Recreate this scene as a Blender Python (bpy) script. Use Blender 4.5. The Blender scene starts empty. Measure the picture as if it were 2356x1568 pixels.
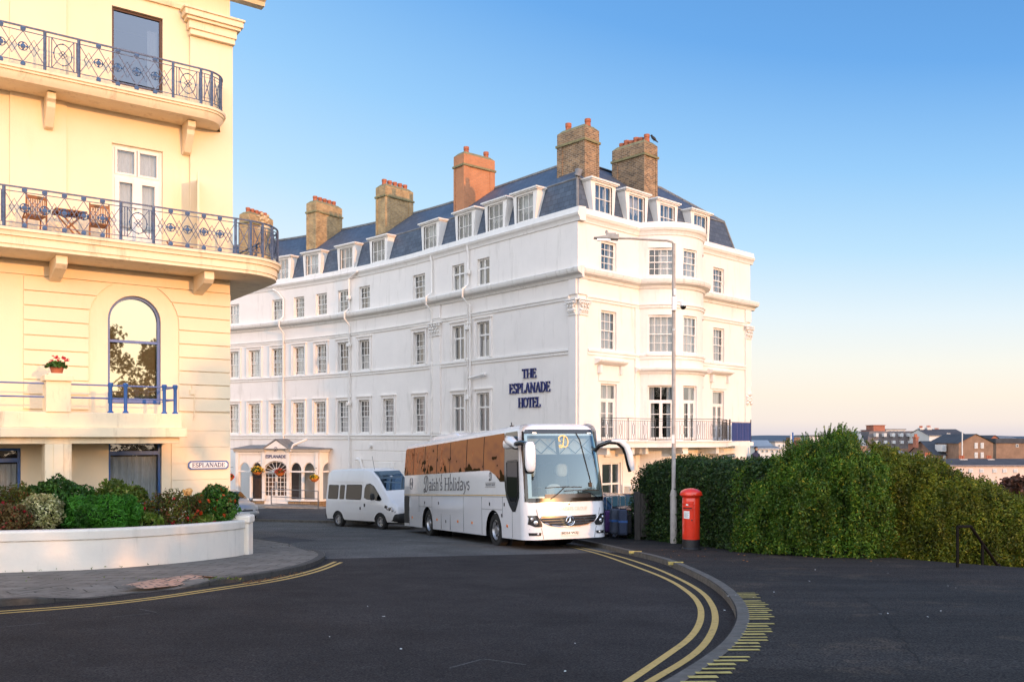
import bpy, bmesh, math, random
import numpy as np
from mathutils import Vector, Matrix
random.seed(7); RNG = np.random.default_rng(7)
PI = math.pi
sc = bpy.context.scene
COL = sc.collection
EYE = 4.2            # camera height; z = 0 is the street in front of the hotel
FPX, CX, HY = 2033.0, 1178.0, 1007.0     # lens measured on the photograph (2356 px wide)

# ---------------------------------------------------------------- materials
def mat(name, col, rough=.7, metal=0., var=.12, vs=2.5, bump=0., bs=40., col2=None, fac=.5, spec=.4, coat=0., dirt=None, stretch=(1, 1, 1)):
    m = bpy.data.materials.new(name); m.use_nodes = True
    nt = m.node_tree; N = nt.nodes; L = nt.links; b = N['Principled BSDF']
    b.inputs['Roughness'].default_value = rough; b.inputs['Metallic'].default_value = metal
    b.inputs['Specular IOR Level'].default_value = spec; b.inputs['Coat Weight'].default_value = coat
    b.inputs['Coat Roughness'].default_value = .06
    tc = N.new('ShaderNodeTexCoord'); mp = N.new('ShaderNodeMapping'); mp.inputs['Scale'].default_value = stretch
    L.new(tc.outputs['Object'], mp.inputs['Vector'])
    n = N.new('ShaderNodeTexNoise'); n.inputs['Scale'].default_value = vs; n.inputs['Detail'].default_value = 7; n.inputs['Roughness'].default_value = .65
    L.new(mp.outputs[0], n.inputs['Vector'])
    r = N.new('ShaderNodeValToRGB'); r.color_ramp.elements[0].position = .3; r.color_ramp.elements[1].position = .72
    c2 = col2 or tuple(min(1, c * (1 + var)) for c in col)
    r.color_ramp.elements[0].color = (*[c * (1 - var) for c in col], 1); r.color_ramp.elements[1].color = (*c2, 1)
    L.new(n.outputs['Fac'], r.inputs['Fac']); out = r.outputs['Color']
    if dirt:   # streaks and stains (colour, amount, scale)
        n2 = N.new('ShaderNodeTexNoise'); n2.inputs['Scale'].default_value = dirt[2]; n2.inputs['Detail'].default_value = 8; n2.inputs['Roughness'].default_value = .7
        m2 = N.new('ShaderNodeMapping'); m2.inputs['Scale'].default_value = (1, 1, .17); L.new(tc.outputs['Object'], m2.inputs[0]); L.new(m2.outputs[0], n2.inputs[0])
        r2 = N.new('ShaderNodeValToRGB'); r2.color_ramp.elements[0].position = .55; r2.color_ramp.elements[1].position = .75
        r2.color_ramp.elements[0].color = (0, 0, 0, 1); r2.color_ramp.elements[1].color = (dirt[1],) * 3 + (1,)
        mx = N.new('ShaderNodeMixRGB'); L.new(n2.outputs['Fac'], r2.inputs[0]); L.new(r2.outputs[0], mx.inputs[0]); L.new(out, mx.inputs[1]); mx.inputs[2].default_value = (*dirt[0], 1); out = mx.outputs[0]
    L.new(out, b.inputs['Base Color'])
    if bump:
        n3 = N.new('ShaderNodeTexNoise'); n3.inputs['Scale'].default_value = bs; n3.inputs['Detail'].default_value = 6; L.new(tc.outputs['Object'], n3.inputs['Vector'])
        bp = N.new('ShaderNodeBump'); bp.inputs['Strength'].default_value = bump; bp.inputs['Distance'].default_value = .02
        L.new(n3.outputs['Fac'], bp.inputs['Height']); L.new(bp.outputs[0], b.inputs['Normal'])
    return m

def brickmat(name, c1, c2, mortar, w=.23, h=.075, mort=.012, rough=.85, bump=.5, var=.35, spec=.3, bias=0., offset=.5, nscale=1.2):
    m = bpy.data.materials.new(name); m.use_nodes = True
    nt = m.node_tree; N = nt.nodes; L = nt.links; b = N['Principled BSDF']; b.inputs['Roughness'].default_value = rough; b.inputs['Specular IOR Level'].default_value = spec
    uv = N.new('ShaderNodeUVMap'); uv.uv_map = 'UVMap'
    br = N.new('ShaderNodeTexBrick'); br.inputs['Scale'].default_value = 1; br.inputs['Brick Width'].default_value = w; br.inputs['Row Height'].default_value = h
    br.inputs['Mortar Size'].default_value = mort; br.inputs['Mortar Smooth'].default_value = .3; br.inputs['Bias'].default_value = bias; br.offset = offset
    br.inputs['Color1'].default_value = (*c1, 1); br.inputs['Color2'].default_value = (*c2, 1); br.inputs['Mortar'].default_value = (*mortar, 1)
    L.new(uv.outputs[0], br.inputs['Vector'])
    n = N.new('ShaderNodeTexNoise'); n.inputs['Scale'].default_value = nscale; n.inputs['Detail'].default_value = 8; n.inputs['Roughness'].default_value = .75
    tc = N.new('ShaderNodeTexCoord'); L.new(tc.outputs['Object'], n.inputs[0])
    mr = N.new('ShaderNodeMapRange'); mr.inputs[1].default_value = .25; mr.inputs[2].default_value = .75; mr.inputs[3].default_value = 1 - var; mr.inputs[4].default_value = 1 + var; L.new(n.outputs['Fac'], mr.inputs[0])
    mx = N.new('ShaderNodeMixRGB'); mx.blend_type = 'MULTIPLY'; mx.inputs[0].default_value = 1; L.new(br.outputs['Color'], mx.inputs[1]); L.new(mr.outputs[0], mx.inputs[2])
    L.new(mx.outputs[0], b.inputs['Base Color'])
    bp = N.new('ShaderNodeBump'); bp.inputs['Strength'].default_value = bump; bp.inputs['Distance'].default_value = .01; bp.invert = True
    L.new(br.outputs['Fac'], bp.inputs['Height']); L.new(bp.outputs[0], b.inputs['Normal'])
    return m

def glassmat(name, tint=(.9, .95, .95), refl=(1, 1, 1), base=.08, edge=.9, rough=.015, wavy=0., ws=1.5, wd=.05):
    """a pane: see-through, with a mirror image that grows at grazing angles"""
    m = bpy.data.materials.new(name); m.use_nodes = True
    nt = m.node_tree; N = nt.nodes; L = nt.links; N.remove(N['Principled BSDF']); o = N['Material Output']
    t = N.new('ShaderNodeBsdfTransparent'); t.inputs[0].default_value = (*tint, 1)
    g = N.new('ShaderNodeBsdfGlossy'); g.inputs['Color'].default_value = (*refl, 1); g.inputs['Roughness'].default_value = rough
    lw = N.new('ShaderNodeLayerWeight'); lw.inputs[0].default_value = .35
    mr = N.new('ShaderNodeMapRange'); mr.inputs[3].default_value = base; mr.inputs[4].default_value = edge; L.new(lw.outputs['Facing'], mr.inputs[0])
    mx = N.new('ShaderNodeMixShader'); L.new(mr.outputs[0], mx.inputs[0]); L.new(t.outputs[0], mx.inputs[1]); L.new(g.outputs[0], mx.inputs[2]); L.new(mx.outputs[0], o.inputs['Surface'])
    if wavy:
        tc = N.new('ShaderNodeTexCoord'); n = N.new('ShaderNodeTexNoise'); n.inputs['Scale'].default_value = ws; n.inputs['Detail'].default_value = 2; L.new(tc.outputs['Object'], n.inputs[0])
        bp = N.new('ShaderNodeBump'); bp.inputs['Strength'].default_value = wavy; bp.inputs['Distance'].default_value = wd; L.new(n.outputs['Fac'], bp.inputs['Height']); L.new(bp.outputs[0], g.inputs['Normal'])
    return m

def leafmat(name, c1, c2, c3=None, p3=.0, trans=.35, rough=.55, clump=.8):
    """leaves: every leaf its own tint between c1 and c2, a share p3 of them c3; clumps of lighter and darker growth"""
    m = bpy.data.materials.new(name); m.use_nodes = True
    nt = m.node_tree; N = nt.nodes; L = nt.links; b = N['Principled BSDF']; o = N['Material Output']; b.inputs['Roughness'].default_value = rough; b.inputs['Specular IOR Level'].default_value = .35
    ge = N.new('ShaderNodeNewGeometry'); r = N.new('ShaderNodeValToRGB'); r.color_ramp.elements[0].color = (*c1, 1); r.color_ramp.elements[1].color = (*c2, 1); r.color_ramp.elements[1].position = max(.01, 1 - p3)
    if c3:
        e = r.color_ramp.elements.new(min(.999, 1 - p3 + .01)); e.color = (*c3, 1)
    L.new(ge.outputs['Random Per Island'], r.inputs[0])
    tc = N.new('ShaderNodeTexCoord'); n = N.new('ShaderNodeTexNoise'); n.inputs['Scale'].default_value = 2.2; n.inputs['Detail'].default_value = 5; mpp = N.new('ShaderNodeMapping'); mpp.inputs['Scale'].default_value = (1.3, 1.3, .55); L.new(tc.outputs['Object'], mpp.inputs[0]); L.new(mpp.outputs[0], n.inputs[0])
    mr = N.new('ShaderNodeMapRange'); mr.inputs[1].default_value = .34; mr.inputs[2].default_value = .66; mr.inputs[3].default_value = 1 - .6 * clump; mr.inputs[4].default_value = 1 + .7 * clump; L.new(n.outputs['Fac'], mr.inputs[0])
    mx = N.new('ShaderNodeMixRGB'); mx.blend_type = 'MULTIPLY'; mx.inputs[0].default_value = 1; L.new(r.outputs[0], mx.inputs[1]); L.new(mr.outputs[0], mx.inputs[2]); L.new(mx.outputs[0], b.inputs['Base Color'])
    t = N.new('ShaderNodeBsdfTranslucent'); L.new(mx.outputs[0], t.inputs[0])
    ms = N.new('ShaderNodeMixShader'); ms.inputs[0].default_value = trans; L.new(b.outputs[0], ms.inputs[1]); L.new(t.outputs[0], ms.inputs[2]); L.new(ms.outputs[0], o.inputs['Surface'])
    return m

# ---------------------------------------------------------------- mesh builder
class MB:
    def __init__(s): s.v = []; s.f = []; s.mi = []
    def add(s, vs, fs, mi=0):
        k = len(s.v); s.v += [tuple(p) for p in vs]; s.f += [tuple(i + k for i in f) for f in fs]; s.mi += [mi] * len(fs)
    def quad(s, a, b, c, d, mi=0): s.add([a, b, c, d], [(0, 1, 2, 3)], mi)
    def poly(s, pts, mi=0): s.add(pts, [tuple(range(len(pts)))], mi)
    def box(s, x0, x1, y0, y1, z0, z1, mi=0, fr=None, n=1):
        """box in coordinates (u, d, z) of frame fr; n pieces along u for curved frames"""
        fr = fr or (lambda u, d, z: (u, d, z)); vs = []
        for i in range(n + 1):
            u = x0 + (x1 - x0) * i / n
            vs += [fr(u, y0, z0), fr(u, y1, z0), fr(u, y1, z1), fr(u, y0, z1)]
        fs = []
        for i in range(n):
            a = 4 * i
            for j in range(4): fs.append((a + j, a + (j + 1) % 4, a + 4 + (j + 1) % 4, a + 4 + j))
        fs += [(0, 1, 2, 3), (4 * n, 4 * n + 1, 4 * n + 2, 4 * n + 3)]
        s.add(vs, fs, mi)
    def sweep(s, prof, fr, us, mi=0, caps=True):
        """profile [(d, z)...] swept along u values us of frame fr"""
        k = len(prof); vs = [fr(u, d, z) for u in us for d, z in prof]; fs = []
        for i in range(len(us) - 1):
            for j in range(k): fs.append((i * k + j, i * k + (j + 1) % k, (i + 1) * k + (j + 1) % k, (i + 1) * k + j))
        if caps: fs += [tuple(range(k)), tuple((len(us) - 1) * k + j for j in range(k))]
        s.add(vs, fs, mi)
    def tube(s, pts, r, n=8, mi=0, cap=True, closed=False):
        pts = [Vector(p) for p in pts]; rs = r if isinstance(r, (list, tuple)) else [r] * len(pts); vs = []; m = len(pts); up = None
        for i, p in enumerate(pts):
            a = pts[(i - 1) % m] if (closed or i > 0) else p; b = pts[(i + 1) % m] if (closed or i < m - 1) else p
            t = (b - a).normalized() if (b - a).length > 1e-9 else Vector((0, 0, 1))
            if up is None: up = Vector((0, 0, 1)) if abs(t.z) < .9 else Vector((1, 0, 0))
            x = t.cross(up)
            if x.length < 1e-6: x = t.orthogonal()
            x.normalize(); y = x.cross(t).normalized(); up = y
            for j in range(n):
                an = 2 * PI * (j + .5) / n; vs.append(p + (x * math.cos(an) + y * math.sin(an)) * rs[i])
        fs = []
        for i in range(m if closed else m - 1):
            for j in range(n): fs.append((i * n + j, i * n + (j + 1) % n, ((i + 1) % m) * n + (j + 1) % n, ((i + 1) % m) * n + j))
        if cap and not closed: fs += [tuple(range(n)), tuple((m - 1) * n + j for j in range(n))]
        s.add(vs, fs, mi)
    def bar(s, a, b, r=.01, mi=0, n=4): s.tube([a, b], r, n, mi)
    def lathe(s, prof, c, n=20, mi=0, axis=(0, 0, 1), a0=0., a1=2 * PI, caps=True):
        ax = Vector(axis).normalized(); x = ax.orthogonal().normalized(); y = ax.cross(x); c = Vector(c); full = abs(a1 - a0 - 2 * PI) < 1e-6
        m = n if full else n + 1; vs = [c + ax * h + (x * math.cos(a0 + (a1 - a0) * j / n) + y * math.sin(a0 + (a1 - a0) * j / n)) * r for r, h in prof for j in range(m)]; fs = []
        for i in range(len(prof) - 1):
            for j in range(n): fs.append((i * m + j, i * m + (j + 1) % m, (i + 1) * m + (j + 1) % m, (i + 1) * m + j))
        if full and caps:
            if prof[0][0] > 1e-4: fs.append(tuple(range(m)))
            if prof[-1][0] > 1e-4: fs.append(tuple((len(prof) - 1) * m + j for j in range(m)))
        s.add(vs, fs, mi)
    def prism(s, pts, d0, d1, fr, mi=0):
        """outline [(u, z)...] given thickness d0..d1 in frame fr"""
        n = len(pts); vs = [fr(u, d0, z) for u, z in pts] + [fr(u, d1, z) for u, z in pts]
        s.add(vs, [tuple(range(n)), tuple(range(n, 2 * n))] + [(i, (i + 1) % n, n + (i + 1) % n, n + i) for i in range(n)], mi)
    def ball(s, c, r, n=8, m=6, mi=0):
        rx, ry, rz = r if isinstance(r, (tuple, list)) else (r, r, r); vs = [(c[0], c[1], c[2] - rz)]
        for i in range(1, m):
            a = -PI / 2 + PI * i / m
            for j in range(n): vs.append((c[0] + rx * math.cos(a) * math.cos(2 * PI * j / n), c[1] + ry * math.cos(a) * math.sin(2 * PI * j / n), c[2] + rz * math.sin(a)))
        vs.append((c[0], c[1], c[2] + rz)); fs = [(0, 1 + (j + 1) % n, 1 + j) for j in range(n)]
        for i in range(m - 2):
            for j in range(n): fs.append((1 + i * n + j, 1 + i * n + (j + 1) % n, 1 + (i + 1) * n + (j + 1) % n, 1 + (i + 1) * n + j))
        k = 1 + (m - 2) * n; fs += [(k + j, k + (j + 1) % n, len(vs) - 1) for j in range(n)]
        s.add(vs, fs, mi)
    def build(s, name, mats, parent=None, org=(0, 0, 0), smooth=None, bevel=0., uv=True, fix=True):
        mats = mats if isinstance(mats, (list, tuple)) else [mats]
        me = bpy.data.meshes.new(name); o3 = Vector(org)
        me.from_pydata([Vector(p) - o3 for p in s.v], [], s.f)
        me.polygons.foreach_set('material_index', s.mi)
        for m in mats: me.materials.append(m)
        if fix:
            bm = bmesh.new(); bm.from_mesh(me)
            if bevel or smooth: bmesh.ops.remove_doubles(bm, verts=bm.verts, dist=.0002)
            bmesh.ops.recalc_face_normals(bm, faces=bm.faces); bm.to_mesh(me); bm.free()
        if uv: boxuv(me)
        if smooth: me.shade_smooth(); me.set_sharp_from_angle(angle=math.radians(smooth))
        o = bpy.data.objects.new(name, me); COL.objects.link(o)
        if bevel:
            b = o.modifiers.new('Bevel', 'BEVEL'); b.width = bevel; b.segments = 2; b.limit_method = 'ANGLE'; b.angle_limit = .6
        if parent: o.parent = parent
        return o

def boxuv(me):
    me.update(); n = len(me.polygons)
    if not n: return
    uvl = me.uv_layers.new(name='UVMap'); nl = len(me.loops)
    nor = np.empty(n * 3); me.polygons.foreach_get('normal', nor); nor = nor.reshape(-1, 3)
    tot = np.empty(n, dtype=int); me.polygons.foreach_get('loop_total', tot)
    nor = np.repeat(nor, tot, axis=0); vi = np.empty(nl, dtype=int); me.loops.foreach_get('vertex_index', vi)
    co = np.empty(len(me.vertices) * 3); me.vertices.foreach_get('co', co); p = co.reshape(-1, 3)[vi]
    h = np.stack([-nor[:, 1], nor[:, 0], np.zeros(nl)], 1); ln = np.linalg.norm(h, axis=1); flat = ln < .05
    h[flat] = (1, 0, 0); ln[flat] = 1; h /= ln[:, None]; v = np.cross(nor, h)
    uvl.data.foreach_set('uv', np.stack([(p * h).sum(1), (p * v).sum(1)], 1).ravel())

def tag(o, label=None, cat=None, group=None, kind=None):
    if label: o['label'] = label
    if cat: o['category'] = cat
    if group: o['group'] = group
    if kind: o['kind'] = kind
    return o
def thing(name, label, cat, loc=(0, 0, 0), rz=0., group=None):
    o = bpy.data.objects.new(name, None); COL.objects.link(o); o.location = loc; o.rotation_euler = (0, 0, rz); o.empty_display_size = .3
    return tag(o, label, cat, group)
def copytree(o, parent=None):
    c = o.copy(); COL.objects.link(c)
    if parent: c.parent = parent
    for ch in list(o.children): copytree(ch, c)
    return c

# ---------------------------------------------------------------- the lie of the land
def hdrop(Y):
    a = 1.6 + .063 * Y; a = max(a, 1.15); k = .15
    return -k * math.log(math.exp(-min(a, 30) / k) + math.exp(-4.2 / k)) if a < 8 else 4.2
def gz(Y): return EYE - hdrop(Y)
def px_ground(xd, yd, lift=0.):
    """ground point seen at photograph pixel (xd, yd); lift = height of a pavement above the road"""
    lo, hi = 2.0, 400.0; f = lambda Y: (yd - HY) / FPX * Y - (hdrop(Y) - lift)
    for _ in range(60):
        m = (lo + hi) / 2
        if f(m) < 0: lo = m
        else: hi = m
    return Vector(((xd - CX) / FPX * lo, lo, gz(lo) + lift))
def at(xd, yd, Y): return Vector(((xd - CX) / FPX * Y, Y, EYE + (HY - yd) / FPX * Y))
def frame(O, t, n, z0=0.):
    O = Vector((O[0], O[1], 0)); t = Vector((t[0], t[1], 0)); n = Vector((n[0], n[1], 0))
    return lambda u, d, z: O + t * u + n * d + Vector((0, 0, z + z0))

# ---------------------------------------------------------------- lettering: a drawn serif alphabet
def arc(cx, cy, rx, ry, a0, a1, n=10): return [(cx + rx * math.cos(math.radians(a0 + (a1 - a0) * i / n)), cy + ry * math.sin(math.radians(a0 + (a1 - a0) * i / n))) for i in range(n + 1)]
TK, TN = .15, .07
def glyph(ch):
    """-> advance, [(points, width)]"""
    k, n = TK, TN; sf = lambda x, y, w=.17: ([(x - w, y), (x + w, y)], n * .8)
    G = {
     'T': (.72, [([(.36, 0), (.36, 1)], k), ([(.02, .97), (.70, .97)], n), ([(.04, .98), (.04, .78)], n), ([(.68, .98), (.68, .78)], n), sf(.36, .03)]),
     'H': (.88, [([(.16, 0), (.16, 1)], k), ([(.72, 0), (.72, 1)], k), ([(.16, .5), (.72, .5)], n), sf(.16, .03), sf(.72, .03), sf(.16, .97), sf(.72, .97)]),
     'E': (.72, [([(.16, 0), (.16, 1)], k), ([(.0, .97), (.62, .97)], n), ([(.0, .03), (.66, .03)], n), ([(.16, .52), (.5, .52)], n), ([(.61, .98), (.61, .76)], n), ([(.65, .02), (.65, .26)], n), ([(.49, .64), (.49, .4)], n)]),
     'S': (.62, [(arc(.31, .73, .21, .25, 40, 270) + arc(.31, .25, .22, .23, 90, -140), k * .85), ([(.49, .98), (.49, .74)], n), ([(.1, .02), (.1, .28)], n)]),
     'P': (.68, [([(.16, 0), (.16, 1)], k), ([(.0, .97), (.34, .97)] + arc(.34, .72, .22, .25, 90, -90) + [(.16, .47)], k * .75), sf(.16, .03)]),
     'L': (.68, [([(.16, 0), (.16, 1)], k), ([(.0, .03), (.62, .03)], n), ([(.61, .02), (.61, .28)], n), sf(.16, .97)]),
     'A': (.82, [([(.1, 0), (.4, 1)], n), ([(.4, 1), (.7, 0)], k), ([(.2, .34), (.62, .34)], n), sf(.1, .03, .12), sf(.7, .03, .14)]),
     'N': (.88, [([(.14, 0), (.14, 1)], n), ([(.14, 1), (.74, 0)], k), ([(.74, 0), (.74, 1)], n), sf(.14, .03, .13), sf(.1, .97, .12), sf(.74, .97, .13)]),
     'D': (.82, [([(.16, 0), (.16, 1)], k), ([(.0, .97), (.34, .97)] + arc(.34, .5, .36, .47, 90, -90, 14) + [(.0, .03)], k * .75), ]),
     'O': (.86, [(arc(.43, .5, .34, .46, 0, 360, 20), k * .85)]),
     'U': (.8, [([(.14, 1), (.14, .35)] + arc(.4, .3, .26, .28, 180, 360) + [(.66, 1)], k * .8), sf(.14, .97), sf(.66, .97, .12)]),
     'G': (.84, [(arc(.43, .5, .34, .46, 45, 330, 16) + [(.72, .42)], k * .8), ([(.5, .42), (.84, .42)], n)]),
     'R': (.78, [([(.16, 0), (.16, 1)], k), ([(.0, .97), (.34, .97)] + arc(.34, .73, .2, .24, 90, -90) + [(.16, .49)], k * .75), ([(.34, .49), (.7, .03)], k), sf(.16, .03)]),
     'I': (.36, [([(.18, 0), (.18, 1)], k), sf(.18, .03), sf(.18, .97)]),
     "'": (.22, [([(.11, 1.0), (.09, .72)], k * .8)]),
     'a': (.56, [(arc(.26, .5, .18, .16, 150, 0) + [(.44, .06), (.52, .03)], k * .75), (arc(.24, .17, .17, .16, 60, 330), k * .7)]),
     'i': (.3, [([(.15, 0), (.15, .64)], k * .8), ([(.15, .82), (.15, .94)], k), sf(.15, .02, .13)]),
     's': (.46, [(arc(.23, .49, .14, .14, 30, 270, 8) + arc(.23, .19, .15, .16, 90, -150, 8), k * .7)]),
     'h': (.58, [([(.13, 0), (.13, 1)], k * .8), (arc(.29, .46, .16, .17, 180, 0) + [(.45, 0)], k * .75), sf(.13, .02, .11), sf(.45, .02, .11)]),
     'o': (.56, [(arc(.28, .32, .2, .3, 0, 360, 16), k * .75)]),
     'l': (.28, [([(.14, 0), (.14, 1)], k * .8), sf(.14, .02, .12)]),
     'd': (.6, [([(.45, 0), (.45, 1)], k * .8), (arc(.27, .32, .19, .3, 30, 330, 14), k * .7), sf(.48, .02, .08)]),
     'y': (.54, [([(.06, .64), (.28, .02)], k * .8), ([(.5, .64), (.26, -.1), (.14, -.28), (.03, -.26)], k * .55)]),
     ' ': (.34, []),
    }
    return G.get(ch, (.5, []))
def ribbon(mb, pts, w, fr, sx, sy, ox, oz, d0, d1, mi=0):
    P = [Vector((ox + x * sx, oz + y * sy, 0)) for x, y in pts]; h = w * sy / 2; Lf = []; Rt = []
    for i, p in enumerate(P):
        t = (P[min(i + 1, len(P) - 1)] - P[max(i - 1, 0)]).normalized(); nn = Vector((-t.y, t.x, 0)); Lf.append(p + nn * h); Rt.append(p - nn * h)
    n = len(P); vs = []
    for l, r in zip(Lf, Rt): vs += [fr(l.x, d0, l.y), fr(r.x, d0, r.y), fr(r.x, d1, r.y), fr(l.x, d1, l.y)]
    fs = [(4 * i + j, 4 * i + (j + 1) % 4, 4 * i + 4 + (j + 1) % 4, 4 * i + 4 + j) for i in range(n - 1) for j in range(4)] + [(0, 1, 2, 3), (4 * n - 4, 4 * n - 3, 4 * n - 2, 4 * n - 1)]
    mb.add(vs, fs, mi)
def serif(mb, text, fr, uc, z, h, width=None, d0=0., d1=.03, mi=0, wt=1.):
    """text centred at u = uc, baseline z, capital height h, squeezed to width; u must run to the reader's right"""
    tot = sum(glyph(c)[0] for c in text); sx = (width / tot) if width else h; x = uc - tot * sx / 2
    for q, c in enumerate(text):
        adv, st = glyph(c)
        for j, (pts, w) in enumerate(st): ribbon(mb, pts, w * wt, fr, sx, h, x, z, d0, d1 + .0006 * j, mi)
        x += adv * sx
def sans(text, fr, uc, z, h, width, d, name, m, parent, org=(0, 0, 0), thick=.004):
    cu = bpy.data.curves.new(name, 'FONT'); cu.body = text; cu.align_x = 'CENTER'; cu.size = 1; cu.extrude = .001; cu.offset = .018
    t = bpy.data.objects.new(name, cu); me = bpy.data.meshes.new_from_object(t); bpy.data.objects.remove(t); bpy.data.curves.remove(cu)
    xs = [v.co.x for v in me.vertices]; ys = [v.co.y for v in me.vertices]; w = max(xs) - min(xs); hh = max(ys) - min(ys); cx = (max(xs) + min(xs)) / 2; o3 = Vector(org); y0 = min(ys)
    for v in me.vertices:
        q = v.co.copy(); v.co = Vector(fr(uc + (q.x - cx) * width / w, d + (thick if q.z > 0 else 0), z + (q.y - y0) * h / hh)) - o3
    me.materials.clear(); me.materials.append(m); me.name = name
    o = bpy.data.objects.new(name, me); COL.objects.link(o); o.parent = parent
    return o
# ================================================================ camera, sun, sky
SUN_AZ, SUN_EL = math.radians(137.9), math.radians(7.0)
SKY_STRENGTH, SUN_STRENGTH, EXPOSURE = .15, 2.2, 0.37
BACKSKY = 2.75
cam = bpy.data.cameras.new('camera'); camo = bpy.data.objects.new('camera', cam); COL.objects.link(camo); sc.camera = camo
camo.location = (0, 0, EYE); camo.rotation_euler = (PI / 2, 0, 0); cam.sensor_width = 36; cam.lens = 36 * FPX / 2356; cam.shift_y = 223 / 2356
cam.clip_start = .1; cam.clip_end = 20000
w = bpy.data.worlds.new('World'); sc.world = w; w.use_nodes = True; wn = w.node_tree.nodes; wl = w.node_tree.links
sky = wn.new('ShaderNodeTexSky'); sky.sky_type = 'NISHITA'; sky.sun_disc = False; sky.sun_elevation = SUN_EL; sky.sun_rotation = SUN_AZ
sky.altitude = 60; sky.air_density = 1.0; sky.dust_density = 1.2; sky.ozone_density = 3.0
bgn = wn['Background']; bgn.inputs['Strength'].default_value = SKY_STRENGTH
def node(t, **k):
    n = wn.new(t)
    for a, b in k.items(): setattr(n, a, b)
    return n
def ramp(stops):
    r = wn.new('ShaderNodeValToRGB'); e = r.color_ramp.elements
    while len(e) < len(stops): e.new(.5)
    for q, (p, c) in zip(e, stops): q.position = p
    for q, (p, c) in zip(e, stops): q.color = (*c, 1)
    return r
# morning sky: clear blue opposite the sun, paling to peach at the horizon; half behind the camera brightened to lift the shade
tcw = node('ShaderNodeTexCoord'); sx = node('ShaderNodeSeparateXYZ'); wl.new(tcw.outputs['Generated'], sx.inputs[0])
def mth(op, a, b=None):
    n = node('ShaderNodeMath', operation=op)
    for i, v in enumerate((a, b)):
        if v is None: continue
        if isinstance(v, (int, float)): n.inputs[i].default_value = v
        else: wl.new(v, n.inputs[i])
    return n.outputs[0]
zx = mth('MULTIPLY', sx.outputs['Z'], mth('ADD', mth('MULTIPLY', sx.outputs['X'], .62), 1.0))
front = ramp([(0, (.76, .70, .76)), (.022, (.95, .83, .76)), (.055, (1.0, .89, .76)), (.095, (.96, .93, .84)), (.155, (.80, .90, .95)), (.235, (.52, .77, .97)), (.33, (.32, .61, .95)), (.45, (.15, .405, .83)), (.58, (.10, .30, .68)), (1, (.04, .18, .55))])
wl.new(zx, front.inputs[0])
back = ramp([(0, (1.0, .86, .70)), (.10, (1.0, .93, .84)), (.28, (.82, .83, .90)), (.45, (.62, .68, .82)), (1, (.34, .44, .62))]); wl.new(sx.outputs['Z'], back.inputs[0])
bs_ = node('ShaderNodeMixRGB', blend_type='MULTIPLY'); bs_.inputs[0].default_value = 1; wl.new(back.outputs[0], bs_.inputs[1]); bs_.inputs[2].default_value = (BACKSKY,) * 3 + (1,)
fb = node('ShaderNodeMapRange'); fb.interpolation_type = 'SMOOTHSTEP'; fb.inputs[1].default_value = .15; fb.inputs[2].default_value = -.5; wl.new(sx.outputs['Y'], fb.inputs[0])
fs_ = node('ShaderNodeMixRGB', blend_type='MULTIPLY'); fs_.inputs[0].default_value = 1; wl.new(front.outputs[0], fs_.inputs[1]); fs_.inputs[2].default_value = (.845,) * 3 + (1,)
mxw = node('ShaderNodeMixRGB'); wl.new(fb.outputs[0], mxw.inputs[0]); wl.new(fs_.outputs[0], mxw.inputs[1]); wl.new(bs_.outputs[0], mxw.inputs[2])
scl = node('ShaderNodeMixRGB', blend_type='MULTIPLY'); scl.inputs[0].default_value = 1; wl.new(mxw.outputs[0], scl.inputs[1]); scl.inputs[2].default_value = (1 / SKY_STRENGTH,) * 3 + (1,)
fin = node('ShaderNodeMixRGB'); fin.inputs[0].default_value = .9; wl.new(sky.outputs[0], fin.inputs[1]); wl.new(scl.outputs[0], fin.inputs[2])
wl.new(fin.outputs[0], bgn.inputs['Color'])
sl = bpy.data.lights.new('sun', 'SUN'); sl.energy = SUN_STRENGTH; sl.angle = math.radians(.55); sl.color = (1, .46, .15)
so = bpy.data.objects.new('sun', sl); COL.objects.link(so)
SUND = Vector((math.sin(SUN_AZ) * math.cos(SUN_EL), math.cos(SUN_AZ) * math.cos(SUN_EL), math.sin(SUN_EL)))
so.rotation_euler = SUND.to_track_quat('Z', 'Y').to_euler(); so.location = (40, -40, 30)
sc.view_settings.view_transform = 'Standard'; sc.view_settings.look = 'None'; sc.view_settings.gamma = 1; sc.view_settings.exposure = EXPOSURE
sc.view_settings.use_curve_mapping = False
sc.cycles.max_bounces = 8; sc.cycles.transparent_max_bounces = 16; sc.cycles.caustics_reflective = False; sc.cycles.caustics_refractive = False
sc.cycles.use_denoising = True; sc.cycles.sample_clamp_indirect = 6

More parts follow.
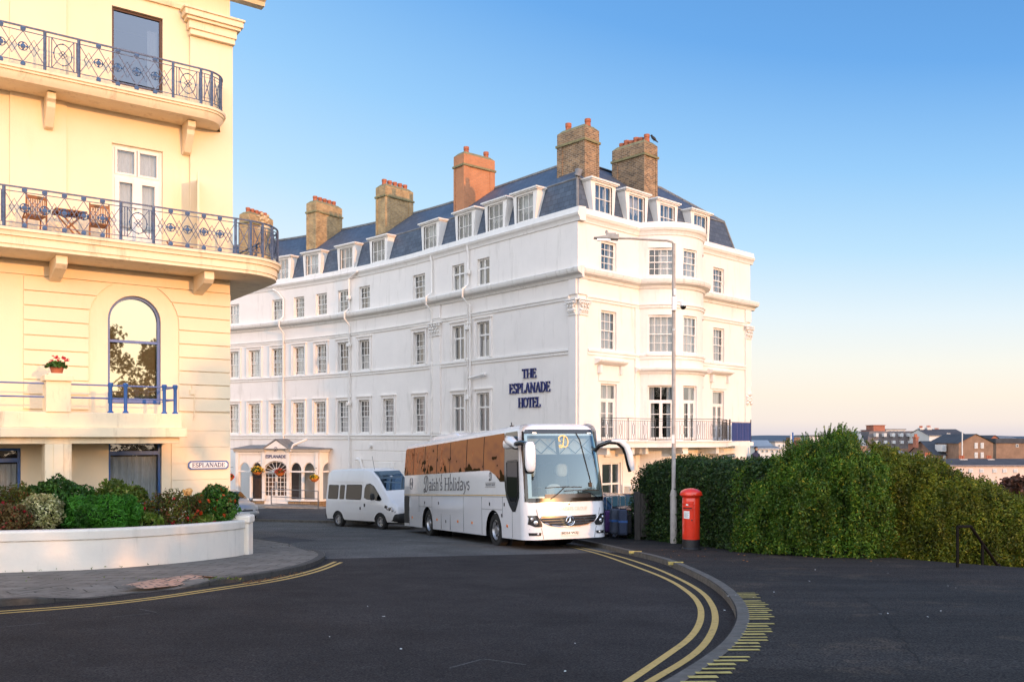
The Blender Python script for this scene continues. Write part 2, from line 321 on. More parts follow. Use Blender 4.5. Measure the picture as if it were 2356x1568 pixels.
# ================================================================ materials
def asphalt(name, c, speck=.35, bs=220, patch=.25, streak=False):
    m = mat(name, c, rough=.92, var=patch, vs=.7, bump=.45, bs=bs, spec=.2, stretch=(.35, 1.6, 1) if streak else (1, 1, 1), dirt=((.080, .060, .044), .9, .9) if streak else ((c[0] * 2.0, c[1] * 2.0, c[2] * 2.0), .7, .45))
    nt = m.node_tree; N = nt.nodes; L = nt.links; b = N['Principled BSDF']; src = b.inputs['Base Color'].links[0].from_socket
    tc = N.new('ShaderNodeTexCoord'); v = N.new('ShaderNodeTexNoise'); v.inputs['Scale'].default_value = 48; v.inputs['Detail'].default_value = 3; L.new(tc.outputs['Object'], v.inputs[0])
    mr = N.new('ShaderNodeMapRange'); mr.inputs[1].default_value = .35; mr.inputs[2].default_value = .7; mr.inputs[3].default_value = 1 - speck; mr.inputs[4].default_value = 1 + speck * 1.6; L.new(v.outputs['Fac'], mr.inputs[0])
    mx = N.new('ShaderNodeMixRGB'); mx.blend_type = 'MULTIPLY'; mx.inputs[0].default_value = 1; L.new(src, mx.inputs[1]); L.new(mr.outputs[0], mx.inputs[2]); L.new(mx.outputs[0], b.inputs['Base Color'])
    return m
M = {}
M['road_old'] = asphalt('old asphalt', (.088, .085, .080), .8)
M['road_new'] = asphalt('new asphalt', (.0255, .0222, .0210), .7, patch=.4)
M['pave_asph'] = asphalt('pavement asphalt', (.0265, .0238, .0220), .8, patch=.4, streak=True)
M['hotel_pave'] = asphalt('hotel pavement', (.06, .06, .062), .4)
M['flag'] = brickmat('paving flags', (.135, .120, .100), (.185, .165, .140), (.04, .037, .03), .62, .46, .014, var=.4, bump=.6, nscale=2.5)
M['pavers'] = brickmat('pink pavers', (.42, .24, .16), (.5, .3, .21), (.12, .1, .08), .24, .24, .02, var=.25, offset=.0)
M['kerb'] = mat('kerb stone', (.105, .096, .082), .85, var=.35, vs=6, bump=.5, bs=60)
M['kerb_dark'] = mat('kerb granite', (.058, .053, .046), .85, var=.4, vs=6, bump=.5, bs=60)
M['yellow'] = mat('road yellow', (.5, .33, .09), .8, var=.1, vs=20, bump=.3, bs=150, col2=(.56, .38, .13), dirt=((.09, .075, .05), .95, 13))
M['yellow_worn'] = mat('worn yellow', (.42, .33, .10), .85, var=.3, vs=8, dirt=((.05, .048, .045), .95, 11))
M['white'] = mat('hotel white', (.80, .75, .695), .65, var=.04, vs=.9, bump=.10, bs=9, dirt=((.50, .46, .40), .6, 2.2))
M['trim'] = mat('white trim', (.79, .755, .705), .5, var=.04, vs=3, dirt=((.45, .41, .36), .5, 4))
M['cornice'] = mat('cornice', (.74, .71, .66), .7, var=.05, vs=3, dirt=((.3, .26, .2), .6, 5))
M['cream'] = mat('cream render', (.85, .70, .49), .7, var=.04, vs=.8, bump=.12, bs=25, dirt=((.66, .52, .3), .35, 1.5))
M['cream_trim'] = mat('cream trim', (.84, .69, .47), .65, var=.05, vs=2, bump=.1, bs=30, dirt=((.45, .31, .18), .8, 3.5))
M['garden_wall'] = mat('garden wall paint', (.77, .70, .60), .7, var=.05, vs=1.5, bump=.3, bs=14, dirt=((.40, .36, .28), .6, 2.2))
M['slate'] = brickmat('slate', (.055, .075, .11), (.085, .11, .15), (.03, .04, .055), .34, .24, .012, rough=.55, bump=.5, var=.25, spec=.45)
M['lead'] = mat('ridge', (.2, .2, .2), .7, var=.3)
M['stock'] = brickmat('stock brick', (.46, .30, .13), (.32, .20, .09), (.36, .30, .2), .24, .085, .014, var=.5, nscale=2.5)
M['darkbrick'] = brickmat('dark brick', (.34, .20, .10), (.13, .08, .05), (.34, .27, .19), .24, .085, .014, var=.5, nscale=2.5)  # darker brick mix for the two stacks of the right front
M['litbrick'] = brickmat('orange brick', (.52, .22, .10), (.45, .19, .09), (.42, .24, .15), .24, .085, .01, var=.2)  # orange of the low sun is put into this brick's colour
M['mossy'] = mat('mossy mortar', (.24, .2, .12), .95, var=.4, vs=6, col2=(.3, .27, .13))
M['pot'] = mat('terracotta', (.38, .12, .06), .8, var=.3, vs=5)
M['glass'] = glassmat('window glass', tint=(.78, .82, .84), base=.065, edge=.7, wavy=.05, ws=3)
M['glass_dark'] = glassmat('dark glass', tint=(.35, .4, .42), base=.12, edge=.95)
M['curtain'] = mat('net curtain', (.50, .50, .50), .9, var=.25, vs=9, stretch=(9, 9, .6), col2=(.68, .68, .67))
M['drape'] = mat('drape', (.30, .20, .15), .9, var=.3, vs=9, stretch=(9, 9, .6))
M['dark'] = mat('dark room', (.025, .024, .024), .9)  # darkness of unlit interiors is put into this colour
M['matt_black'] = mat('matt black', (.010, .010, .010), .95, spec=.05)
M['black'] = mat('black', (.012, .012, .013), .5)
M['rubber'] = mat('rubber', (.018, .018, .018), .8, var=.3)
M['iron'] = mat('black iron', (.018, .018, .02), .45, spec=.5, bump=.1)
M['blue_iron'] = mat('blue ironwork', (.055, .095, .20), .5, var=.5, vs=12, col2=(.13, .18, .28), dirt=((.16, .08, .05), .7, 10))
M['blue_paint'] = mat('blue paint', (.03, .11, .33), .4, var=.2, vs=8)
M['rosette'] = mat('rosette blue', (.02, .09, .22), .45, var=.3, vs=9)
M['navy'] = mat('navy letters', (.012, .022, .13), .35)
M['signwhite'] = mat('sign white', (.8, .79, .77), .35, var=.03)
M['teak'] = mat('teak', (.30, .11, .035), .5, var=.35, vs=6, stretch=(1, 1, 6))
M['stone'] = mat('carved stone', (.58, .43, .25), .8, var=.25, vs=7, bump=.5, bs=30)
M['stonebase'] = brickmat('stone plinth', (.26, .18, .10), (.34, .24, .14), (.16, .12, .08), .5, .14, .02, var=.4)
M['grey_paint'] = mat('grey galvanised', (.32, .31, .29), .55, metal=.3, var=.2, vs=6)
M['concrete'] = mat('concrete', (.27, .25, .22), .9, var=.25, vs=4, bump=.3)
M['chrome'] = mat('chrome', (.75, .75, .76), .12, metal=1, var=.03)
M['steel'] = mat('steel', (.45, .45, .46), .32, metal=1, var=.1)
M['soil'] = mat('soil', (.05, .035, .025), .95, var=.4, vs=9)

# ================================================================ ground sheets
def strip(A, B, m, lift, name, rows=8, seg=.8, lf=None):
    """sheet between two plan polylines that run side by side, laid on the ground"""
    def res(P, n):
        P = [Vector((p[0], p[1])) for p in P]; d = [0]
        for i in range(1, len(P)): d.append(d[-1] + (P[i] - P[i - 1]).length)
        o = []
        for k in range(n):
            t = d[-1] * k / (n - 1); i = max(j for j in range(len(d)) if d[j] <= t + 1e-9); i = min(i, len(P) - 2)
            o.append(P[i].lerp(P[i + 1], (t - d[i]) / max(1e-9, d[i + 1] - d[i])))
        return o
    n = max(6, int(sum((Vector(A[i + 1][:2]) - Vector(A[i][:2])).length for i in range(len(A) - 1)) / seg)); a = res(A, n); b = res(B, n)
    mb = MB(); vs = []
    for i in range(n):
        for j in range(rows + 1):
            p = a[i].lerp(b[i], j / rows); vs.append((p.x, p.y, gz(p.y) + lift * (1 if not lf else 1 - (1 - lf(a[i])) * max(0, 1 - j / (rows * .3)))))
    mb.add(vs, [(i * (rows + 1) + j, i * (rows + 1) + j + 1, (i + 1) * (rows + 1) + j + 1, (i + 1) * (rows + 1) + j) for i in range(n - 1) for j in range(rows)])
    return tag(mb.build(name, m, smooth=80), kind='structure')
def smoothline(P, it=3, z=False):
    P = [Vector((p[0], p[1])) for p in P]
    for _ in range(it):
        Q = [P[0]]
        for i in range(len(P) - 1): Q += [P[i].lerp(P[i + 1], .25), P[i].lerp(P[i + 1], .75)]
        P = Q + [P[-1]]
    return P
def resample(P, step):
    o = [P[0].copy()]; acc = 0
    for i in range(len(P) - 1):
        a, b = P[i], P[i + 1]; L_ = (b - a).length; t = step - acc
        while t <= L_: o.append(a.lerp(b, t / L_)); t += step
        acc = (acc + L_) % step
    return o
def offsetline(P, d):
    o = []
    for i, p in enumerate(P):
        t = (P[min(i + 1, len(P) - 1)] - P[max(i - 1, 0)]).normalized(); o.append(p + Vector((-t.y, t.x)) * d)
    return o
def kerbstones(P, wid, lift, m, name, side, drop=None):
    """kerb of separate stones along P, wid to the given side; top stands lift above the road"""
    P = resample(P, .115); Q = offsetline(P, wid * side); mb = MB(); k = 0; n = 8
    while k + 1 < len(P):
        e = min(k + n, len(P) - 1); pr = []
        for i in range(k, e + 1):
            a, b = P[i], Q[i]; f = i - k; g = .006 if i in (k, e) else 0
            t = (P[min(i + 1, len(P) - 1)] - P[max(i - 1, 0)]).normalized() * (g if i == k else -g); a = a + t; b = b + t
            lf = lift * (drop(a) if drop else 1); z = gz(a.y); pr.append([(a.x, a.y, z - .12), (a.x, a.y, z + lf - .018), (a.x + (b.x - a.x) * .13, a.y + (b.y - a.y) * .13, z + lf + .003), (b.x, b.y, gz(b.y) + lf + .003), (b.x, b.y, z - .12)])
        vs = [p for r in pr for p in r]; c = len(pr)
        mb.add(vs, [(i * 5 + j, i * 5 + (j + 1) % 5, (i + 1) * 5 + (j + 1) % 5, (i + 1) * 5 + j) for i in range(c - 1) for j in range(5)] + [(0, 1, 2, 3, 4), tuple((c - 1) * 5 + j for j in range(5))])
        k = e
    return tag(mb.build(name, m, smooth=40), kind='structure')
def paintline(P, wid, lift, m, name):
    P = resample(P, .25); a = offsetline(P, wid / 2); b = offsetline(P, -wid / 2); mb = MB()
    mb.add([(p.x, p.y, gz(p.y) + lift) for q in zip(a, b) for p in q], [(2 * i, 2 * i + 1, 2 * i + 3, 2 * i + 2) for i in range(len(P) - 1)])
    return tag(mb.build(name, m), kind='structure')

def sheet(x0, x1, ys, lift, m, name, xf=None):
    mb = MB(); n = 24
    vs = [(x0 + ((xf(y) if xf else x1) - x0) * j / n, y, gz(y) + lift) for y in ys for j in range(n + 1)]
    mb.add(vs, [(i * (n + 1) + j, i * (n + 1) + j + 1, (i + 1) * (n + 1) + j + 1, (i + 1) * (n + 1) + j) for i in range(len(ys) - 1) for j in range(n)])
    return tag(mb.build(name, m, smooth=80), kind='structure')
sheet(-75, 6, [-30 + i * .8 for i in range(124)], 0, M['road_old'], 'road')
# newer dark surfacing in front, its edge running across the street
mb = MB(); nn = 30; vs = []
for j in range(nn + 1):
    x = -34 + 40 * j / nn; ye = 21.4 + .33 * (x + 5.5) if x > -5.5 else 21.4 + .1 * (x + 5.5)
    ye = min(ye, 25.4)
    for i in range(61): y = -28 + (ye + 28) * i / 60; vs.append((x, y, gz(y) + .004))
mb.add(vs, [(j * 61 + i, j * 61 + i + 1, (j + 1) * 61 + i + 1, (j + 1) * 61 + i) for j in range(nn) for i in range(60)])
tag(mb.build('road', M['road_new'], smooth=80), kind='structure')

KR = [px_ground(x, y) for x, y in [(1319, 1246), (1382, 1260), (1443, 1275.7), (1495, 1287), (1539, 1301), (1605, 1332), (1654, 1363), (1685, 1398), (1696, 1433), (1687, 1464), (1663, 1499), (1627, 1530), (1583, 1561)]]
KR = [Vector((-40, 52)), Vector((-24, 48)), Vector((-14.5, 44.6)), Vector((-9, 43)), Vector((-5, 42.2)), Vector((-2.6, 40.6)), Vector((-1.2, 38.2)), Vector((.3, 34)), Vector((1.3, 31.2))] + [Vector((p.x, p.y)) for p in KR]
tl = KR[-1] - KR[-2]; KR += [KR[-1] + Vector((-.5, -.95)), KR[-1] + Vector((-1.6, -2.2)), KR[-1] + Vector((-4, -4)), KR[-1] + Vector((-10, -7.2)), KR[-1] + Vector((-22, -10))]
KR = smoothline(KR, 3)
PB = [(-44, 62), (-24, 59.5), (-18, 57.2), (-12, 53.5), (-4.5, 46.5), (2.9, 38), (5, 35), (8, 31), (9.2, 25), (9.0, 21), (8.95, 20), (9.6, 18.9), (10.3, 17.7), (11.6, 15.5), (13.5, 12), (15, 8), (17, 2), (18, -6), (10, -18), (-16, -26)]
# split so that the strips do not cross
ki = min(range(len(KR)), key=lambda i: (KR[i] - Vector((1.3, 31.2))).length)
strip(KR[:ki + 1], PB[:7] + [(6.5, 33)], M['hotel_pave'], .115, 'pavement', 8)
strip(KR[ki:], [(6.5, 33)] + PB[7:], M['pave_asph'], .115, 'pavement', 14, .6)
kerbstones(KR, .16, .118, M['kerb'], 'kerb', 1)

KL = [px_ground(x, y) for x, y in [(0, 1394.6), (81.6, 1390.5), (166.6, 1382), (340, 1363), (503, 1346), (612, 1329), (697, 1312), (744.6, 1292), (750, 1280), (714, 1266), (680, 1258), (629, 1250), (585, 1243)]]
KL = [Vector((p.x, p.y)) for p in KL]; KL = [KL[0] + (KL[0] - KL[2]) * 6, KL[0] + (KL[0] - KL[2]) * 2] + KL + [Vector((-9.2, 30)), Vector((-13, 34)), Vector((-22, 40))]
KLs = smoothline(KL, 2)
pv = [px_ground(x, y) for x, y in [(166, 1382), (430, 1354)]]
def dropk(p):
    d = abs((p.x - (pv[0].x + pv[1].x) / 2)); h = abs(pv[1].x - pv[0].x) / 2
    return .12 if d < h * .8 else min(1, .12 + (d - h * .8) / (h * .9))
kerbstones(KLs, .16, .105, M['kerb_dark'], 'kerb', 1, dropk)
WALL0 = px_ground(0, 1317, .1); WALL1 = px_ground(576, 1273, .1)
LB = [(-34, 2), (-20, 9), (WALL0.x - .5, WALL0.y + .1), (-7.9, 19.6), (WALL1.x - .4, WALL1.y + .3), (-7.5, 23), (-9, 25.5), (-13, 30), (-24, 38)]
strip(KLs, LB, M['flag'], .1, 'pavement', 20, .3, dropk)
# the patch of pink pavers let into the pavement at the dropped kerb
pa = [px_ground(x, y, .03) for x, y in [(330, 1358), (400, 1351), (470, 1342), (497, 1335)]]; pb_ = [px_ground(x, y, .1) for x, y in [(278, 1350), (345, 1338), (440, 1325), (490, 1331)]]
mb = MB(); nq = 6
for i in range(3):
    for j in range(nq):
        def P_(i, j): p = pa[i].lerp(pb_[i], j / nq); return Vector((p.x, p.y, gz(p.y) + .036 + .1 * (.12 + .88 * min(1, (.12 + j / nq) * 1.25))))
        mb.quad(P_(i, j), P_(i + 1, j), P_(i + 1, j + 1), P_(i, j + 1))
tag(mb.build('pavement', M['pavers']), kind='structure')

# double yellow lines
YR = smoothline([Vector(px_ground(x, y)[:2]) for x, y in [(1290, 1249), (1319, 1255), (1407, 1274), (1495, 1301), (1566, 1332), (1619, 1363), (1641, 1394), (1647, 1420), (1643, 1446), (1623, 1482), (1583, 1517), (1495, 1568), (1380, 1640)]], 2)
YI = smoothline([Vector(px_ground(x, y)[:2]) for x, y in [(1290, 1253), (1319, 1259), (1380, 1274), (1451, 1299), (1539, 1332), (1592, 1367), (1612, 1394), (1614, 1420), (1605, 1446), (1583, 1473), (1539, 1504), (1451, 1565), (1330, 1645)]], 2)
paintline(YR, .085, .008, M['yellow'], 'road_marking'); paintline(YI, .085, .008, M['yellow'], 'road_marking')
YL = smoothline([Vector(px_ground(x, y)[:2]) for x, y in [(-300, 1428), (0, 1406), (170, 1394.5), (340, 1377), (510, 1351), (646, 1331), (731, 1309), (772, 1291.6)]], 2)
paintline(YL, .085, .008, M['yellow'], 'road_marking')
YL2 = smoothline([Vector(px_ground(x, y)[:2]) for x, y in [(-300, 1434), (0, 1411), (170, 1399), (340, 1381), (510, 1355.5), (646, 1336), (740, 1312.5), (789, 1291.6)]], 2)
paintline(YL2, .085, .008, M['yellow'], 'road_marking')
# worn yellow loading bars on the kerb and the tarmac beside it
kb = [p for p in resample(offsetline(KR, .165), .04) if 6.2 < p.y < 13.2 and p.x > 0][::5]
mb = MB()
for i, p in enumerate(kb):
    if i % 11 in (4,): continue
    p2 = p + Vector((.275 + .035 * math.sin(i * 2.1), .012)); a = Vector((0, .062 + .018 * ((i * 7) % 3)))
    mb.quad(*[(q.x, q.y, gz(q.y) + .121) for q in (p, p2, p2 + a, p + a)])
tag(mb.build('road_marking', M['yellow_worn']), kind='structure')
mb = MB()
for xx, yy in ((1449, 1268), (1540, 1293)):
    p = px_ground(xx, yy, .12); mb.box(p.x - .02, p.x + .3, p.y - .03, p.y + .05, p.z - .05, p.z + .012)
tag(mb.build('road_marking', M['yellow_worn']), kind='structure')

# cracks wandering over the old pavement asphalt and the road joint
M['crack'] = mat('crack', (.006, .006, .006), 1)
rc = random.Random(9)
for pts in ([(1847, 1336), (1905, 1345), (1950, 1360), (2020, 1398), (2058, 1440), (2090, 1490), (2120, 1530)], [(2020, 1398), (2110, 1412), (2200, 1428), (2260, 1422), (2340, 1440)], [(1650, 1296), (1760, 1300), (1850, 1306)]):
    q = resample(smoothline([Vector(px_ground(x, y, .115)[:2]) for x, y in pts], 1), .16); q = [p + Vector((rc.uniform(-.03, .03), rc.uniform(-.04, .04))) for p in q]; a = offsetline(q, .006); b = offsetline(q, -.006); mb = MB()
    mb.add([(p.x, p.y, gz(p.y) + .1195) for z in zip(a, b) for p in z], [(2 * i, 2 * i + 1, 2 * i + 3, 2 * i + 2) for i in range(len(q) - 1)]); tag(mb.build('pavement_crack', M['crack']), kind='structure')
# ================================================================ walls with openings
def wall(mb, fr, us, z0, z1, openings=(), d=0., rev=.2, mi=0, arch=()):
    """wall face in frame fr, cut for openings (u0, u1, z0, z1); reveals rev deep. us: extra u breaks (curved walls)"""
    U = sorted(set([round(u, 4) for u in us] + [round(x, 4) for o in openings for x in o[:2]])); Z = sorted(set([z0, z1] + [x for o in openings for x in o[2:4]]))
    idx = {}; vs = []; fs = []
    def vid(u, z):
        k = (u, z)
        if k not in idx: idx[k] = len(vs); vs.append(fr(u, d, z))
        return idx[k]
    for i in range(len(U) - 1):
        for j in range(len(Z) - 1):
            um, zm = (U[i] + U[i + 1]) / 2, (Z[j] + Z[j + 1]) / 2
            if any(o[0] < um < o[1] and o[2] < zm < o[3] for o in openings): continue
            fs.append((vid(U[i], Z[j]), vid(U[i + 1], Z[j]), vid(U[i + 1], Z[j + 1]), vid(U[i], Z[j + 1])))
    mb.add(vs, fs, mi)
    for o in openings:
        a, b, c, e = o[:4]
        mb.quad(fr(a, d, c), fr(b, d, c), fr(b, d - rev, c), fr(a, d - rev, c), mi)
        if len(o) > 4:   # round-headed: springing height o[4]
            zs = o[4]; n = 16; cu, rx, rz = (a + b) / 2, (b - a) / 2, e - zs; P = [(cu - rx * math.cos(PI * k / n), zs + rz * math.sin(PI * k / n)) for k in range(n + 1)]
            for k in range(n):
                mb.quad(fr(P[k][0], d, P[k][1]), fr(P[k + 1][0], d, P[k + 1][1]), fr(P[k + 1][0], d, e), fr(P[k][0], d, e), mi)
                mb.quad(fr(P[k][0], d, P[k][1]), fr(P[k + 1][0], d, P[k + 1][1]), fr(P[k + 1][0], d - rev, P[k + 1][1]), fr(P[k][0], d - rev, P[k][1]), mi)
            top = zs
        else:
            mb.quad(fr(a, d, e), fr(b, d, e), fr(b, d - rev, e), fr(a, d - rev, e), mi); top = e
        mb.quad(fr(a, d, c), fr(a, d, top), fr(a, d - rev, top), fr(a, d - rev, c), mi); mb.quad(fr(b, d, c), fr(b, d, top), fr(b, d - rev, top), fr(b, d - rev, c), mi)

def hit(xd, path, lo, hi, d=0.):
    """u on a facade path where the sight line through photograph column xd meets it"""
    f = lambda u: (lambda p: p.x - (xd - CX) / FPX * p.y)(path(u, d, 0)); a, b = lo, hi; fa = f(a)
    for _ in range(60):
        m = (a + b) / 2; fm = f(m)
        if (fm > 0) == (fa > 0): a = m
        else: b = m
    return (a + b) / 2

# ================================================================ cream building on the left
LT = Vector((-.814, -.581, 0)); LN = Vector((.581, -.814, 0)); LO = (-7.98, 25.0)
LF = frame(LO, LT, LN, EYE)          # u runs from the corner to the left, z counted from eye height
LE = 16.0
lb = thing('cream_building', 'tall cream stuccoed building with blue iron balconies behind the shrub bed', 'building', (LO[0], LO[1], gz(25)))
lorg = tuple(lb.location)
def LR(u, d, z): return LF(-u, d, z)   # reader's direction for lettering
mb = MB()
G0 = -3.6
ops = [(1.82, 3.10, 9.32, 11.35), (1.82, 3.10, 4.95, 7.75), (1.87, 3.2, .91, 3.78, 3.12), (1.85, 3.18, -2.2, -.1), (6.6, 7.9, .91, 3.78, 3.12), (6.6, 7.9, 9.32, 11.35), (6.6, 7.9, 4.95, 7.75), (5.2, 6.2, -2.2, -.25)]
wall(mb, LF, [0, LE], G0, 13.2, ops, 0, .24)
SIDE = frame(LO, Vector((-.581, .814, 0)), Vector((.814, .581, 0)), EYE)
wall(mb, SIDE, [0, 14], G0, 13.2, [(3, 4.2, .9, 3.7), (3, 4.2, 5.2, 7.6), (3, 4.2, 9.3, 11.3)], 0, .2)
mb.quad(LF(LE, 0, G0), LF(LE, 0, 13.2), LF(LE, -14, 13.2), LF(LE, -14, G0)); mb.quad(LF(0, -14, G0), LF(0, -14, 13.2), LF(LE, -14, 13.2), LF(LE, -14, G0)); mb.quad(LF(0, 0, 13.1), LF(LE, 0, 13.1), LF(LE, -14, 13.1), LF(0, -14, 13.1))
mb.build('wall', M['cream'], lb, lorg)
mb = MB()
# near-black panels standing for the unlit rooms behind the openings
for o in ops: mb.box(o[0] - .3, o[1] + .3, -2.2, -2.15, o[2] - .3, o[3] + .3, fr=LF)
mb.build('dark_lining', M['dark'], lb, lorg)
# pilaster strips, capital and eaves
mb = MB()
mb.box(-.05, 1.12, .002, .09, 5.0, 11.05, fr=LF); mb.box(4.18, 5.45, .002, .05, 5.0, 12.3, fr=LF)
mb.box(-.05, .0, -1.2, .09, 5.0, 11.05, fr=LF)
mb.build('pilaster', M['cream'], lb, lorg, bevel=.008)
mb = MB()
for k, (z0, z1, p) in enumerate([(11.05, 11.2, .12), (11.2, 11.42, .16), (11.42, 11.5, .24), (11.5, 11.66, .3), (11.66, 11.72, .34)]): mb.box(-p + .04, 1.12 + p - .09, .003, .09 + p, z0, z1, fr=LF); mb.box(-p + .04, .0, -1.3, .001, z0, z1, fr=LF)
mb.build('pilaster_capital', M['cream_trim'], lb, lorg, bevel=.01)
mb = MB()
prof = [(-.1, 12.4), (.16, 12.4), (.2, 12.5), (.5, 12.62), (.95, 12.75), (1.0, 13.0), (-.1, 13.1)]
mb.sweep(prof, LF, [-.95, LE], caps=True)
prof2 = [(-.1, 11.72), (.07, 11.72), (.1, 11.82), (.07, 11.9), (-.1, 11.9)]
mb.sweep(prof2, LF, [1.12, LE])
mb.build('cornice', M['cream_trim'], lb, lorg)

# ---- balconies
def balcony_path(kind):
    """outer edge of a balcony as (point(d_off), ...) sampled plan curve: list of (u, d)"""
    if kind == 'low':
        P = [(LE - 1, 1.4), (1.0, 1.4), (0.0, 1.4)]
        P += [(-1.4 * math.sin(math.radians(a)), 1.4 * math.cos(math.radians(a))) for a in range(8, 91, 8)] + [(-1.4, -3.0), (-1.4, -6)]
        return P
    P = [(LE - 1, 1.05), (1.2, 1.05)] + [(1.0 - .75 * math.sin(math.radians(a)), .3 + .75 * math.cos(math.radians(a))) for a in range(0, 91, 9)] + [(.25, -.02)]
    return P
def walkpath(P, step):
    P = [Vector((p[0], p[1])) for p in P]; out = []; S = [0]
    for i in range(1, len(P)): S.append(S[-1] + (P[i] - P[i - 1]).length)
    def f(s):
        s = max(0, min(S[-1], s))
        for i in range(len(P) - 1):
            if s <= S[i + 1] + 1e-9: return P[i].lerp(P[i + 1], (s - S[i]) / max(1e-9, S[i + 1] - S[i]))
        return P[-1]
    return f, S[-1]
def slab(P, zt, prof, name):
    """slab whose edge profile [(inset, z)...] follows P"""
    mb = MB(); Q = [Vector(p) for p in P]; n = len(Q); rings = []
    for ins, z in prof:
        r = []
        for i, p in enumerate(Q):
            t = (Q[min(i + 1, n - 1)] - Q[max(i - 1, 0)]).normalized(); nn = Vector((t.y, -t.x)); nn = nn if True else nn
            r.append(LF(*(p - nn * ins), z))
        rings.append(r)
    k = len(rings)
    for a in range(k - 1):
        for i in range(n - 1): mb.quad(rings[a][i], rings[a][i + 1], rings[a + 1][i + 1], rings[a + 1][i])
    inner = [LF(p.x if p.x > 0 else -.002, .0 if p.x >= 0 else min(0, p.y), prof[0][1]) for p in Q]; inb = [q + Vector((0, 0, prof[-1][1] - prof[0][1])) for q in inner]
    for i in range(n - 1): mb.quad(rings[0][i], rings[0][i + 1], inner[i + 1], inner[i]); mb.quad(rings[-1][i], rings[-1][i + 1], inb[i + 1], inb[i])
    mb.quad(rings[0][0], inner[0], inb[0], rings[-1][0])
    return mb.build(name, M['cream_trim'], lb, lorg, smooth=25, fix=True)
def cw(P):   # inset sign: path runs right-to-left in u with d outward
    return P
slab(balcony_path('low'), 4.95, [(0.0, 4.93), (0, 4.86), (.03, 4.85), (.05, 4.80), (.05, 4.75), (.10, 4.74), (.10, 4.56), (.13, 4.55), (.13, 4.47), (.24, 4.44)], 'balcony_slab')
slab(balcony_path('up'), 8.9, [(0.0, 8.88), (0, 8.81), (.035, 8.80), (.035, 8.75), (.07, 8.74), (.09, 8.66), (.16, 8.56)], 'balcony_slab')
# brackets
for (us, zt, dp, hh, dd) in ((( .9, 4.45, 8.2), 4.44, .26, .5, 1.1), ((1.22, 4.6, 8.4), 8.54, .2, .75, .62)):
    for u in us:
        mb = MB()
        if dd > 1: pts = [(0, zt), (dd, zt), (dd, zt - .2), (dd - .12, zt - .3), (0, zt - hh)]
        else: pts = [(0, zt + .06), (dd, zt), (dd, zt - .16), (dd - .1, zt - .22), (dd - .12, zt - .34), (.2, zt - hh), (0, zt - hh - .05)]
        mb.prism([(d, z) for d, z in pts], u - dp / 2, u + dp / 2, lambda d, u, z: LF(u, d, z)); mb.build('balcony_bracket', M['cream_trim'], lb, lorg, bevel=.012)

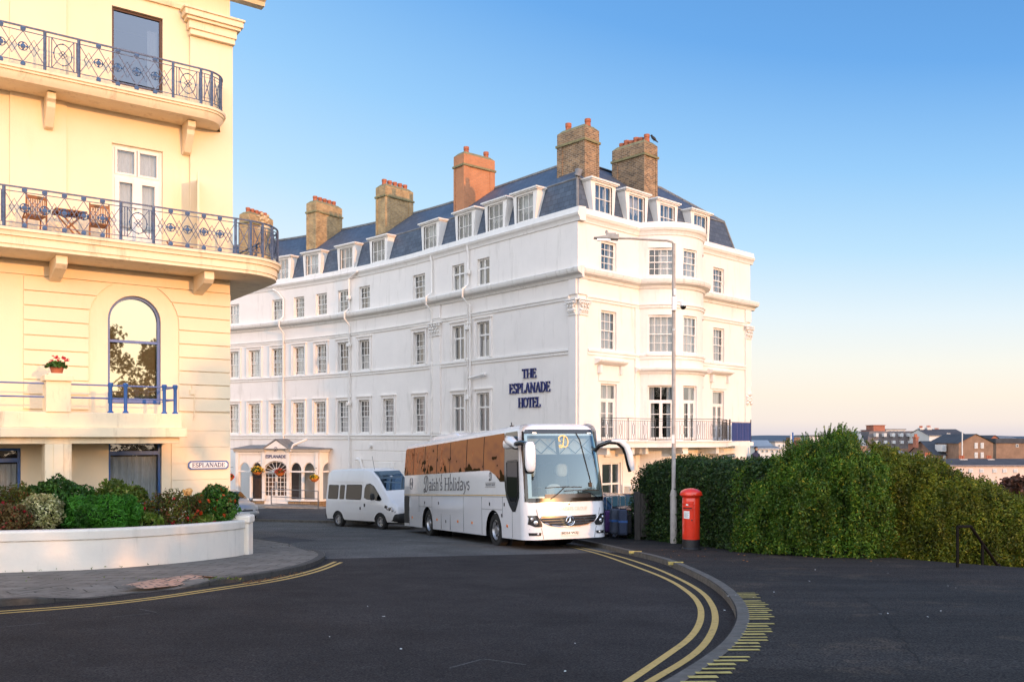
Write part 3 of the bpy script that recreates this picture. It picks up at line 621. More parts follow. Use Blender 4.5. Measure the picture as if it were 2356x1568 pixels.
# ---- iron railings: posts, ring panels and lozenge panels with rosettes
def railing(P, ins, zb, H, s0, m, posts, name='balcony_railing'):
    Q = []
    V = [Vector(p) for p in P]
    for i, p in enumerate(V):
        t = (V[min(i + 1, len(V) - 1)] - V[max(i - 1, 0)]).normalized(); Q.append(p + Vector((t.y, -t.x)) * ins)
    f, S = walkpath(Q, .1)
    def pt(s, z, off=0.):
        p = f(s); q = f(s + .02); t = (q - p).normalized() if (q - p).length > 1e-6 else Vector((-1, 0)); p = p + Vector((t.y, -t.x)) * -off; return LF(p.x, p.y, zb + z)
    rails = MB(); orn = MB(); ros = MB(); po = []
    n = int((S - s0) / .12)
    def run(a, b, z, r): 
        k = max(1, int((b - a) / .1)); rails.tube([pt(a + (b - a) * i / k, z) for i in range(k + 1)], r, 4)
    for z, r in ((H, .026), (H - .11, .013), (.13, .013), (.02, .016)): run(s0, S, z, r)
    def disc(s, z, r):
        c = pt(s, z, .0); e = pt(s + .02, z) - c; nrm = Vector((e.y, -e.x, 0)).normalized()
        nrm = nrm if nrm.dot(Vector((.58, -.81, 0))) > -.6 else -nrm
        ros.lathe([(r * .2, .035), (r * .55, .03), (r * .6, .018), (r, .016), (r, -.016), (r * .3, -.03)], c, 10, axis=nrm)
    def ring(s, z, rx, rz, w=.013, k=14):
        orn.tube([pt(s + rx * math.cos(2 * PI * i / k), z + rz * math.sin(2 * PI * i / k)) for i in range(k)], w, 4, closed=True)
    def bar(s1, z1, s2, z2, w=.012): orn.tube([pt(s1, z1), pt(s2, z2)], w, 4, cap=False)
    s = s0
    seq = posts
    for kind, L_ in seq:
        if s > S - .1: break
        L_ = min(L_, S - s)
        pb = MB(); c0 = pt(s, 0); c1 = pt(s, H - .02)
        pb.tube([c0, c1], .042, 4); po.append(pb)
        lo, hi = .13, H - .11; mz = (lo + hi) / 2
        if kind == 'ring':
            a, b = s + .09, s + L_ - .05
            for q in (a, b): bar(q, .13, q, hi)
            for q in (a + .06, b - .06): bar(q, .13, q, hi)
            mid = s + L_ / 2 + .02; ring(mid, mz, L_ * .27, (hi - lo) * .36)
            bar(a + .06, lo, b - .06, hi); bar(a + .06, hi, b - .06, lo)
            for q, t in ((.05, 0), (-.05, 0), (0, .05), (0, -.05)): ring(mid + q, mz + t, .045, .045, .012, 4)
            for q, t in ((L_ * .27, 0), (-L_ * .27, 0), (0, (hi - lo) * .36), (0, -(hi - lo) * .36)): ros.ball(pt(mid + q, mz + t), .022, 6, 4)
        elif kind == 'loz':
            k = max(1, round(L_ / .42)); w = L_ / k
            for i in range(k):
                c = s + w * i; d = c + w
                orn.tube([pt(c, hi), pt(c + w * .5, mz - .0), pt(c + w, lo)], .012, 4); orn.tube([pt(c, lo), pt(c + w * .5, mz), pt(c + w, hi)], .012, 4)
                x = c + w / 2
                orn.tube([pt(x - w * .24, mz), pt(x, mz + .2), pt(x + w * .24, mz), pt(x, mz - .2)], .012, 4, closed=True)
                if i:
                    disc(c, H - .055, .062); disc(c, .075, .058)
                    ring(c, mz, .1, .1); disc(c, mz, .06)
                    for q, t in ((.085, 0), (-.085, 0), (0, .085), (0, -.085)): ros.ball(pt(c + q, mz + t), .024, 6, 4)
        else:   # plain curved panels of bars
            k = 3
            bar(s + .08, lo + .08, s + L_ - .05, hi - .08); bar(s + .08, hi - .08, s + L_ - .05, lo + .08)
            for q in (s + .09, s + L_ - .06): bar(q, lo, q, hi)
            for z in (lo + .09, hi - .09): orn.tube([pt(s + L_ * i / 4, z) for i in range(5)], .007, 4)
        s += L_
    R = rails.build(name, m, lb, lorg)
    k_ = len(orn.v); orn.add(ros.v, ros.f, 1); orn.build('scrollwork', [m, M['rosette']], R, lorg, smooth=40)
    for pb in po: pb.build('railing_post', m, R, lorg, bevel=.006)
    return R
lowP = balcony_path('low'); upP = balcony_path('up')
# panel lists run from the left end of each balcony
def seq_for(ustart, P, marks): return marks
S_low0 = (LE - 1) - 6.2; S_up0 = (LE - 1) - 6.2
railing(lowP, -.09, 4.93, .97, S_low0, M['blue_iron'], [('ring', .5), ('loz', 2.55), ('ring', .78), ('loz', 2.1), ('x', .42), ('x', .38), ('x', .4), ('x', .5), ('loz', 2.6), ('x', .5)])
railing(upP, -.09, 8.88, .97, S_up0, M['blue_iron'], [('loz', 1.4), ('ring', .75), ('loz', 2.25), ('ring', .72), ('x', .3), ('x', .35), ('x', .5), ('x', .4)])

# ---- windows of the cream building (frame > pane, curtain)
def framebars(mb, fr, u0, u1, z0, z1, d0, d1, w, bars_u=(), bars_z=(), bw=None):
    bw = bw or w
    mb.box(u0, u0 + w, d0, d1, z0, z1, fr=fr); mb.box(u1 - w, u1, d0, d1, z0, z1, fr=fr)
    mb.box(u0 + w, u1 - w, d0, d1, z0, z0 + w, fr=fr); mb.box(u0 + w, u1 - w, d0, d1, z1 - w, z1, fr=fr)
    for b in bars_z: mb.box(u0 + w, u1 - w, d0 + .003, d1 - .003, b - bw / 2, b + bw / 2, fr=fr)
    for b in bars_u: mb.box(b - bw / 2, b + bw / 2, d0 + .006, d1 - .006, z0 + w, z1 - w, fr=fr)
def cloth(mb, fr, u0, u1, z0, z1, d, amp=.03, waves=5, n=40, mi=0, seed=0):
    for i in range(n):
        a, b = u0 + (u1 - u0) * i / n, u0 + (u1 - u0) * (i + 1) / n
        f = lambda u: d + amp * math.sin((u - u0) / (u1 - u0) * waves * 2 * PI + seed) + amp * .4 * math.sin((u - u0) * 37 + seed)
        mb.quad(fr(a, f(a), z0), fr(b, f(b), z0), fr(b, f(b), z1), fr(a, f(a), z1), mi)
M['brownframe'] = mat('dark brown frame', (.07, .03, .022), .5)
M['pane_sky'] = glassmat('sky mirroring glass', tint=(.35, .4, .45), refl=(.75, .85, 1), base=.11, edge=.95)
M['pane_gold'] = glassmat('mirroring glass', tint=(.72, .66, .5), refl=(1, .92, .68), base=.30, edge=.97, wavy=.02, ws=1)  # gold of the mirrored sky is put into the reflection colour
for k, o in enumerate((ops[0], ops[5])):
    mb = MB(); framebars(mb, LF, o[0] + .002, o[1] - .002, o[2] + .002, o[3] - .002, -.17, -.09, .06); W = mb.build('window', M['brownframe'], lb, lorg)
    mb = MB(); mb.quad(LF(o[0] + .06, -.13, o[2] + .06), LF(o[1] - .06, -.13, o[2] + .06), LF(o[1] - .06, -.13, o[3] - .06), LF(o[0] + .06, -.13, o[3] - .06)); mb.build('pane', M['pane_sky'], W, lorg)
    mb = MB(); cloth(mb, LF, o[0] + .08, o[0] + .33, o[2] + .05, o[3] - .3, -.3, .025, 3); mb.build('curtain', M['curtain'], W, lorg, smooth=60)
for o in (ops[1], ops[6]):
    mb = MB(); a, b, c, e = o[:4]; mid = (a + b) / 2
    framebars(mb, LF, a + .002, b - .002, c, e - .002, -.2, -.08, .075, [], [e - .82], .09)
    for (x0, x1) in ((a + .075, mid), (mid, b - .075)):
        framebars(mb, LF, x0, x1, c + .075, e - .86, -.17, -.06, .12); framebars(mb, LF, x0 + .01, x1 - .01, e - .78, e - .075, -.17, -.07, .06)
        mb.box(x0 + .12, x1 - .12, -.165, -.065, c + .2, c + .55, fr=LF)
    W = mb.build('french_door', M['trim'], lb, lorg, bevel=.006)
    mb = MB()
    for (x0, x1) in ((a + .075, mid), (mid, b - .075)):
        mb.quad(*[LF(u, -.11, z) for u, z in ((x0 + .11, c + .4), (x1 - .11, c + .4), (x1 - .11, e - .95), (x0 + .11, e - .95))]); mb.quad(*[LF(u, -.11, z) for u, z in ((x0 + .06, e - .75), (x1 - .06, e - .75), (x1 - .06, e - .1), (x0 + .06, e - .1))])
    mb.build('pane', M['glass'], W, lorg)
    mb = MB(); cloth(mb, LF, a + .1, b - .1, c + .3, e - .1, -.24, .02, 8); mb.build('curtain', M['curtain'], W, lorg, smooth=60)
    mb = MB(); mb.ball(LF(mid + .05, -.03, c + 1.15), .03); mb.build('door_handle', M['chrome'], W, lorg)
for o in (ops[2], ops[4]):   # round-headed windows with blue frames
    a, b, c, e, zs = o; cu = (a + b) / 2; rx = (b - a) / 2; n = 20
    def archpts(ins): return [(cu - (rx - ins) * math.cos(PI * k / n), zs + (e - zs - ins) * math.sin(PI * k / n)) for k in range(n + 1)]
    mb = MB(); P0 = [(a, c)] + archpts(.0) + [(b, c)]; P1 = [(a + .07, c + .1)] + archpts(.07) + [(b - .07, c + .1)]
    m_ = len(P0)
    for i in range(m_):
        j = (i + 1) % m_
        for (A, B, C, D) in ((LF(P0[i][0], -.1, P0[i][1]), LF(P0[j][0], -.1, P0[j][1]), LF(P1[j][0], -.1, P1[j][1]), LF(P1[i][0], -.1, P1[i][1])), (LF(P1[i][0], -.1, P1[i][1]), LF(P1[j][0], -.1, P1[j][1]), LF(P1[j][0], -.2, P1[j][1]), LF(P1[i][0], -.2, P1[i][1]))): mb.quad(A, B, C, D)
    mb.box(a + .06, b - .06, -.2, -.12, c + 1.62, c + 1.69, fr=LF); mb.box(a - .02, b + .02, -.2, -.06, c + .02, c + .14, fr=LF)
    W = mb.build('window', M['blue_paint'], lb, lorg, bevel=.004)
    mb = MB(); mb.poly([LF(u, -.16, z) for u, z in P1]); mb.build('pane', M['pane_gold'], W, lorg)
    mb = MB()
    for k in range(70):   # roller blind of fine slats
        z0 = c + .16 + k * .04
        if z0 > e - .1: break
        half = rx - .08 if z0 < zs else (rx - .08) * math.sqrt(max(0, 1 - ((z0 - zs + .03) / (e - zs)) ** 2))
        if half > .05: mb.quad(LF(cu - half, -.26, z0), LF(cu + half, -.26, z0), LF(cu + half, -.235, z0 + .036), LF(cu - half, -.235, z0 + .036))
    mb.build('blind', M['curtain'], W, lorg)
for o in (ops[3], ops[7]):
    a, b, c, e = o[:4]; mb = MB(); framebars(mb, LF, a + .002, b - .002, c, e - .002, -.2, -.1, .06, [], [e - .3], .1); W = mb.build('window', M['blue_paint'], lb, lorg)
    mb = MB(); mb.quad(*[LF(u, -.15, z) for u, z in ((a + .05, c), (b - .05, c), (b - .05, e - .04), (a + .05, e - .04))]); mb.build('pane', M['glass'], W, lorg)
    mb = MB(); cloth(mb, LF, a + .05, b - .05, c, e - .4, -.32, .03, 7); mb.build('curtain', M['curtain'], W, lorg, smooth=60)

# ---- rusticated courses round the ground-floor arch
mb = MB(); zc = [.72 + .37 * i for i in range(10)]; cu, R_in, zspr = 2.535, 1.13, 3.05
def arch_half(z):  # half width of the recess at height z
    return R_in if z < zspr else math.sqrt(max(0, R_in ** 2 - (z - zspr) ** 2))
for i in range(len(zc) - 1):
    z0, z1 = zc[i] + .012, zc[i + 1] - .012
    for side in (-1, 1):
        n = 6; pts = []
        for k in range(n + 1):
            z = z0 + (z1 - z0) * k / n; pts.append((cu + side * max(.02, arch_half(z)), z))
        far = .0 if side < 0 else 5.15
        pts += [(far, z1), (far, z0)]
        mb.prism(pts, .004, .05, lambda u, d, z: LF(u, d, z))
    mb.box(6.15 + .0, 6.3, .004, .05, z0, z1, fr=LF)
mb.box(.02, 16, .004, .05, 4.07, 4.34, fr=LF)
mb.build('stone_course', M['cream'], lb, lorg, bevel=.01)
mb = MB()   # basement course panels right of the window
for i in range(9):
    z0 = -3.4 + .45 * i
    mb.box(.0, 1.6, .004, .03, z0 + .004, z0 + .446, fr=LF)
mb.build('stone_course', M['cream'], lb, lorg)

# ---- terrace on a pillar, with pier and blue rails
TD = 1.5
mb = MB()
mb.box(1.72, LE, .055, TD, .25, .62, fr=LF); mb.box(1.62, LE, .055, TD + .12, .02, .25, fr=LF); mb.box(1.76, LE, .056, TD - .06, -.14, .02, fr=LF)
mb.build('terrace', M['cream_trim'], lb, lorg, bevel=.015)
for u in (4.27, 8.6):
    mb = MB(); mb.box(u + .04, u + .58, TD - .55, TD + .03, .62, 1.36, fr=LF); mb.box(u, u + .62, TD - .6, TD + .09, 1.36, 1.5, fr=LF); mb.box(u + .1, u + .52, TD - .5, TD - .02, 1.5, 1.55, fr=LF)
    mb.build('pier', M['cream_trim'], lb, lorg, bevel=.015)
    mb = MB(); mb.box(u + .02, u + .6, TD - .55, TD - .01, G0, -.14, fr=LF); mb.box(u + .2, u + .42, TD - .01, TD + .02, G0, -.14, fr=LF)
    mb.build('pillar', M['cream_trim'], lb, lorg, bevel=.012)
mb = MB()
for z in (.98, 1.3):
    for a, b in ((1.85, 4.3), (4.87, 8.62)): mb.tube([LF(a, TD - .15, z), LF(b, TD - .15, z)], .02, 6)
    mb.tube([LF(1.85, TD - .15, z), LF(1.85, .06, z)], .02, 6)
RL = mb.build('terrace_railing', M['blue_paint'], lb, lorg)
for u, dd in ((1.85, TD - .15), (2.12, TD - .15), (3.05, TD - .15), (3.4, TD - .15)):
    mb = MB(); mb.lathe([(.075, 0), (.075, .03), (.045, .06), (.045, .62), (.06, .66), (.07, .72), (.05, .75)], LF(u, dd, .62), 10); mb.build('railing_post', M['blue_paint'], RL, lorg, smooth=40)
# small cable box and drop on the wall, open blind by the corner
mb = MB(); mb.box(1.0, 1.12, .05, .09, 1.2, 1.34, fr=LF); mb.tube([LF(1.1, .06, 1.25), LF(1.0, .07, 1.22), LF(1.0, .065, .55), LF(1.04, .065, .5)], .012, 6); mb.tube([LF(1.06, .06, 1.34), LF(1.07, .06, 1.45)], .02, 6)
mb.build('cable', M['cream_trim'], lb, lorg)
mb = MB()   # shutter leaf standing open at the corner
SH = frame((LF(.95, .1, 0).x, LF(.95, .1, 0).y), Vector((.35, -.93, 0)), Vector((.93, .35, 0)), EYE)
framebars(mb, SH, 0, 1.0, 4.98, 7.1, 0, .05, .06)
mb.quad(SH(0.05, .02, 5), SH(.95, .02, 5), SH(.95, .02, 7.05), SH(.05, .02, 7.05))
mb.build('shutter', M['cream_trim'], lb, lorg)

# ---- street sign
sg = thing('street_sign', 'white street name plate with a blue border reading ESPLANADE', 'street sign', LF(.65, .05, -.75))
su0, su1, sz0, sz1 = .06, 1.17, -.87, -.63
def cutrect(u0, u1, z0, z1, c): return [(u0 + c, z0), (u1 - c, z0), (u1 - c * .6, z0 + c * .4), (u1, z0 + c), (u1, z1 - c), (u1 - c * .6, z1 - c * .4), (u1 - c, z1), (u0 + c, z1), (u0 + c * .6, z1 - c * .4), (u0, z1 - c), (u0, z0 + c), (u0 + c * .6, z0 + c * .4)]
mb = MB(); mb.prism(cutrect(su0, su1, sz0, sz1, .06), .05, .072, LF); mb.build('border', M['blue_paint'], sg, sg.location)
mb = MB(); mb.prism(cutrect(su0 + .035, su1 - .035, sz0 + .035, sz1 - .035, .05), .0722, .078, LF); mb.build('plate', M['signwhite'], sg, sg.location)
mb = MB(); serif(mb, 'ESPLANADE', LR, -(su0 + su1) / 2, sz0 + .068, .112, .90, .0782, .081, wt=1.35); mb.build('lettering', M['navy'], sg, sg.location)
# ================================================================ the white hotel
HC = Vector((2.83, 38.0))
class Crescent:
    """left front: straight near the corner, then curving round; u runs leftwards from the corner"""
    def __init__(s):
        s.P = [HC.copy()]; s.T = []; s.st = .1
        for i in range(480):
            u = (i + .5) * s.st; th = 50.0 if u < 11.5 else 50.0 - 1.22 * (u - 11.5)
            t = Vector((-math.cos(math.radians(th)), math.sin(math.radians(th)))); s.T.append(t); s.P.append(s.P[-1] + t * s.st)
        s.T.append(s.T[-1])
    def __call__(s, u, d, z):
        if u < 0: p = HC + s.T[0] * u; t = s.T[0]
        else:
            k = min(len(s.P) - 2, int(u / s.st)); f = u / s.st - k; p = s.P[k].lerp(s.P[k + 1], f)
            t = s.T[k] if k == 0 else s.T[k - 1].lerp(s.T[k], .5 + f / 2); t = t.normalized()
        n = Vector((-t.y, t.x)); n = n if n.y < 0 else -n
        return Vector((p.x + n.x * d, p.y + n.y * d, EYE + z))
    def ang(s, u):
        a = s(u - .05, 0, 0); b = s(u + .05, 0, 0); return math.atan2(b.y - a.y, b.x - a.x)
CL = Crescent()
RT = Vector((.72, .694, 0)); RN = Vector((.694, -.72, 0))
HR = frame(HC, RT, RN, EYE)
ho = thing('hotel', 'long white hotel terrace curving along the side street, with slate mansard roof and brick chimneys', 'hotel', (HC.x, HC.y, 0))
horg = (HC.x, HC.y, 0)
ULEN, RLEN = 36.0, 13.9
ROWS = {'g': None, 1: (.27, 2.2), 2: (3.9, 5.66), 3: (7.43, 8.75)}
def hu(xd): return hit(xd, CL, -.5, 47)
def hr(xd): return hit(xd, HR, -1, 14.5)
LW = {3: [(950, 978), (1040, 1068), (1098, 1126), (626, 650), (676, 700), (727, 752), (778, 803), (826, 851), (528, 548)],
      2: [(952, 979), (1042, 1069), (1098, 1127), (573, 599), (626, 650), (676, 701), (727, 752), (778, 803), (826, 851), (528, 548)],
      1: [(952, 979), (1042, 1069), (1098, 1127), (573, 598), (624, 650), (676, 700), (724, 750), (778, 803), (826, 851), (882, 907), (528, 547)]}
lops = []; lwin = []
for r, L_ in LW.items():
    for a, b in L_:
        u1, u0 = hu(a), hu(b); uc = (u0 + u1) / 2; wd = max(.96, min(1.12, abs(u1 - u0)))
        lwin.append((r, uc, wd, a)); lops.append((uc - wd / 2, uc + wd / 2, *ROWS[r]))
mb = MB(); usL = [i * .75 for i in range(int(ULEN / .75) + 1)] + [ULEN]
wall(mb, CL, usL, -4.4, 9.9, lops, 0, .22)
# right front with the opening of the bow
BU, BD, BR = 6.4, -.7, 2.3
bh = math.sqrt(BR ** 2 - BD ** 2); b0, b1 = BU - bh, BU + bh
rw = [(r, hr(1401), 1.06) for r in (3, 2)] + [(r, hr(1654), 1.0) for r in (3, 2)]
rops = [(u - w / 2, u + w / 2, *ROWS[r]) for r, u, w in rw]
dr = [(hr(1401), 1.12), (hr(1653), 1.05)]
rops += [(u - w / 2, u + w / 2, -.12, 2.42) for u, w in dr]
gnd = [(hr(1404) - .55, hr(1404) + .75, -4.2, -1.1), (1.6 + 3.2, 1.6 + 5.4, -3.9, -1.55)]
wall(mb, HR, [0, b0, b1, RLEN], -4.6, 9.9, rops + [(b0, b1, -4.6, 9.32)] + gnd[:1], 0, .22)
def BF(a, d, z):   # frame of the bow: a = angle from its outward axis (radians, + to the right)
    return HR(BU + (BR + d) * math.sin(a), BD + (BR + d) * math.cos(a), z)
amax = math.acos(-BD / BR)
BA = lambda u, d, z: BF(u / BR, d, z)     # arc-length version
bo = []
# bow windows: arc position from photo columns
def bowhit(xd):
    return hit(xd, BA, -amax * BR, .45 * BR)
ba1 = (bowhit(1497) + bowhit(1545)) / 2; ba2 = (bowhit(1573) + bowhit(1603)) / 2; ba0 = ba1 - (ba2 - ba1)
BW = [(ba1, 1.25), (ba2, .95)]
if ba2 + 1.9 < amax * BR - .4: BW.append((ba2 + 1.7, .95))
for r in (3, 2): bo += [(a - w / 2, a + w / 2, *ROWS[r]) for a, w in BW]
bo += [(a - w / 2, a + w / 2, -.12, 2.42) for a, w in BW]
wall(mb, BA, [-amax * BR + 2 * amax * BR * i / 24 for i in range(25)], -4.6, 9.75, bo, 0, .2)
# far side and back, so that the house is closed
pb = [CL(ULEN, 0, 0), CL(ULEN, -9, 0), CL(22, -9, 0), CL(11, -9, 0), HR(RLEN, -9.5, 0), HR(RLEN, 0, 0)]
for i in range(5):
    a, b = pb[i], pb[i + 1]; mb.quad(a + Vector((0, 0, -4.6)), b + Vector((0, 0, -4.6)), b + Vector((0, 0, 9.9)), a + Vector((0, 0, 9.9)))
mb.build('wall', M['white'], ho, horg)
mb = MB()   # inside floors and backs, coloured near-black for the unlit rooms
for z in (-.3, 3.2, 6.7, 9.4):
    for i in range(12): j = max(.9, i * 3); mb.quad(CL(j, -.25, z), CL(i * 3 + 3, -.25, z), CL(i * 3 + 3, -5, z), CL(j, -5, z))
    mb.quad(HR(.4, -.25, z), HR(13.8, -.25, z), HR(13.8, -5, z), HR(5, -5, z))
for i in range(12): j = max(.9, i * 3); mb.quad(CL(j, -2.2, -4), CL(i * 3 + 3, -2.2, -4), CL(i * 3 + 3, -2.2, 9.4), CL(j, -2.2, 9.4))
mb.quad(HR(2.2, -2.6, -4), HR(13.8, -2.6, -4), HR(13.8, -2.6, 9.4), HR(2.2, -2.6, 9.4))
mb.build('dark_lining', M['dark'], ho, horg)

# ---- cornices and strings run round both fronts
def usr(a, b, st=.75): n = max(1, int((b - a) / st)); return [a + (b - a) * i / n for i in range(n + 1)]
def aroundL(name, prof, a=0.0, b=ULEN, m='trim'):
    mb = MB(); mb.sweep(prof, CL, usr(a, b)); return mb.build(name, M[m], ho, horg)
def rightrun(name, prof, m='trim', bow=True, ends=(0, RLEN)):
    mb = MB(); dmax = max(p[0] for p in prof)
    bt0, bt1 = b0, b1
    mb.sweep(prof, HR, [ends[0], bt0 + .03]); mb.sweep(prof, HR, [bt1 - .03, ends[1]])
    if bow: mb.sweep(prof, BA, [-amax * BR + 2 * amax * BR * i / 26 for i in range(27)])
    return mb.build(name, M[m], ho, horg)
PAR = [(-.3, 9.34), (.04, 9.34), (.06, 9.42), (.1, 9.5), (.16, 9.56), (.2, 9.66), (.14, 9.7), (.1, 9.93), (-.3, 9.95)]
COR = [(-.05, 6.86), (.06, 6.88), (.1, 7.0), (.3, 7.08), (.34, 7.16), (.36, 7.28), (.28, 7.33), (-.05, 7.38)]
ARC = [(-.05, 5.98), (.05, 5.99), (.06, 6.08), (.1, 6.12), (.1, 6.17), (-.05, 6.2)]
ST2 = [(-.05, 3.62), (.05, 3.64), (.05, 3.74), (.1, 3.78), (.1, 3.86), (-.05, 3.9)]
ST1 = [(-.05, -.08), (.06, -.06), (.06, .08), (.12, .12), (.12, .2), (-.05, .24)]
E9 = [(d, z) for d, z in PAR]
aroundL('parapet', PAR, -.2); rightrun('parapet', PAR, ends=(-.0, RLEN + .2))
aroundL('cornice', COR, -.36, m='cornice'); rightrun('cornice', COR, m='cornice', ends=(0, RLEN + .36))
aroundL('frieze_moulding', ARC, .5); rightrun('frieze_moulding', ARC, ends=(.55, RLEN - .5))
aroundL('string_course', ST2, .5); rightrun('string_course', ST2, ends=(.6, RLEN - .5))
aroundL('string_course', ST1, .5)
rightrun('string_course', [(-.05, 2.95), (.06, 2.97), (.1, 3.05), (.24, 3.12), (.26, 3.2), (-.05, 3.26)], ends=(b0 - .3, b1 + .3)) 
# parapet roof of the bow
mb = MB(); n = 24; C_ = HR(BU, BD, 9.93)
for i in range(n):
    a0 = -amax + 2 * amax * i / n; a1 = -amax + 2 * amax * (i + 1) / n; mb.add([C_, BF(a0, .1, 9.93), BF(a1, .1, 9.93)], [(0, 1, 2)])
mb.build('bow_roof', M['trim'], ho, horg)
# ---- pilasters and leaf capitals
def capital(fr, u0, u1, d, name='capital'):
    mb = MB(); w = u1 - u0
    mb.box(u0 - .02, u1 + .02, .002, d + .05, 5.3, 5.36, fr=fr); mb.box(u0 - .1, u1 + .1, .002, d + .13, 5.93, 5.99, fr=fr)
    for row, (z, q, out) in enumerate(((5.42, 4, .08), (5.58, 3, .1), (5.74, 4, .13))):
        for i in range(q):
            u = u0 + w * (i + .5) / q + (.03 if row == 1 else 0)
            for k in range(3): mb.ball(fr(u + .035 * math.sin(k * 2.4), d + out * (.4 + .3 * k), z + .05 * k), (.055, .055, .06), 5, 4)
    for s_ in (u0 - .06, u1 + .06):
        for k in range(6): a = k * 1.1; mb.ball(fr(s_ + .05 * math.cos(a), d + .1, 5.84 + .05 * math.sin(a)), .035, 5, 4)
    mb.box(u0, u1, .002, d + .02, 5.36, 5.93, fr=fr)
    return mb.build(name, M['trim'], ho, horg, smooth=50)
for fr, a, b in ((CL, .03, .5), (CL, hu(1015), hu(991)), (HR, .0, .55), (HR, RLEN - .55, RLEN - .02)):
    mb = MB(); mb.box(a, b, .002, .09, .24 if fr is HR else .24, 5.3, fr=fr); mb.box(a, b, .002, .09, 6.2, 6.86, fr=fr)
    if fr is CL: mb.box(a, b, .002, .09, -4.2, -.08, fr=fr)
    mb.build('pilaster', M['white'], ho, horg, bevel=.008)
    capital(fr, a, b, .09)
for u in (b0 - .1, b1 + .1):
    mb = MB(); mb.box(u - .2, u + .2, .002, .06, -4, 5.98, fr=HR); mb.build('pilaster', M['white'], ho, horg)
capital_low = MB()
for k in range(14): a = k * .9; capital_low.ball(HR(RLEN - .28 + .2 * math.cos(a), .13, 2.1 + .25 * math.sin(a * 1.7)), .09, 5, 4)
capital_low.build('capital', M['trim'], ho, horg, smooth=50)

# ---- sash windows: one of each kind, then copies (window > pane, curtain, surround)
IDF = lambda u, d, z: Vector((u, d, z))
def make_window(wd, ht, cols, rows, cur, surround, seedv, open_=0., style='sash', glass='glass', barw=.026):
    """local: x along the wall, y outward, z up from the sill"""
    mb = MB(); h = wd / 2
    mb.box(-h - .06, h + .06, -.2, .05, -.07, .02)
    if style == 'sash':
        md = ht * .5
        framebars(mb, IDF, -h + .002, h - .002, .02, ht - .002, -.2, -.1, .055)
        lo = .05 + open_
        framebars(mb, IDF, -h + .05, h - .05, lo, md + .03 + open_, -.175, -.13, .045, [-h + .05 + (wd - .1) * (i + 1) / cols for i in range(cols - 1)], [lo + (md - .02) * (i + 1) / rows for i in range(rows - 1)], barw)
        framebars(mb, IDF, -h + .052, h - .052, md - .02, ht - .05, -.128, -.1, .045, [-h + .05 + (wd - .1) * (i + 1) / cols for i in range(cols - 1)], [md + (ht - md - .06) * (i + 1) / rows for i in range(rows - 1)], barw)
    else:   # four-light casement
        framebars(mb, IDF, -h + .002, h - .002, .02, ht - .002, -.2, -.1, .07, [0], [ht * .64], .08)
    if open_: pass
    wm = mb
    gl = MB(); gl.quad((-h + .05, -.152, .05), (h - .05, -.152, .05), (h - .05, -.152, ht - .05), (-h + .05, -.152, ht - .05))
    cu = MB()
    if cur == 'full': cloth(cu, IDF, -h + .03, h - .03, .03, ht - .03, -.3, .025, 6, 30, 0, seedv)
    elif cur == 'half': cloth(cu, IDF, -h + .03, h - .03, .03, ht * .52, -.3, .02, 6, 30, 0, seedv); cloth(cu, IDF, -h, -h + .2, .03, ht, -.34, .02, 2, 10, 0, seedv)
    elif cur == 'sides': cloth(cu, IDF, -h + .02, -h + wd * .33, .03, ht - .03, -.3, .025, 3, 16, 0, seedv); cloth(cu, IDF, h - wd * .3, h - .02, .03, ht - .03, -.3, .025, 3, 16, 0, seedv)
    elif cur == 'left': cloth(cu, IDF, -h + .02, h * .15, .03, ht - .03, -.3, .025, 3, 16, 0, seedv)
    sr = MB()
    if surround:
        w_ = .17
        for d0, d1, a in ((.002, .05, w_), (.05, .08, .05)):
            x1 = h + w_; x0 = x1 - a
            sr.box(x0, x1, d0, d1, 0, ht + w_); sr.box(-x1, -x0, d0, d1, 0, ht + w_); sr.box(-x0, x0, d0, d1, ht + w_ - a, ht + w_) if a < w_ else sr.box(-h, h, d0, d1, ht, ht + w_)
        sr.box(-h - w_ - .05, h + w_ + .05, .002, .12, ht + w_, ht + w_ + .05)
    return wm, gl, cu, sr
WPROTO = {}
def window_at(pos, rz, wd, ht, cols, rows, cur, surround, style='sash', open_=0., drape=False):
    key = (round(wd, 2), round(ht, 2), cols, rows, cur, surround, style, open_, drape)
    if key not in WPROTO:
        wm, gl, cu, sr = make_window(wd, ht, cols, rows, cur, surround, len(WPROTO) * 1.7, open_, style)
        W = wm.build('window', M['trim'], ho); gl.build('pane', M['glass'], W)
        if cu.v: cu.build('curtain', M['drape'] if drape else M['curtain'], W, smooth=60)
        if sr.v: sr.build('surround', M['white'], W)
        WPROTO[key] = W
    else: W = copytree(WPROTO[key], ho)
    W.location = Vector(pos) - Vector(horg); W.rotation_euler = (0, 0, rz)
    return W
RC = random.Random(5)
for r, uc, wd, a in lwin:
    z0, z1 = ROWS[r]; rz = CL.ang(uc)
    wd = round(wd / .04) * .04
    if a > 1030: st, co, ro = 'casement', 2, 2
    else: st, co, ro = 'sash', 3, (3 if r == 1 else 2)
    cur = {778: 'sides', 626: 'sides', 1042: '', 952: 'left', 1040: 'half', 882: 'full'}.get(a if r != 1 or a > 1000 else a, RC.choice(['full', 'half', 'sides', 'full', 'left', 'half'])) if r == 2 else RC.choice(['full', 'sides', 'half', 'full', 'left', 'sides'])
    if a > 1030 and r == 1: cur = ''
    op = .12 if (r == 2 and a in (573, 626, 727, 676, 952)) else 0.
    window_at(CL(uc, 0, z0), rz, wd, z1 - z0, co, ro, cur, r < 3, st, op, drape=(r == 2 and a == 778))
rzR = math.atan2(RT.y, RT.x) + PI
for r, u, w_ in rw:
    window_at(HR(u, 0, ROWS[r][0]), rzR, w_, ROWS[r][1] - ROWS[r][0], 3, 2, 'sides' if r == 3 else 'full', False)
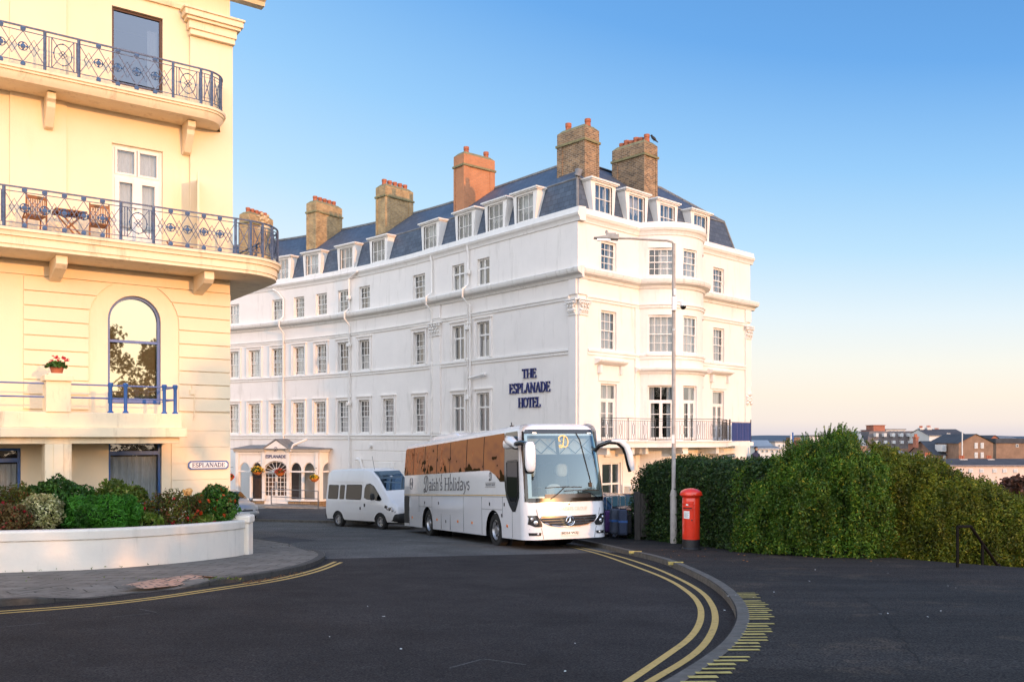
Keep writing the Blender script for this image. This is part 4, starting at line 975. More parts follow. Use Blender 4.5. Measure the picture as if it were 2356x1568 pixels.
def french(fr, u, w_, cur, fname='french_door'):
    h = w_ / 2; mb = MB(); f2 = lambda x, d, z: fr(u + x, d, z)
    framebars(mb, f2, -h + .002, h - .002, -.1, 2.41, -.2, -.1, .06, [], [1.72], .08)
    for x0, x1 in ((-h + .06, 0), (0, h - .06)):
        framebars(mb, f2, x0 + .002, x1 - .002, -.04, 1.68, -.17, -.12, .075, [], [.5, 1.1], .03)
    if w_ > 1.1: mb.box(-.02, .02, -.17, -.12, 1.76, 2.35, fr=f2)
    W = mb.build(fname, M['trim'], ho, horg)
    gl = MB(); gl.quad(f2(-h + .06, -.15, .0), f2(h - .06, -.15, 0), f2(h - .06, -.15, 2.36), f2(-h + .06, -.15, 2.36)); gl.build('pane', M['glass'], W, horg)
    cu = MB()
    if cur == 'sides': cloth(cu, f2, -h + .05, -h + .3, 0, 2.35, -.3, .02, 3, 12); cloth(cu, f2, h - .3, h - .05, 0, 2.35, -.3, .02, 3, 12)
    else: cloth(cu, f2, -h + .05, h - .05, 0, 2.35, -.3, .02, 6, 30)
    cu.build('curtain', M['curtain'], W, horg, smooth=60)
    return W
for u, w_ in dr: french(HR, u, w_, 'full')
for a, w_ in BW:
    french(BA, a, w_, 'sides')
    p0, p1 = BA(a - .05, 0, 0), BA(a + .05, 0, 0); rz = math.atan2(p1.y - p0.y, p1.x - p0.x) + PI
    for r in (3, 2): window_at(BA(a, 0, ROWS[r][0]), rz, w_, ROWS[r][1] - ROWS[r][0], 3 if w_ < 1.2 else 4, 2, 'full' if r == 2 else 'left', False)
# door hoods on the right front
for u in (dr[0][0], dr[1][0]):
    mb = MB(); mb.sweep([(.0, 3.22), (.05, 3.24), (.3, 3.34), (.34, 3.4), (.34, 3.46), (0, 3.52)], HR, [u - 1.0, u + 1.0]); mb.box(u - .72, u + .72, .002, .05, 2.52, 3.22, fr=HR); mb.box(u - .8, u - .64, .002, .2, 2.85, 3.22, fr=HR); mb.box(u + .64, u + .8, .002, .2, 2.85, 3.22, fr=HR)
    mb.build('door_hood', M['trim'], ho, horg, bevel=.01)

# ---- mansard roof
def roofpt(side, u, s, z): return CL(u, -s, z) if side == 'L' else HR(u, -s, z)
mb = MB(); ZE, ZB, ZR, SB, SR_ = 9.9, 11.5, 13.6, .75, 3.7
us = usr(.75, ULEN, .75)
def cornerpt(s, z):   # on the mitre of the two fronts
    nL = (CL(1, -1, 0) - CL(1, 0, 0)); nR = (HR(1, -1, 0) - HR(1, 0, 0)); return Vector((HC.x, HC.y, EYE + z)) + nL * s + nR * s
rL = [[cornerpt(.35, ZE)] + [CL(u, -.35, ZE) for u in us], [cornerpt(SB, ZB)] + [CL(u, -SB, ZB) for u in us], [cornerpt(SR_, ZR)] + [CL(u, -SR_, ZR) for u in us if True]]
rL[2] = [cornerpt(SR_, ZR) if i == 0 or us[i - 1] < SR_ else p for i, p in enumerate(rL[2])]
for k in range(2):
    for i in range(len(us)): mb.quad(rL[k][i], rL[k][i + 1], rL[k + 1][i + 1], rL[k + 1][i])
UE = 12.55
ur = usr(.75, UE, .8)
rR = [[cornerpt(.35, ZE)] + [HR(u, -.35, ZE) for u in ur[:-1]] + [HR(UE + .45, -.35, ZE)], [cornerpt(SB, ZB)] + [HR(u, -SB, ZB) for u in ur], [cornerpt(SR_, ZR)] + [HR(min(max(u, SR_), 11.0), -SR_, ZR) for u in ur]]
for k in range(2):
    for i in range(len(ur)): mb.quad(rR[k][i], rR[k][i + 1], rR[k + 1][i + 1], rR[k + 1][i])
# hipped end, and the backs
e0, e1 = HR(UE + .45, -.35, ZE), HR(UE + .45, -8, ZE); h0, h1 = HR(UE, -SB, ZB), HR(UE, -7.4, ZB); q = HR(11.0, -SR_, ZR)
mb.quad(e0, e1, h1, h0); mb.add([h0, h1, q], [(0, 1, 2)])
mb.quad(q, h1, HR(4, -7.4, ZB), cornerpt(SR_, ZR)); mb.quad(h1, e1, HR(4, -8, ZE), HR(4, -7.4, ZB))
for i in range(6, len(us)): mb.quad(CL(us[i - 1], -SR_, ZR), CL(us[i], -SR_, ZR), CL(us[i], -8, ZB), CL(us[i - 1], -8, ZB))
RF = mb.build('roof', M['slate'], ho, horg)
mb = MB()
for k in range(int((ULEN - 4) / .45)):
    u = 4 + k * .45; mb.tube([CL(u, -SR_, ZR + .02), CL(u + .43, -SR_, ZR + .02)], .09, 6)
for k in range(16):
    u = 3.8 + k * .45; mb.tube([HR(u, -SR_, ZR + .02), HR(u + .43, -SR_, ZR + .02)], .09, 6)
for a, b in ((cornerpt(SB, ZB), cornerpt(SR_, ZR)), (h0, q)):
    for k in range(9): mb.tube([a.lerp(b, k / 9), a.lerp(b, (k + .93) / 9)], .09, 6)
mb.build('ridge_tiles', M['lead'], RF, horg)
mb = MB()   # lead flashing lines at the break and the hips
mb.tube(rL[1], .045, 5); mb.tube(rR[1], .045, 5); mb.tube([cornerpt(.35, ZE), cornerpt(SB, ZB)], .06, 5); mb.tube([e0, h0], .06, 5)
mb.build('flashing', M['lead'], RF, horg)
mb = MB(); c = cornerpt(SB, ZB)
for k in range(7): mb.lathe([(.13, 0), (.15, .03), (.13, .07)], c + Vector((.02 * k, .05 * k, .06 + .055 * k)), 10, axis=(.3, -.2, 1))
mb.build('roof_vent', M['lead'], ho, horg)

# ---- dormers (part: dormer > pane, curtain)
def dormer(fr, u, w_, zt=11.42, zb=9.93, cols=3, cur=0):
    h = w_ / 2; f2 = lambda x, d, z: fr(u + x, d, z); mb = MB(); D0 = -.2
    for sgn in (-1, 1):   # cheeks flare out with the slope
        mb.add([f2(sgn * h, D0, zb), f2(sgn * (h + .16), D0 - .02, zt), f2(sgn * (h + .16), D0 - .75, zt), f2(sgn * (h + .05), D0 - .4, zb)], [(0, 1, 2, 3)])
        mb.add([f2(sgn * (h - .13), D0, zb), f2(sgn * h, D0, zb), f2(sgn * (h + .16), D0 - .02, zt), f2(sgn * (h - .13), D0 - .0, zt)], [(0, 1, 2, 3)])
    mb.box(-h + .13, h - .13, D0 - .12, D0, zb, zb + .12, fr=f2); mb.box(-h + .13, h - .13, D0 - .12, D0, zt - .14, zt, fr=f2)
    framebars(mb, f2, -h + .13, h - .13, zb + .12, zt - .14, D0 - .14, D0 - .07, .05, [-h + .13 + (2 * h - .26) * (i + 1) / cols for i in range(cols - 1)], [(zb + zt) / 2 - .02], .03)
    mb.box(-h - .26, h + .26, D0 - 1.1, D0 + .14, zt, zt + .07, fr=f2); mb.box(-h - .2, h + .2, D0 - .9, D0 + .08, zt - .05, zt, fr=f2)
    W = mb.build('dormer', M['trim'], ho, horg)
    gl = MB(); gl.quad(*[f2(x, D0 - .11, z) for x, z in ((-h + .15, zb + .13), (h - .15, zb + .13), (h - .15, zt - .15), (-h + .15, zt - .15))]); gl.build('pane', M['glass'], W, horg)
    cu = MB()
    if cur == 0: cloth(cu, f2, -h + .15, h - .15, zb + .1, zt - .15, D0 - .3, .02, 5, 24)
    elif cur == 1: cloth(cu, f2, -h + .15, h - .15, zb + .1, (zb + zt) / 2, D0 - .3, .02, 5, 24)
    else: cloth(cu, f2, -h + .15, -h + .5, zb + .1, zt - .15, D0 - .3, .02, 2, 10); cloth(cu, f2, h - .45, h - .15, zb + .1, zt - .15, D0 - .3, .02, 2, 10)
    cu.build('curtain', M['curtain'], W, horg, smooth=60)
    bk = MB(); bk.quad(*[f2(x, D0 - .45, z) for x, z in ((-h + .1, zb), (h - .1, zb), (h - .1, zt - .05), (-h + .1, zt - .05))]); bk.build('dark_lining', M['dark'], W, horg)
for i, (a, b) in enumerate([(1178, 1222), (1110, 1154), (1042, 1082), (962, 1003), (846, 882), (772, 808), (694, 730), (630, 656), (560, 590)]): dormer(CL, (hu(a) + hu(b)) / 2, 1.42, cur=i % 3)
for i, x in enumerate((1397, 1474, 1544, 1620)): dormer(HR, hr(x) , 1.42, cur=(2, 0, 2, 2)[i])

# ---- chimney stacks (part: chimney > chimney_pot)
def chimney(c, rz, lx, ly, z0, z1, pots, m, strips=True):
    """c plan centre; lx length along local x"""
    f = lambda x, y, z: (c.x + x * math.cos(rz) - y * math.sin(rz), c.y + x * math.sin(rz) + y * math.cos(rz), EYE + z)
    mb = MB(); hx, hy = lx / 2, ly / 2; zc = z1 - .75
    mb.box(-hx, hx, -hy, hy, z0, zc, 0, f); mb.box(-hx - .09, hx + .09, -hy - .09, hy + .09, zc, zc + .1, 1, f)
    mb.box(-hx - .03, hx + .03, -hy - .03, hy + .03, zc + .1, z1 - .12, 0, f)
    mb.add([f(sx * (hx + .03 - q), sy * (hy + .03 - q), z) for q, z in ((0, z1 - .12), (.18, z1 + .06)) for sx, sy in ((-1, -1), (1, -1), (1, 1), (-1, 1))], [(0, 1, 5, 4), (1, 2, 6, 5), (2, 3, 7, 6), (3, 0, 4, 7), (4, 5, 6, 7)], 1)
    if strips:
        for sx in (-1, 1):
            for sy in (-1, 1): mb.box(sx * hx - .035 if sx < 0 else hx - .3, sx * hx + .3 if sx < 0 else hx + .035, sy * hy - .035 if sy < 0 else hy - .1, sy * hy + .1 if sy < 0 else hy + .035, z0, zc - .003, 0, f)
    W = mb.build('chimney', [m, M['mossy']], ho, horg)
    for k, (x, y, h) in enumerate(pots):
        p = MB(); b = f(x, y, z1 + .02); p.lathe([(.15, 0), (.13, h * .6), (.15, h * .62), (.15, h), (.11, h), (.11, h - .1), (0, h - .1)], b, 10); p.build('chimney_pot', M['pot'], W, horg, smooth=40)
aR = rzR + PI / 2     # long way perpendicular to the right front
def hrc(u, s): p = HR(u, -s, 0); return Vector((p.x, p.y))
def clc(u, s): p = CL(u, -s, 0); return Vector((p.x, p.y))
chimney(hrc(2.25, 2.0), aR, 1.65, .95, 10.8, 14.25, [(-.6, 0, .45), (.6, 0, .35)], M['darkbrick'])
chimney(hrc(6.4, 1.95), aR, 1.95, 1.0, 10.6, 14.45, [(x, 0, .3 + .08 * (i % 2)) for i, x in enumerate((-.8, -.5, -.2, .1, .4, .75))], M['darkbrick'])
def chl(xa, xb, s, lx, ly, z1, pots, m):
    u = hit((xa + xb) / 2, CL, 0, 47, -s); chimney(clc(u, s), CL.ang(u) + PI / 2, lx, ly, 10.9, z1, pots, m)
P5 = [(-.8 + .4 * i, 0, .34) for i in range(5)]
chl(1050, 1133, 2.6, 2.05, .85, 15.2, [(-.8, 0, .4), (.55, 0, .4)], M['litbrick'])
chl(870, 946, 2.6, 2.1, .85, 15.0, P5, M['stock'])
chl(712, 781, 2.6, 2.2, .85, 15.1, P5, M['stock'])
chl(560, 620, 2.6, 2.2, .85, 15.2, P5, M['stock'])
# ---- rainwater pipes
def pipe(pts, r=.05, name='drainpipe'):
    mb = MB(); mb.tube(pts, r, 8)
    for p, q in zip(pts, pts[1:]):
        p, q = Vector(p), Vector(q); L_ = (q - p).length
        for k in range(int(L_ / 1.8)): c = p.lerp(q, (k + .5) * 1.8 / L_); mb.tube([c - (q - p).normalized() * .05, c + (q - p).normalized() * .05], r * 1.5, 8)
    return mb.build(name, M['trim'], ho, horg, smooth=40)
for xd, top, bot in ((655, 9.1, -.9), (807, 9.35, -2.3), (1081, 9.3, -3.9), (997, 9.2, -3.9)):
    u = hu(xd); pt_ = [CL(u, .46, 7.34), CL(u, .46, 6.95), CL(u, .12, 6.6)]
    if xd == 655: up_ = [CL(u + .95, .14, 9.4), CL(u + .5, .12, 9.2), CL(u, .12, 8.7), CL(u, .12, 7.6)]
    elif xd == 807: up_ = [CL(u - .9, .24, 9.62), CL(u, .14, 9.3), CL(u, .12, 7.6)]
    else: up_ = [CL(u, .2, 9.5), CL(u, .12, 9.2), CL(u, .12, 7.6)]
    pipe(up_ + pt_ + [CL(u, .12, bot)])
    mb = MB()
    for z in (8.1, 5.35, 1.9): mb.box(u - .13, u + .13, .05, .25, z, z + .2, fr=CL)
    if xd in (807, 1081): mb.build('hopper', M['trim'], ho, horg, bevel=.02)
u = hu(1081); pipe([CL(u - .17, .12, 6.6), CL(u - .17, .12, -3.9)], .04); pipe([CL(u - .1, .14, 2.95), CL(u - 1.15, .14, 3.08)], .05)
mb = MB(); mb.box(u - 1.42, u - 1.1, .08, .22, 3.03, 3.15, fr=CL); mb.build('wall_lamp', M['trim'], ho, horg, bevel=.03)
u = hu(840); pipe([CL(u + .55, .16, -1.2), CL(u + .3, .16, -1.25), CL(u + .1, .12, -1.7), CL(u + .1, .12, -4.0)], .09)
mb = MB(); mb.tube([CL(hu(855), .02, -.45), CL(hu(855), .2, -.45)], .12, 10); mb.build('wall_lamp', M['trim'], ho, horg, smooth=40)
# ground floor of the left front: banded courses, doors
mb = MB()
for i in range(7):
    for a, b in ((hu(1000), hu(815)),):
        mb.sweep([(.002, -4.2 + .58 * i), (.03, -4.2 + .58 * i + .02), (.03, -3.66 + .58 * i), (.002, -3.64 + .58 * i)], CL, usr(a, b))
mb.build('stone_course', M['white'], ho, horg)
for xd in (890, 952):
    u = hu(xd); mb = MB(); mb.box(u - .75, u + .75, .03, .09, -4.1, -1.35, fr=CL); mb.box(u - .55, u + .55, .09, .11, -4.0, -1.6, fr=CL); mb.box(u - .45, u - .05, .11, .13, -2.6, -1.8, fr=CL); mb.box(u + .05, u + .45, .11, .13, -2.6, -1.8, fr=CL); mb.build('door', M['trim'], ho, horg, bevel=.01)
# ground floor of the right front
for a, b in ((.02, gnd[0][0] - .1), (gnd[0][1] + .1, b0 - .02), (b1 + .02, RLEN)):
    mb = MB()
    for i in range(6): mb.box(a, b, .002, .03, -4.2 + .55 * i, -3.67 + .55 * i, fr=HR)
    mb.build('stone_course', M['white'], ho, horg)
mb = MB()
for i in range(6): mb.sweep([(.002, -4.2 + .55 * i), (.03, -4.18 + .55 * i), (.03, -3.69 + .55 * i), (.002, -3.67 + .55 * i)], BA, [-amax * BR + 2 * amax * BR * k / 20 for k in range(21)])
mb.build('stone_course', M['white'], ho, horg)
g = gnd[0]; mb = MB(); framebars(mb, HR, g[0] + .002, g[1] - .002, g[2], g[3], -.2, -.08, .08, [(g[0] + g[1]) / 2 + .1], [-2.05], .08); W = mb.build('door', M['trim'], ho, horg)
gl = MB(); gl.quad(HR(g[0] + .05, -.15, -4), HR(g[1] - .05, -.15, -4), HR(g[1] - .05, -.15, -1.2), HR(g[0] + .05, -.15, -1.2)); gl.build('pane', M['glass_dark'], W, horg)
mb = MB(); OD = frame((HR(g[1], .03, 0).x, HR(g[1], .03, 0).y), Vector((.85, .2, 0)), Vector((.2, -.85, 0)), EYE); framebars(mb, OD, .05, .85, -4.1, -2.1, 0, .05, .09); W = mb.build('door', M['trim'], ho, horg); gl = MB(); gl.quad(OD(.1, .02, -4), OD(.8, .02, -4), OD(.8, .02, -2.15), OD(.1, .02, -2.15)); gl.build('pane', M['glass'], W, horg)
# wide dark opening of the basement under the bow and pipes beside it
mb = MB(); mb.sweep([(.035, -1.42), (.3, -1.42), (.3, -1.34), (.035, -1.3)], BA, [-1.9 + 3.6 * k / 14 for k in range(15)]); mb.build('awning_box', M['black'], ho, horg)
pipe([HR(10.1, .12, -2.6), HR(10.1, .5, -1.3), HR(10.3, .6, -.95), HR(11.3, .6, -.9)], .12, 'flue_pipe').data.materials[0] = M['steel']
mb = MB(); fl = BA(1.35, .5, -.75); mb.box(-.22, .22, -.05, .05, -.2, .2, fr=lambda u, d, z: fl + Vector((u * .8 + d * .3, -u * .1 - d, z - u * .3))); mb.tube([BA(1.2, .1, -.8), fl], .03, 6); mb.build('floodlight', M['grey_paint'], ho, horg, bevel=.01)
mb = MB(); mb.box(1.75, 2.15, .03, .1, -.85, -.68, fr=HR); mb.build('wall_lamp', M['signwhite'], ho, horg, bevel=.02)
mb = MB(); mb.box(3.3, 3.75, .002, .02, .95, 1.05, fr=HR); mb.build('wall_plate', M['cornice'], ho, horg)

# ---- first-floor balcony of the right front
mb = MB(); BDp = 1.25
def bal(uu, d, z):
    """outer line: straight, swelling round the bow"""
    return HR(uu, d, z)
edge = [(.3, 1.15)] + [(b0 - 1.0 + .05 * i, 1.15) for i in range(2)] + [(BU + (BR + 1.15) * math.sin(a), BD + (BR + 1.15) * math.cos(a)) for a in [math.radians(x) for x in range(-52, 53, 8)]] + [(b1 + .9, 1.15), (10.2, 1.15)]
def edgeslab(E, z0, z1):
    n = len(E)
    for i in range(n - 1):
        (ua, da), (ub, db) = E[i], E[i + 1]
        for z in (z0, z1): mb.quad(HR(ua, da, z), HR(ub, db, z), HR(ub, -.0 if not b0 < ub < b1 else .5, z), HR(ua, 0 if not b0 < ua < b1 else .5, z))
        mb.quad(HR(ua, da, z0), HR(ub, db, z0), HR(ub, db, z1), HR(ua, da, z1))
    mb.quad(HR(*E[0], z0), HR(*E[0], z1), HR(E[0][0], 0, z1), HR(E[0][0], 0, z0)); mb.quad(HR(*E[-1], z0), HR(*E[-1], z1), HR(E[-1][0], 0, z1), HR(E[-1][0], 0, z0))
edgeslab(edge, -.42, -.18); edgeslab([(u, d + .06) for u, d in edge], -.18, -.12)
BS = mb.build('balcony_slab', M['trim'], ho, horg)
for u in (.9, 2.6, 3.6, 9.6): mb = MB(); mb.box(u - .1, u + .1, .0, .95, -.72, -.423, fr=HR); mb.build('bracket', M['trim'], BS, horg)
for a in (-1.1, -.5, .15, .6, 1.1): mb = MB(); mb.box(-.1, .1, .0, .95, -.72, -.423, fr=lambda x, d, z: BA(a * BR + x, d, z)); mb.build('bracket', M['trim'], BS, horg)
P = [Vector(HR(u, d - .06, -.12)) for u, d in edge]; mb = MB()
def along(P, step):
    out = []; 
    for a, b in zip(P, P[1:]):
        L_ = (b - a).length; n = max(1, round(L_ / step))
        for i in range(n): out.append(a.lerp(b, i / n))
    return out + [P[-1]]
for z in (.08, .88, .98): mb.tube([p + Vector((0, 0, z)) for p in P], .018 if z > .9 else .012, 4)
BRl = mb.build('balcony_railing', M['iron'], ho, horg)
mb = MB(); AL = along(P, .125)
for i, p in enumerate(AL):
    if i % 14 == 0: mb.tube([p, p + Vector((0, 0, 1.0))], .026, 4)
    elif i % 7 in (3,):
        nx = (AL[min(i + 1, len(AL) - 1)] - p) * .8
        mb.tube([p + Vector((0, 0, .08)), p + Vector((0, 0, .2))], .009, 4); mb.tube([p + nx * a + Vector((0, 0, z)) for a, z in ((0, .2), (.6, .32), (.6, .66), (0, .78), (-.6, .66), (-.6, .32))], .009, 4, closed=True); mb.tube([p + Vector((0, 0, .78)), p + Vector((0, 0, .88))], .009, 4)
    else: mb.tube([p + Vector((0, 0, .08)), p + Vector((0, 0, .88))], .009, 4)
mb.build('balusters', M['iron'], BRl, horg)
mb = MB(); mb.box(10.25, 12.4, 0, 1.1, -.4, -.2, fr=HR); mb.build('balcony_slab', M['trim'], ho, horg)
mb = MB()
for u in (10.3, 10.35, 12.3): mb.tube([HR(u, 1.0, -.2), HR(u, 1.0, .95)], .03, 4)
mb.tube([HR(10.3, 1.0, .8), HR(12.3, 1.0, .8)], .015, 4); mb.build('balcony_railing', M['iron'], ho, horg)
M['tarp'] = mat('blue tarpaulin', (.02, .04, .16), .6, var=.25, vs=6, stretch=(6, 6, .8))
mb = MB(); cloth(mb, HR, 10.45, 12.27, -.15, .78, 1.03, .02, 7, 40); tag(mb.build('tarpaulin', M['tarp'], ho, horg, smooth=60))
# ---- lettering on the left front
mb = MB()
def CR_(u, d, z): return CL(-u, d, z)
uc = -hit(1219, CL, 0, 10)
serif(mb, 'THE', CR_, uc, 2.74, .43, .98, .005, .07, wt=.88); serif(mb, 'ESPLANADE', CR_, uc, 2.07, .46, 2.85, .005, .07, wt=.88); serif(mb, 'HOTEL', CR_, uc, 1.40, .46, 1.55, .005, .07, wt=.88)
mb.build('hotel_lettering', M['navy'], ho, horg)
# ================================================================ glazed entrance porch of the hotel
# front plane faces the street squarely, right cheek faces the sun
PFp = px_ground(733, 1166); PFY = 52.6
PO = Vector(((733 - CX) / FPX * PFY, PFY, 0)); PLv = Vector((-.985, .17, 0)).normalized(); PNv = Vector((-PLv.y, PLv.x, 0)); PNv = PNv if PNv.y < 0 else -PNv
PF = frame(PO, PLv, PNv, EYE)           # u to the left along the front
PSv = Vector((.62, .785, 0)).normalized(); PSn = Vector((PSv.y, -PSv.x, 0)); PS = frame(PO, PSv, PSn, EYE)    # right cheek, u away from the street
def pu(xd): return hit(xd, PF, -1, 9)
Zg = gz(52) - EYE + .115; zof = lambda yd: (HY - yd) / FPX * PFY
po_ = thing('entrance_porch', 'white glazed entrance porch with round-headed lights and small gable lettered ESPLANADE', 'porch', (PO.x, PO.y, EYE + Zg)); porg = tuple(po_.location)
uA, uB, uC, uD = 0.0, pu(663), pu(608), pu(543)
zT, zS, zA, zI, zP = zof(1033), zof(1044), zof(1063.5), zof(1085), zof(1152)     # eaves, frieze base, arch crown, impost, plinth top
def porchlights(fr, a, b, n):
    """n round-headed lights in a bay a..b -> openings"""
    w = (b - a) / n; o = []
    for i in range(n): c = a + w * (i + .5); o.append((c - w * .42, c + w * .42, zP + .06, zA, zI + .06))
    return o
O1 = porchlights(PF, uA + .18, uB - .08, 2); O2 = porchlights(PF, uC + .08, uD - .16, 2)
CHL = 2.55; O3 = porchlights(PS, .25, CHL - .1, 2)
mb = MB()
wall(mb, PF, [uA, uB], zP, zT, O1, 0, .1); wall(mb, PF, [uC, uD], zP, zT, O2, 0, .1); wall(mb, PS, [0, CHL], zP, zT, O3, 0, .1)
dz0, dzs, dzt = Zg + .12, zof(1086), zof(1060); dc = (uB + uC) / 2; dw = .82
wall(mb, PF, [uB, uC], Zg, zT, [(dc - dw, dc + dw, dz0, dzt, dzs)], .05, .16)
LC = frame(PF(uD, 0, 0).to_2d(), Vector((-.2, .98, 0)), Vector((-.98, -.2, 0)), EYE); wall(mb, LC, [0, 2.6], zP, zT, [], 0, .1)
mb.build('wall', M['trim'], po_, porg)
for fr, a, b in ((PF, uA, uB), (PF, uC, uD), (PS, 0, CHL)):
    mb = MB(); mb.box(a, b, -.04, .06, zS - .02, zS + .03, fr=fr); mb.build('frieze_moulding', M['trim'], po_, porg); mb = MB(); mb.box(a, b, -.06, .07, zI - .03, zI + .06, fr=fr); mb.build('transom', M['trim'], po_, porg)
    mb = MB(); mb.box(a, b, -.06, .1, zP - .02, zP + .07, fr=fr); mb.build('sill', M['trim'], po_, porg); mb = MB(); mb.sweep([(0, zT - .2), (.1, zT - .16), (.22, zT - .04), (.22, zT), (0, zT)], fr, [a - .1, b + .1]); mb.build('cornice', M['trim'], po_, porg)
for fr, us in ((PF, (uA + .1, uB - .02, uC + .02, uD - .1)), (PS, (.1, CHL - .05))):
    for u in us: p = MB(); p.box(u - .1, u + .1, .003, .08, zP, zT - .18, fr=fr); p.build('pilaster', M['trim'], po_, porg, bevel=.008)
for a, b, fr in ((uA, uB, PF), (uC, uD, PF), (0., CHL, PS), (0., 2.6, LC)): mb = MB(); mb.box(a, b, -.1, .04, Zg - .3, zP - .021, fr=fr); mb.build('plinth', M['stonebase'], po_, porg)
for fr, O in ((PF, O1 + O2), (PS, O3)):
    for (a, b, c, e, zs) in O:
        mb = MB(); framebars(mb, fr, a, b, c, zs, -.1, -.05, .03); n = 12; cu = (a + b) / 2; rx = (b - a) / 2
        mb.tube([fr(cu - (rx - .02) * math.cos(PI * k / n), -.07, zs + (e - zs - .02) * math.sin(PI * k / n)) for k in range(n + 1)], .02, 4)
        W = mb.build('window', M['trim'], po_, porg)
        g = MB(); g.poly([fr(a, -.08, c), fr(b, -.08, c)] + [fr(cu + rx * math.cos(PI * k / n), -.08, zs + (e - zs) * math.sin(PI * k / n)) for k in range(n + 1)]); g.build('pane', M['glass_porch'] if 'glass_porch' in M else M['glass'], W, porg)
# door with fanlight
mb = MB(); framebars(mb, PF, dc - dw, dc + dw, dz0, dzs, -.1, .0, .06)
for s_ in (-1, 1):
    x0, x1 = (dc - dw + .06, dc - .0) if s_ < 0 else (dc + .0, dc + dw - .06)
    framebars(mb, PF, x0 + .004, x1 - .004, dz0 + .05, dzs - .05, -.08, -.03, .07, [x0 + (x1 - x0) / 3, x0 + (x1 - x0) * 2 / 3], [dz0 + .5 + (dzs - dz0 - .55) * k / 5 for k in range(5)], .035)
    mb.box(x0 + .07, x1 - .07, -.075, -.035, dz0 + .1, dz0 + .5, fr=PF)
D_ = mb.build('door', M['trim'], po_, porg)
g = MB(); g.quad(PF(dc - dw, -.06, dz0), PF(dc + dw, -.06, dz0), PF(dc + dw, -.06, dzs), PF(dc - dw, -.06, dzs)); g.build('pane', M['glass'], D_, porg)
mb = MB()
for s_ in (-.06, .06): mb.tube([PF(dc + s_, .03, dz0 + .9), PF(dc + s_, .03, dz0 + 1.35)], .02, 6)
mb.build('door_handle', M['chrome'], D_, porg)
mb = MB(); n = 14; rr = dw - .05; hh = dzt - dzs - .05
for r_ in (1, .35): mb.tube([PF(dc - rr * r_ * math.cos(PI * k / n), -.05, dzs + hh * r_ * math.sin(PI * k / n)) for k in range(n + 1)], .022, 4)
for k in range(1, 8): a = PI * k / 8; mb.tube([PF(dc - rr * .2 * math.cos(a), -.05, dzs + hh * .2 * math.sin(a)), PF(dc - rr * math.cos(a), -.05, dzs + hh * math.sin(a))], .016, 4)
mb.box(dc - dw, dc + dw, -.1, .06, dzs - .02, dzs + .05, fr=PF)
FL = mb.build('fanlight', M['trim'], po_, porg)
g = MB(); g.poly([PF(dc - dw * math.cos(PI * k / n), -.08, dzs + (dzt - dzs) * math.sin(PI * k / n)) for k in range(n + 1)]); g.build('pane', M['glass'], FL, porg)
# gable over the door, lean-to roof
zG = zof(1013); gw = (uC - uB) / 2 + .12
mb = MB(); mb.prism([(dc - gw, zT - .02), (dc + gw, zT - .02), (dc, zG)], -.3, .06, PF); mb.build('gable', M['trim'], po_, porg)
mb = MB()
for s_ in (-1, 1): mb.quad(PF(dc + s_ * (gw + .22), .1, zT - .14), PF(dc, .1, zG + .12), PF(dc, -1.7, zG + .12), PF(dc + s_ * (gw + .22), -1.7, zT - .14)); mb.quad(PF(dc + s_ * (gw + .22), .1, zT - .2), PF(dc, .1, zG + .06), PF(dc, .1, zG + .13), PF(dc + s_ * (gw + .22), .1, zT - .1))
zB = zof(1024)
mb.quad(PF(uA - .35, .3, zT), PF(uD + .4, .3, zT), PF(uD + .4, -2.7, zB), PF(uA - .1, -2.7, zB)); mb.quad(PF(uA - .35, .3, zT), PS(CHL, .35, zT), PS(CHL, -.1, zB), PF(uA - .1, -2.7, zB))
mb.quad(PF(uA - .35, .3, zT), PF(uD + .4, .3, zT), PF(uD + .4, .3, zT + .05), PF(uA - .35, .3, zT + .05)); mb.quad(PF(uA - .35, .3, zT), PS(CHL, .35, zT), PS(CHL, .35, zT + .05), PF(uA - .35, .3, zT + .05))
mb.build('roof', M['porch_roof'] if 'porch_roof' in M else M['lead'], po_, porg)
mb = MB(); mb.tube([PF(uB - .35, .1, zT + .25), PF(uA + 1.0, -.6, zT + .6)], .07, 6); mb.tube([PF(uB - .35, .1, zT + .25), PF(uB - .25, .25, zT - .1)], .05, 6); mb.build('vent_pipe', M['trim'], po_, porg)
PR = lambda u, d, z: PF(-u, d, z)
sans('ESPLANADE', PR, -dc, zof(1053.5), .2, 1.28, .075, 'lettering', M['navy'], po_, porg)
mb = MB()
def script_D(mb, fr, uc, z, h, d, wd=.1):
    """the looped capital D of the hotel's emblem"""
    w = h * .9; x0 = uc - w / 2
    ribbon(mb, [(.62, .98), (.52, .6), (.42, .22), (.3, .06), (.12, .04), (.06, .16), (.16, .24), (.34, .14), (.6, .06), (.82, .2), (.92, .5), (.84, .8), (.6, .96), (.32, .94), (.1, .78), (.1, .56), (.24, .5)], wd, fr, w, h, x0, z, d, d + .006)
script_D(mb, PR, -dc, zof(1038), .27, .062, .1); mb.build('emblem', M['navy'], po_, porg)
mb = MB(); mb.quad(*[PS(u, .03, z) for u, z in ((1.95, zof(1040)), (2.2, zof(1040)), (2.2, zof(1030)), (1.95, zof(1030)))]); mb.build('notice_plate', M['pot'], po_, porg)
# floor and dim lobby behind the glass
mb = MB(); mb.quad(PF(uA, -.12, Zg + .1), PF(uD, -.12, Zg + .1), PF(uD, -3, Zg + .1), PF(uA, -3, Zg + .1)); mb.build('lobby_floor', M['teak'], po_, porg)
mb = MB(); mb.quad(PF(uA - .9, -1.9, Zg), PF(uD, -1.9, Zg), PF(uD, -1.9, zT), PF(uA - .9, -1.9, zT)); mb.build('lobby_wall', M['lobby'] if 'lobby' in M else M['drape'], po_, porg)
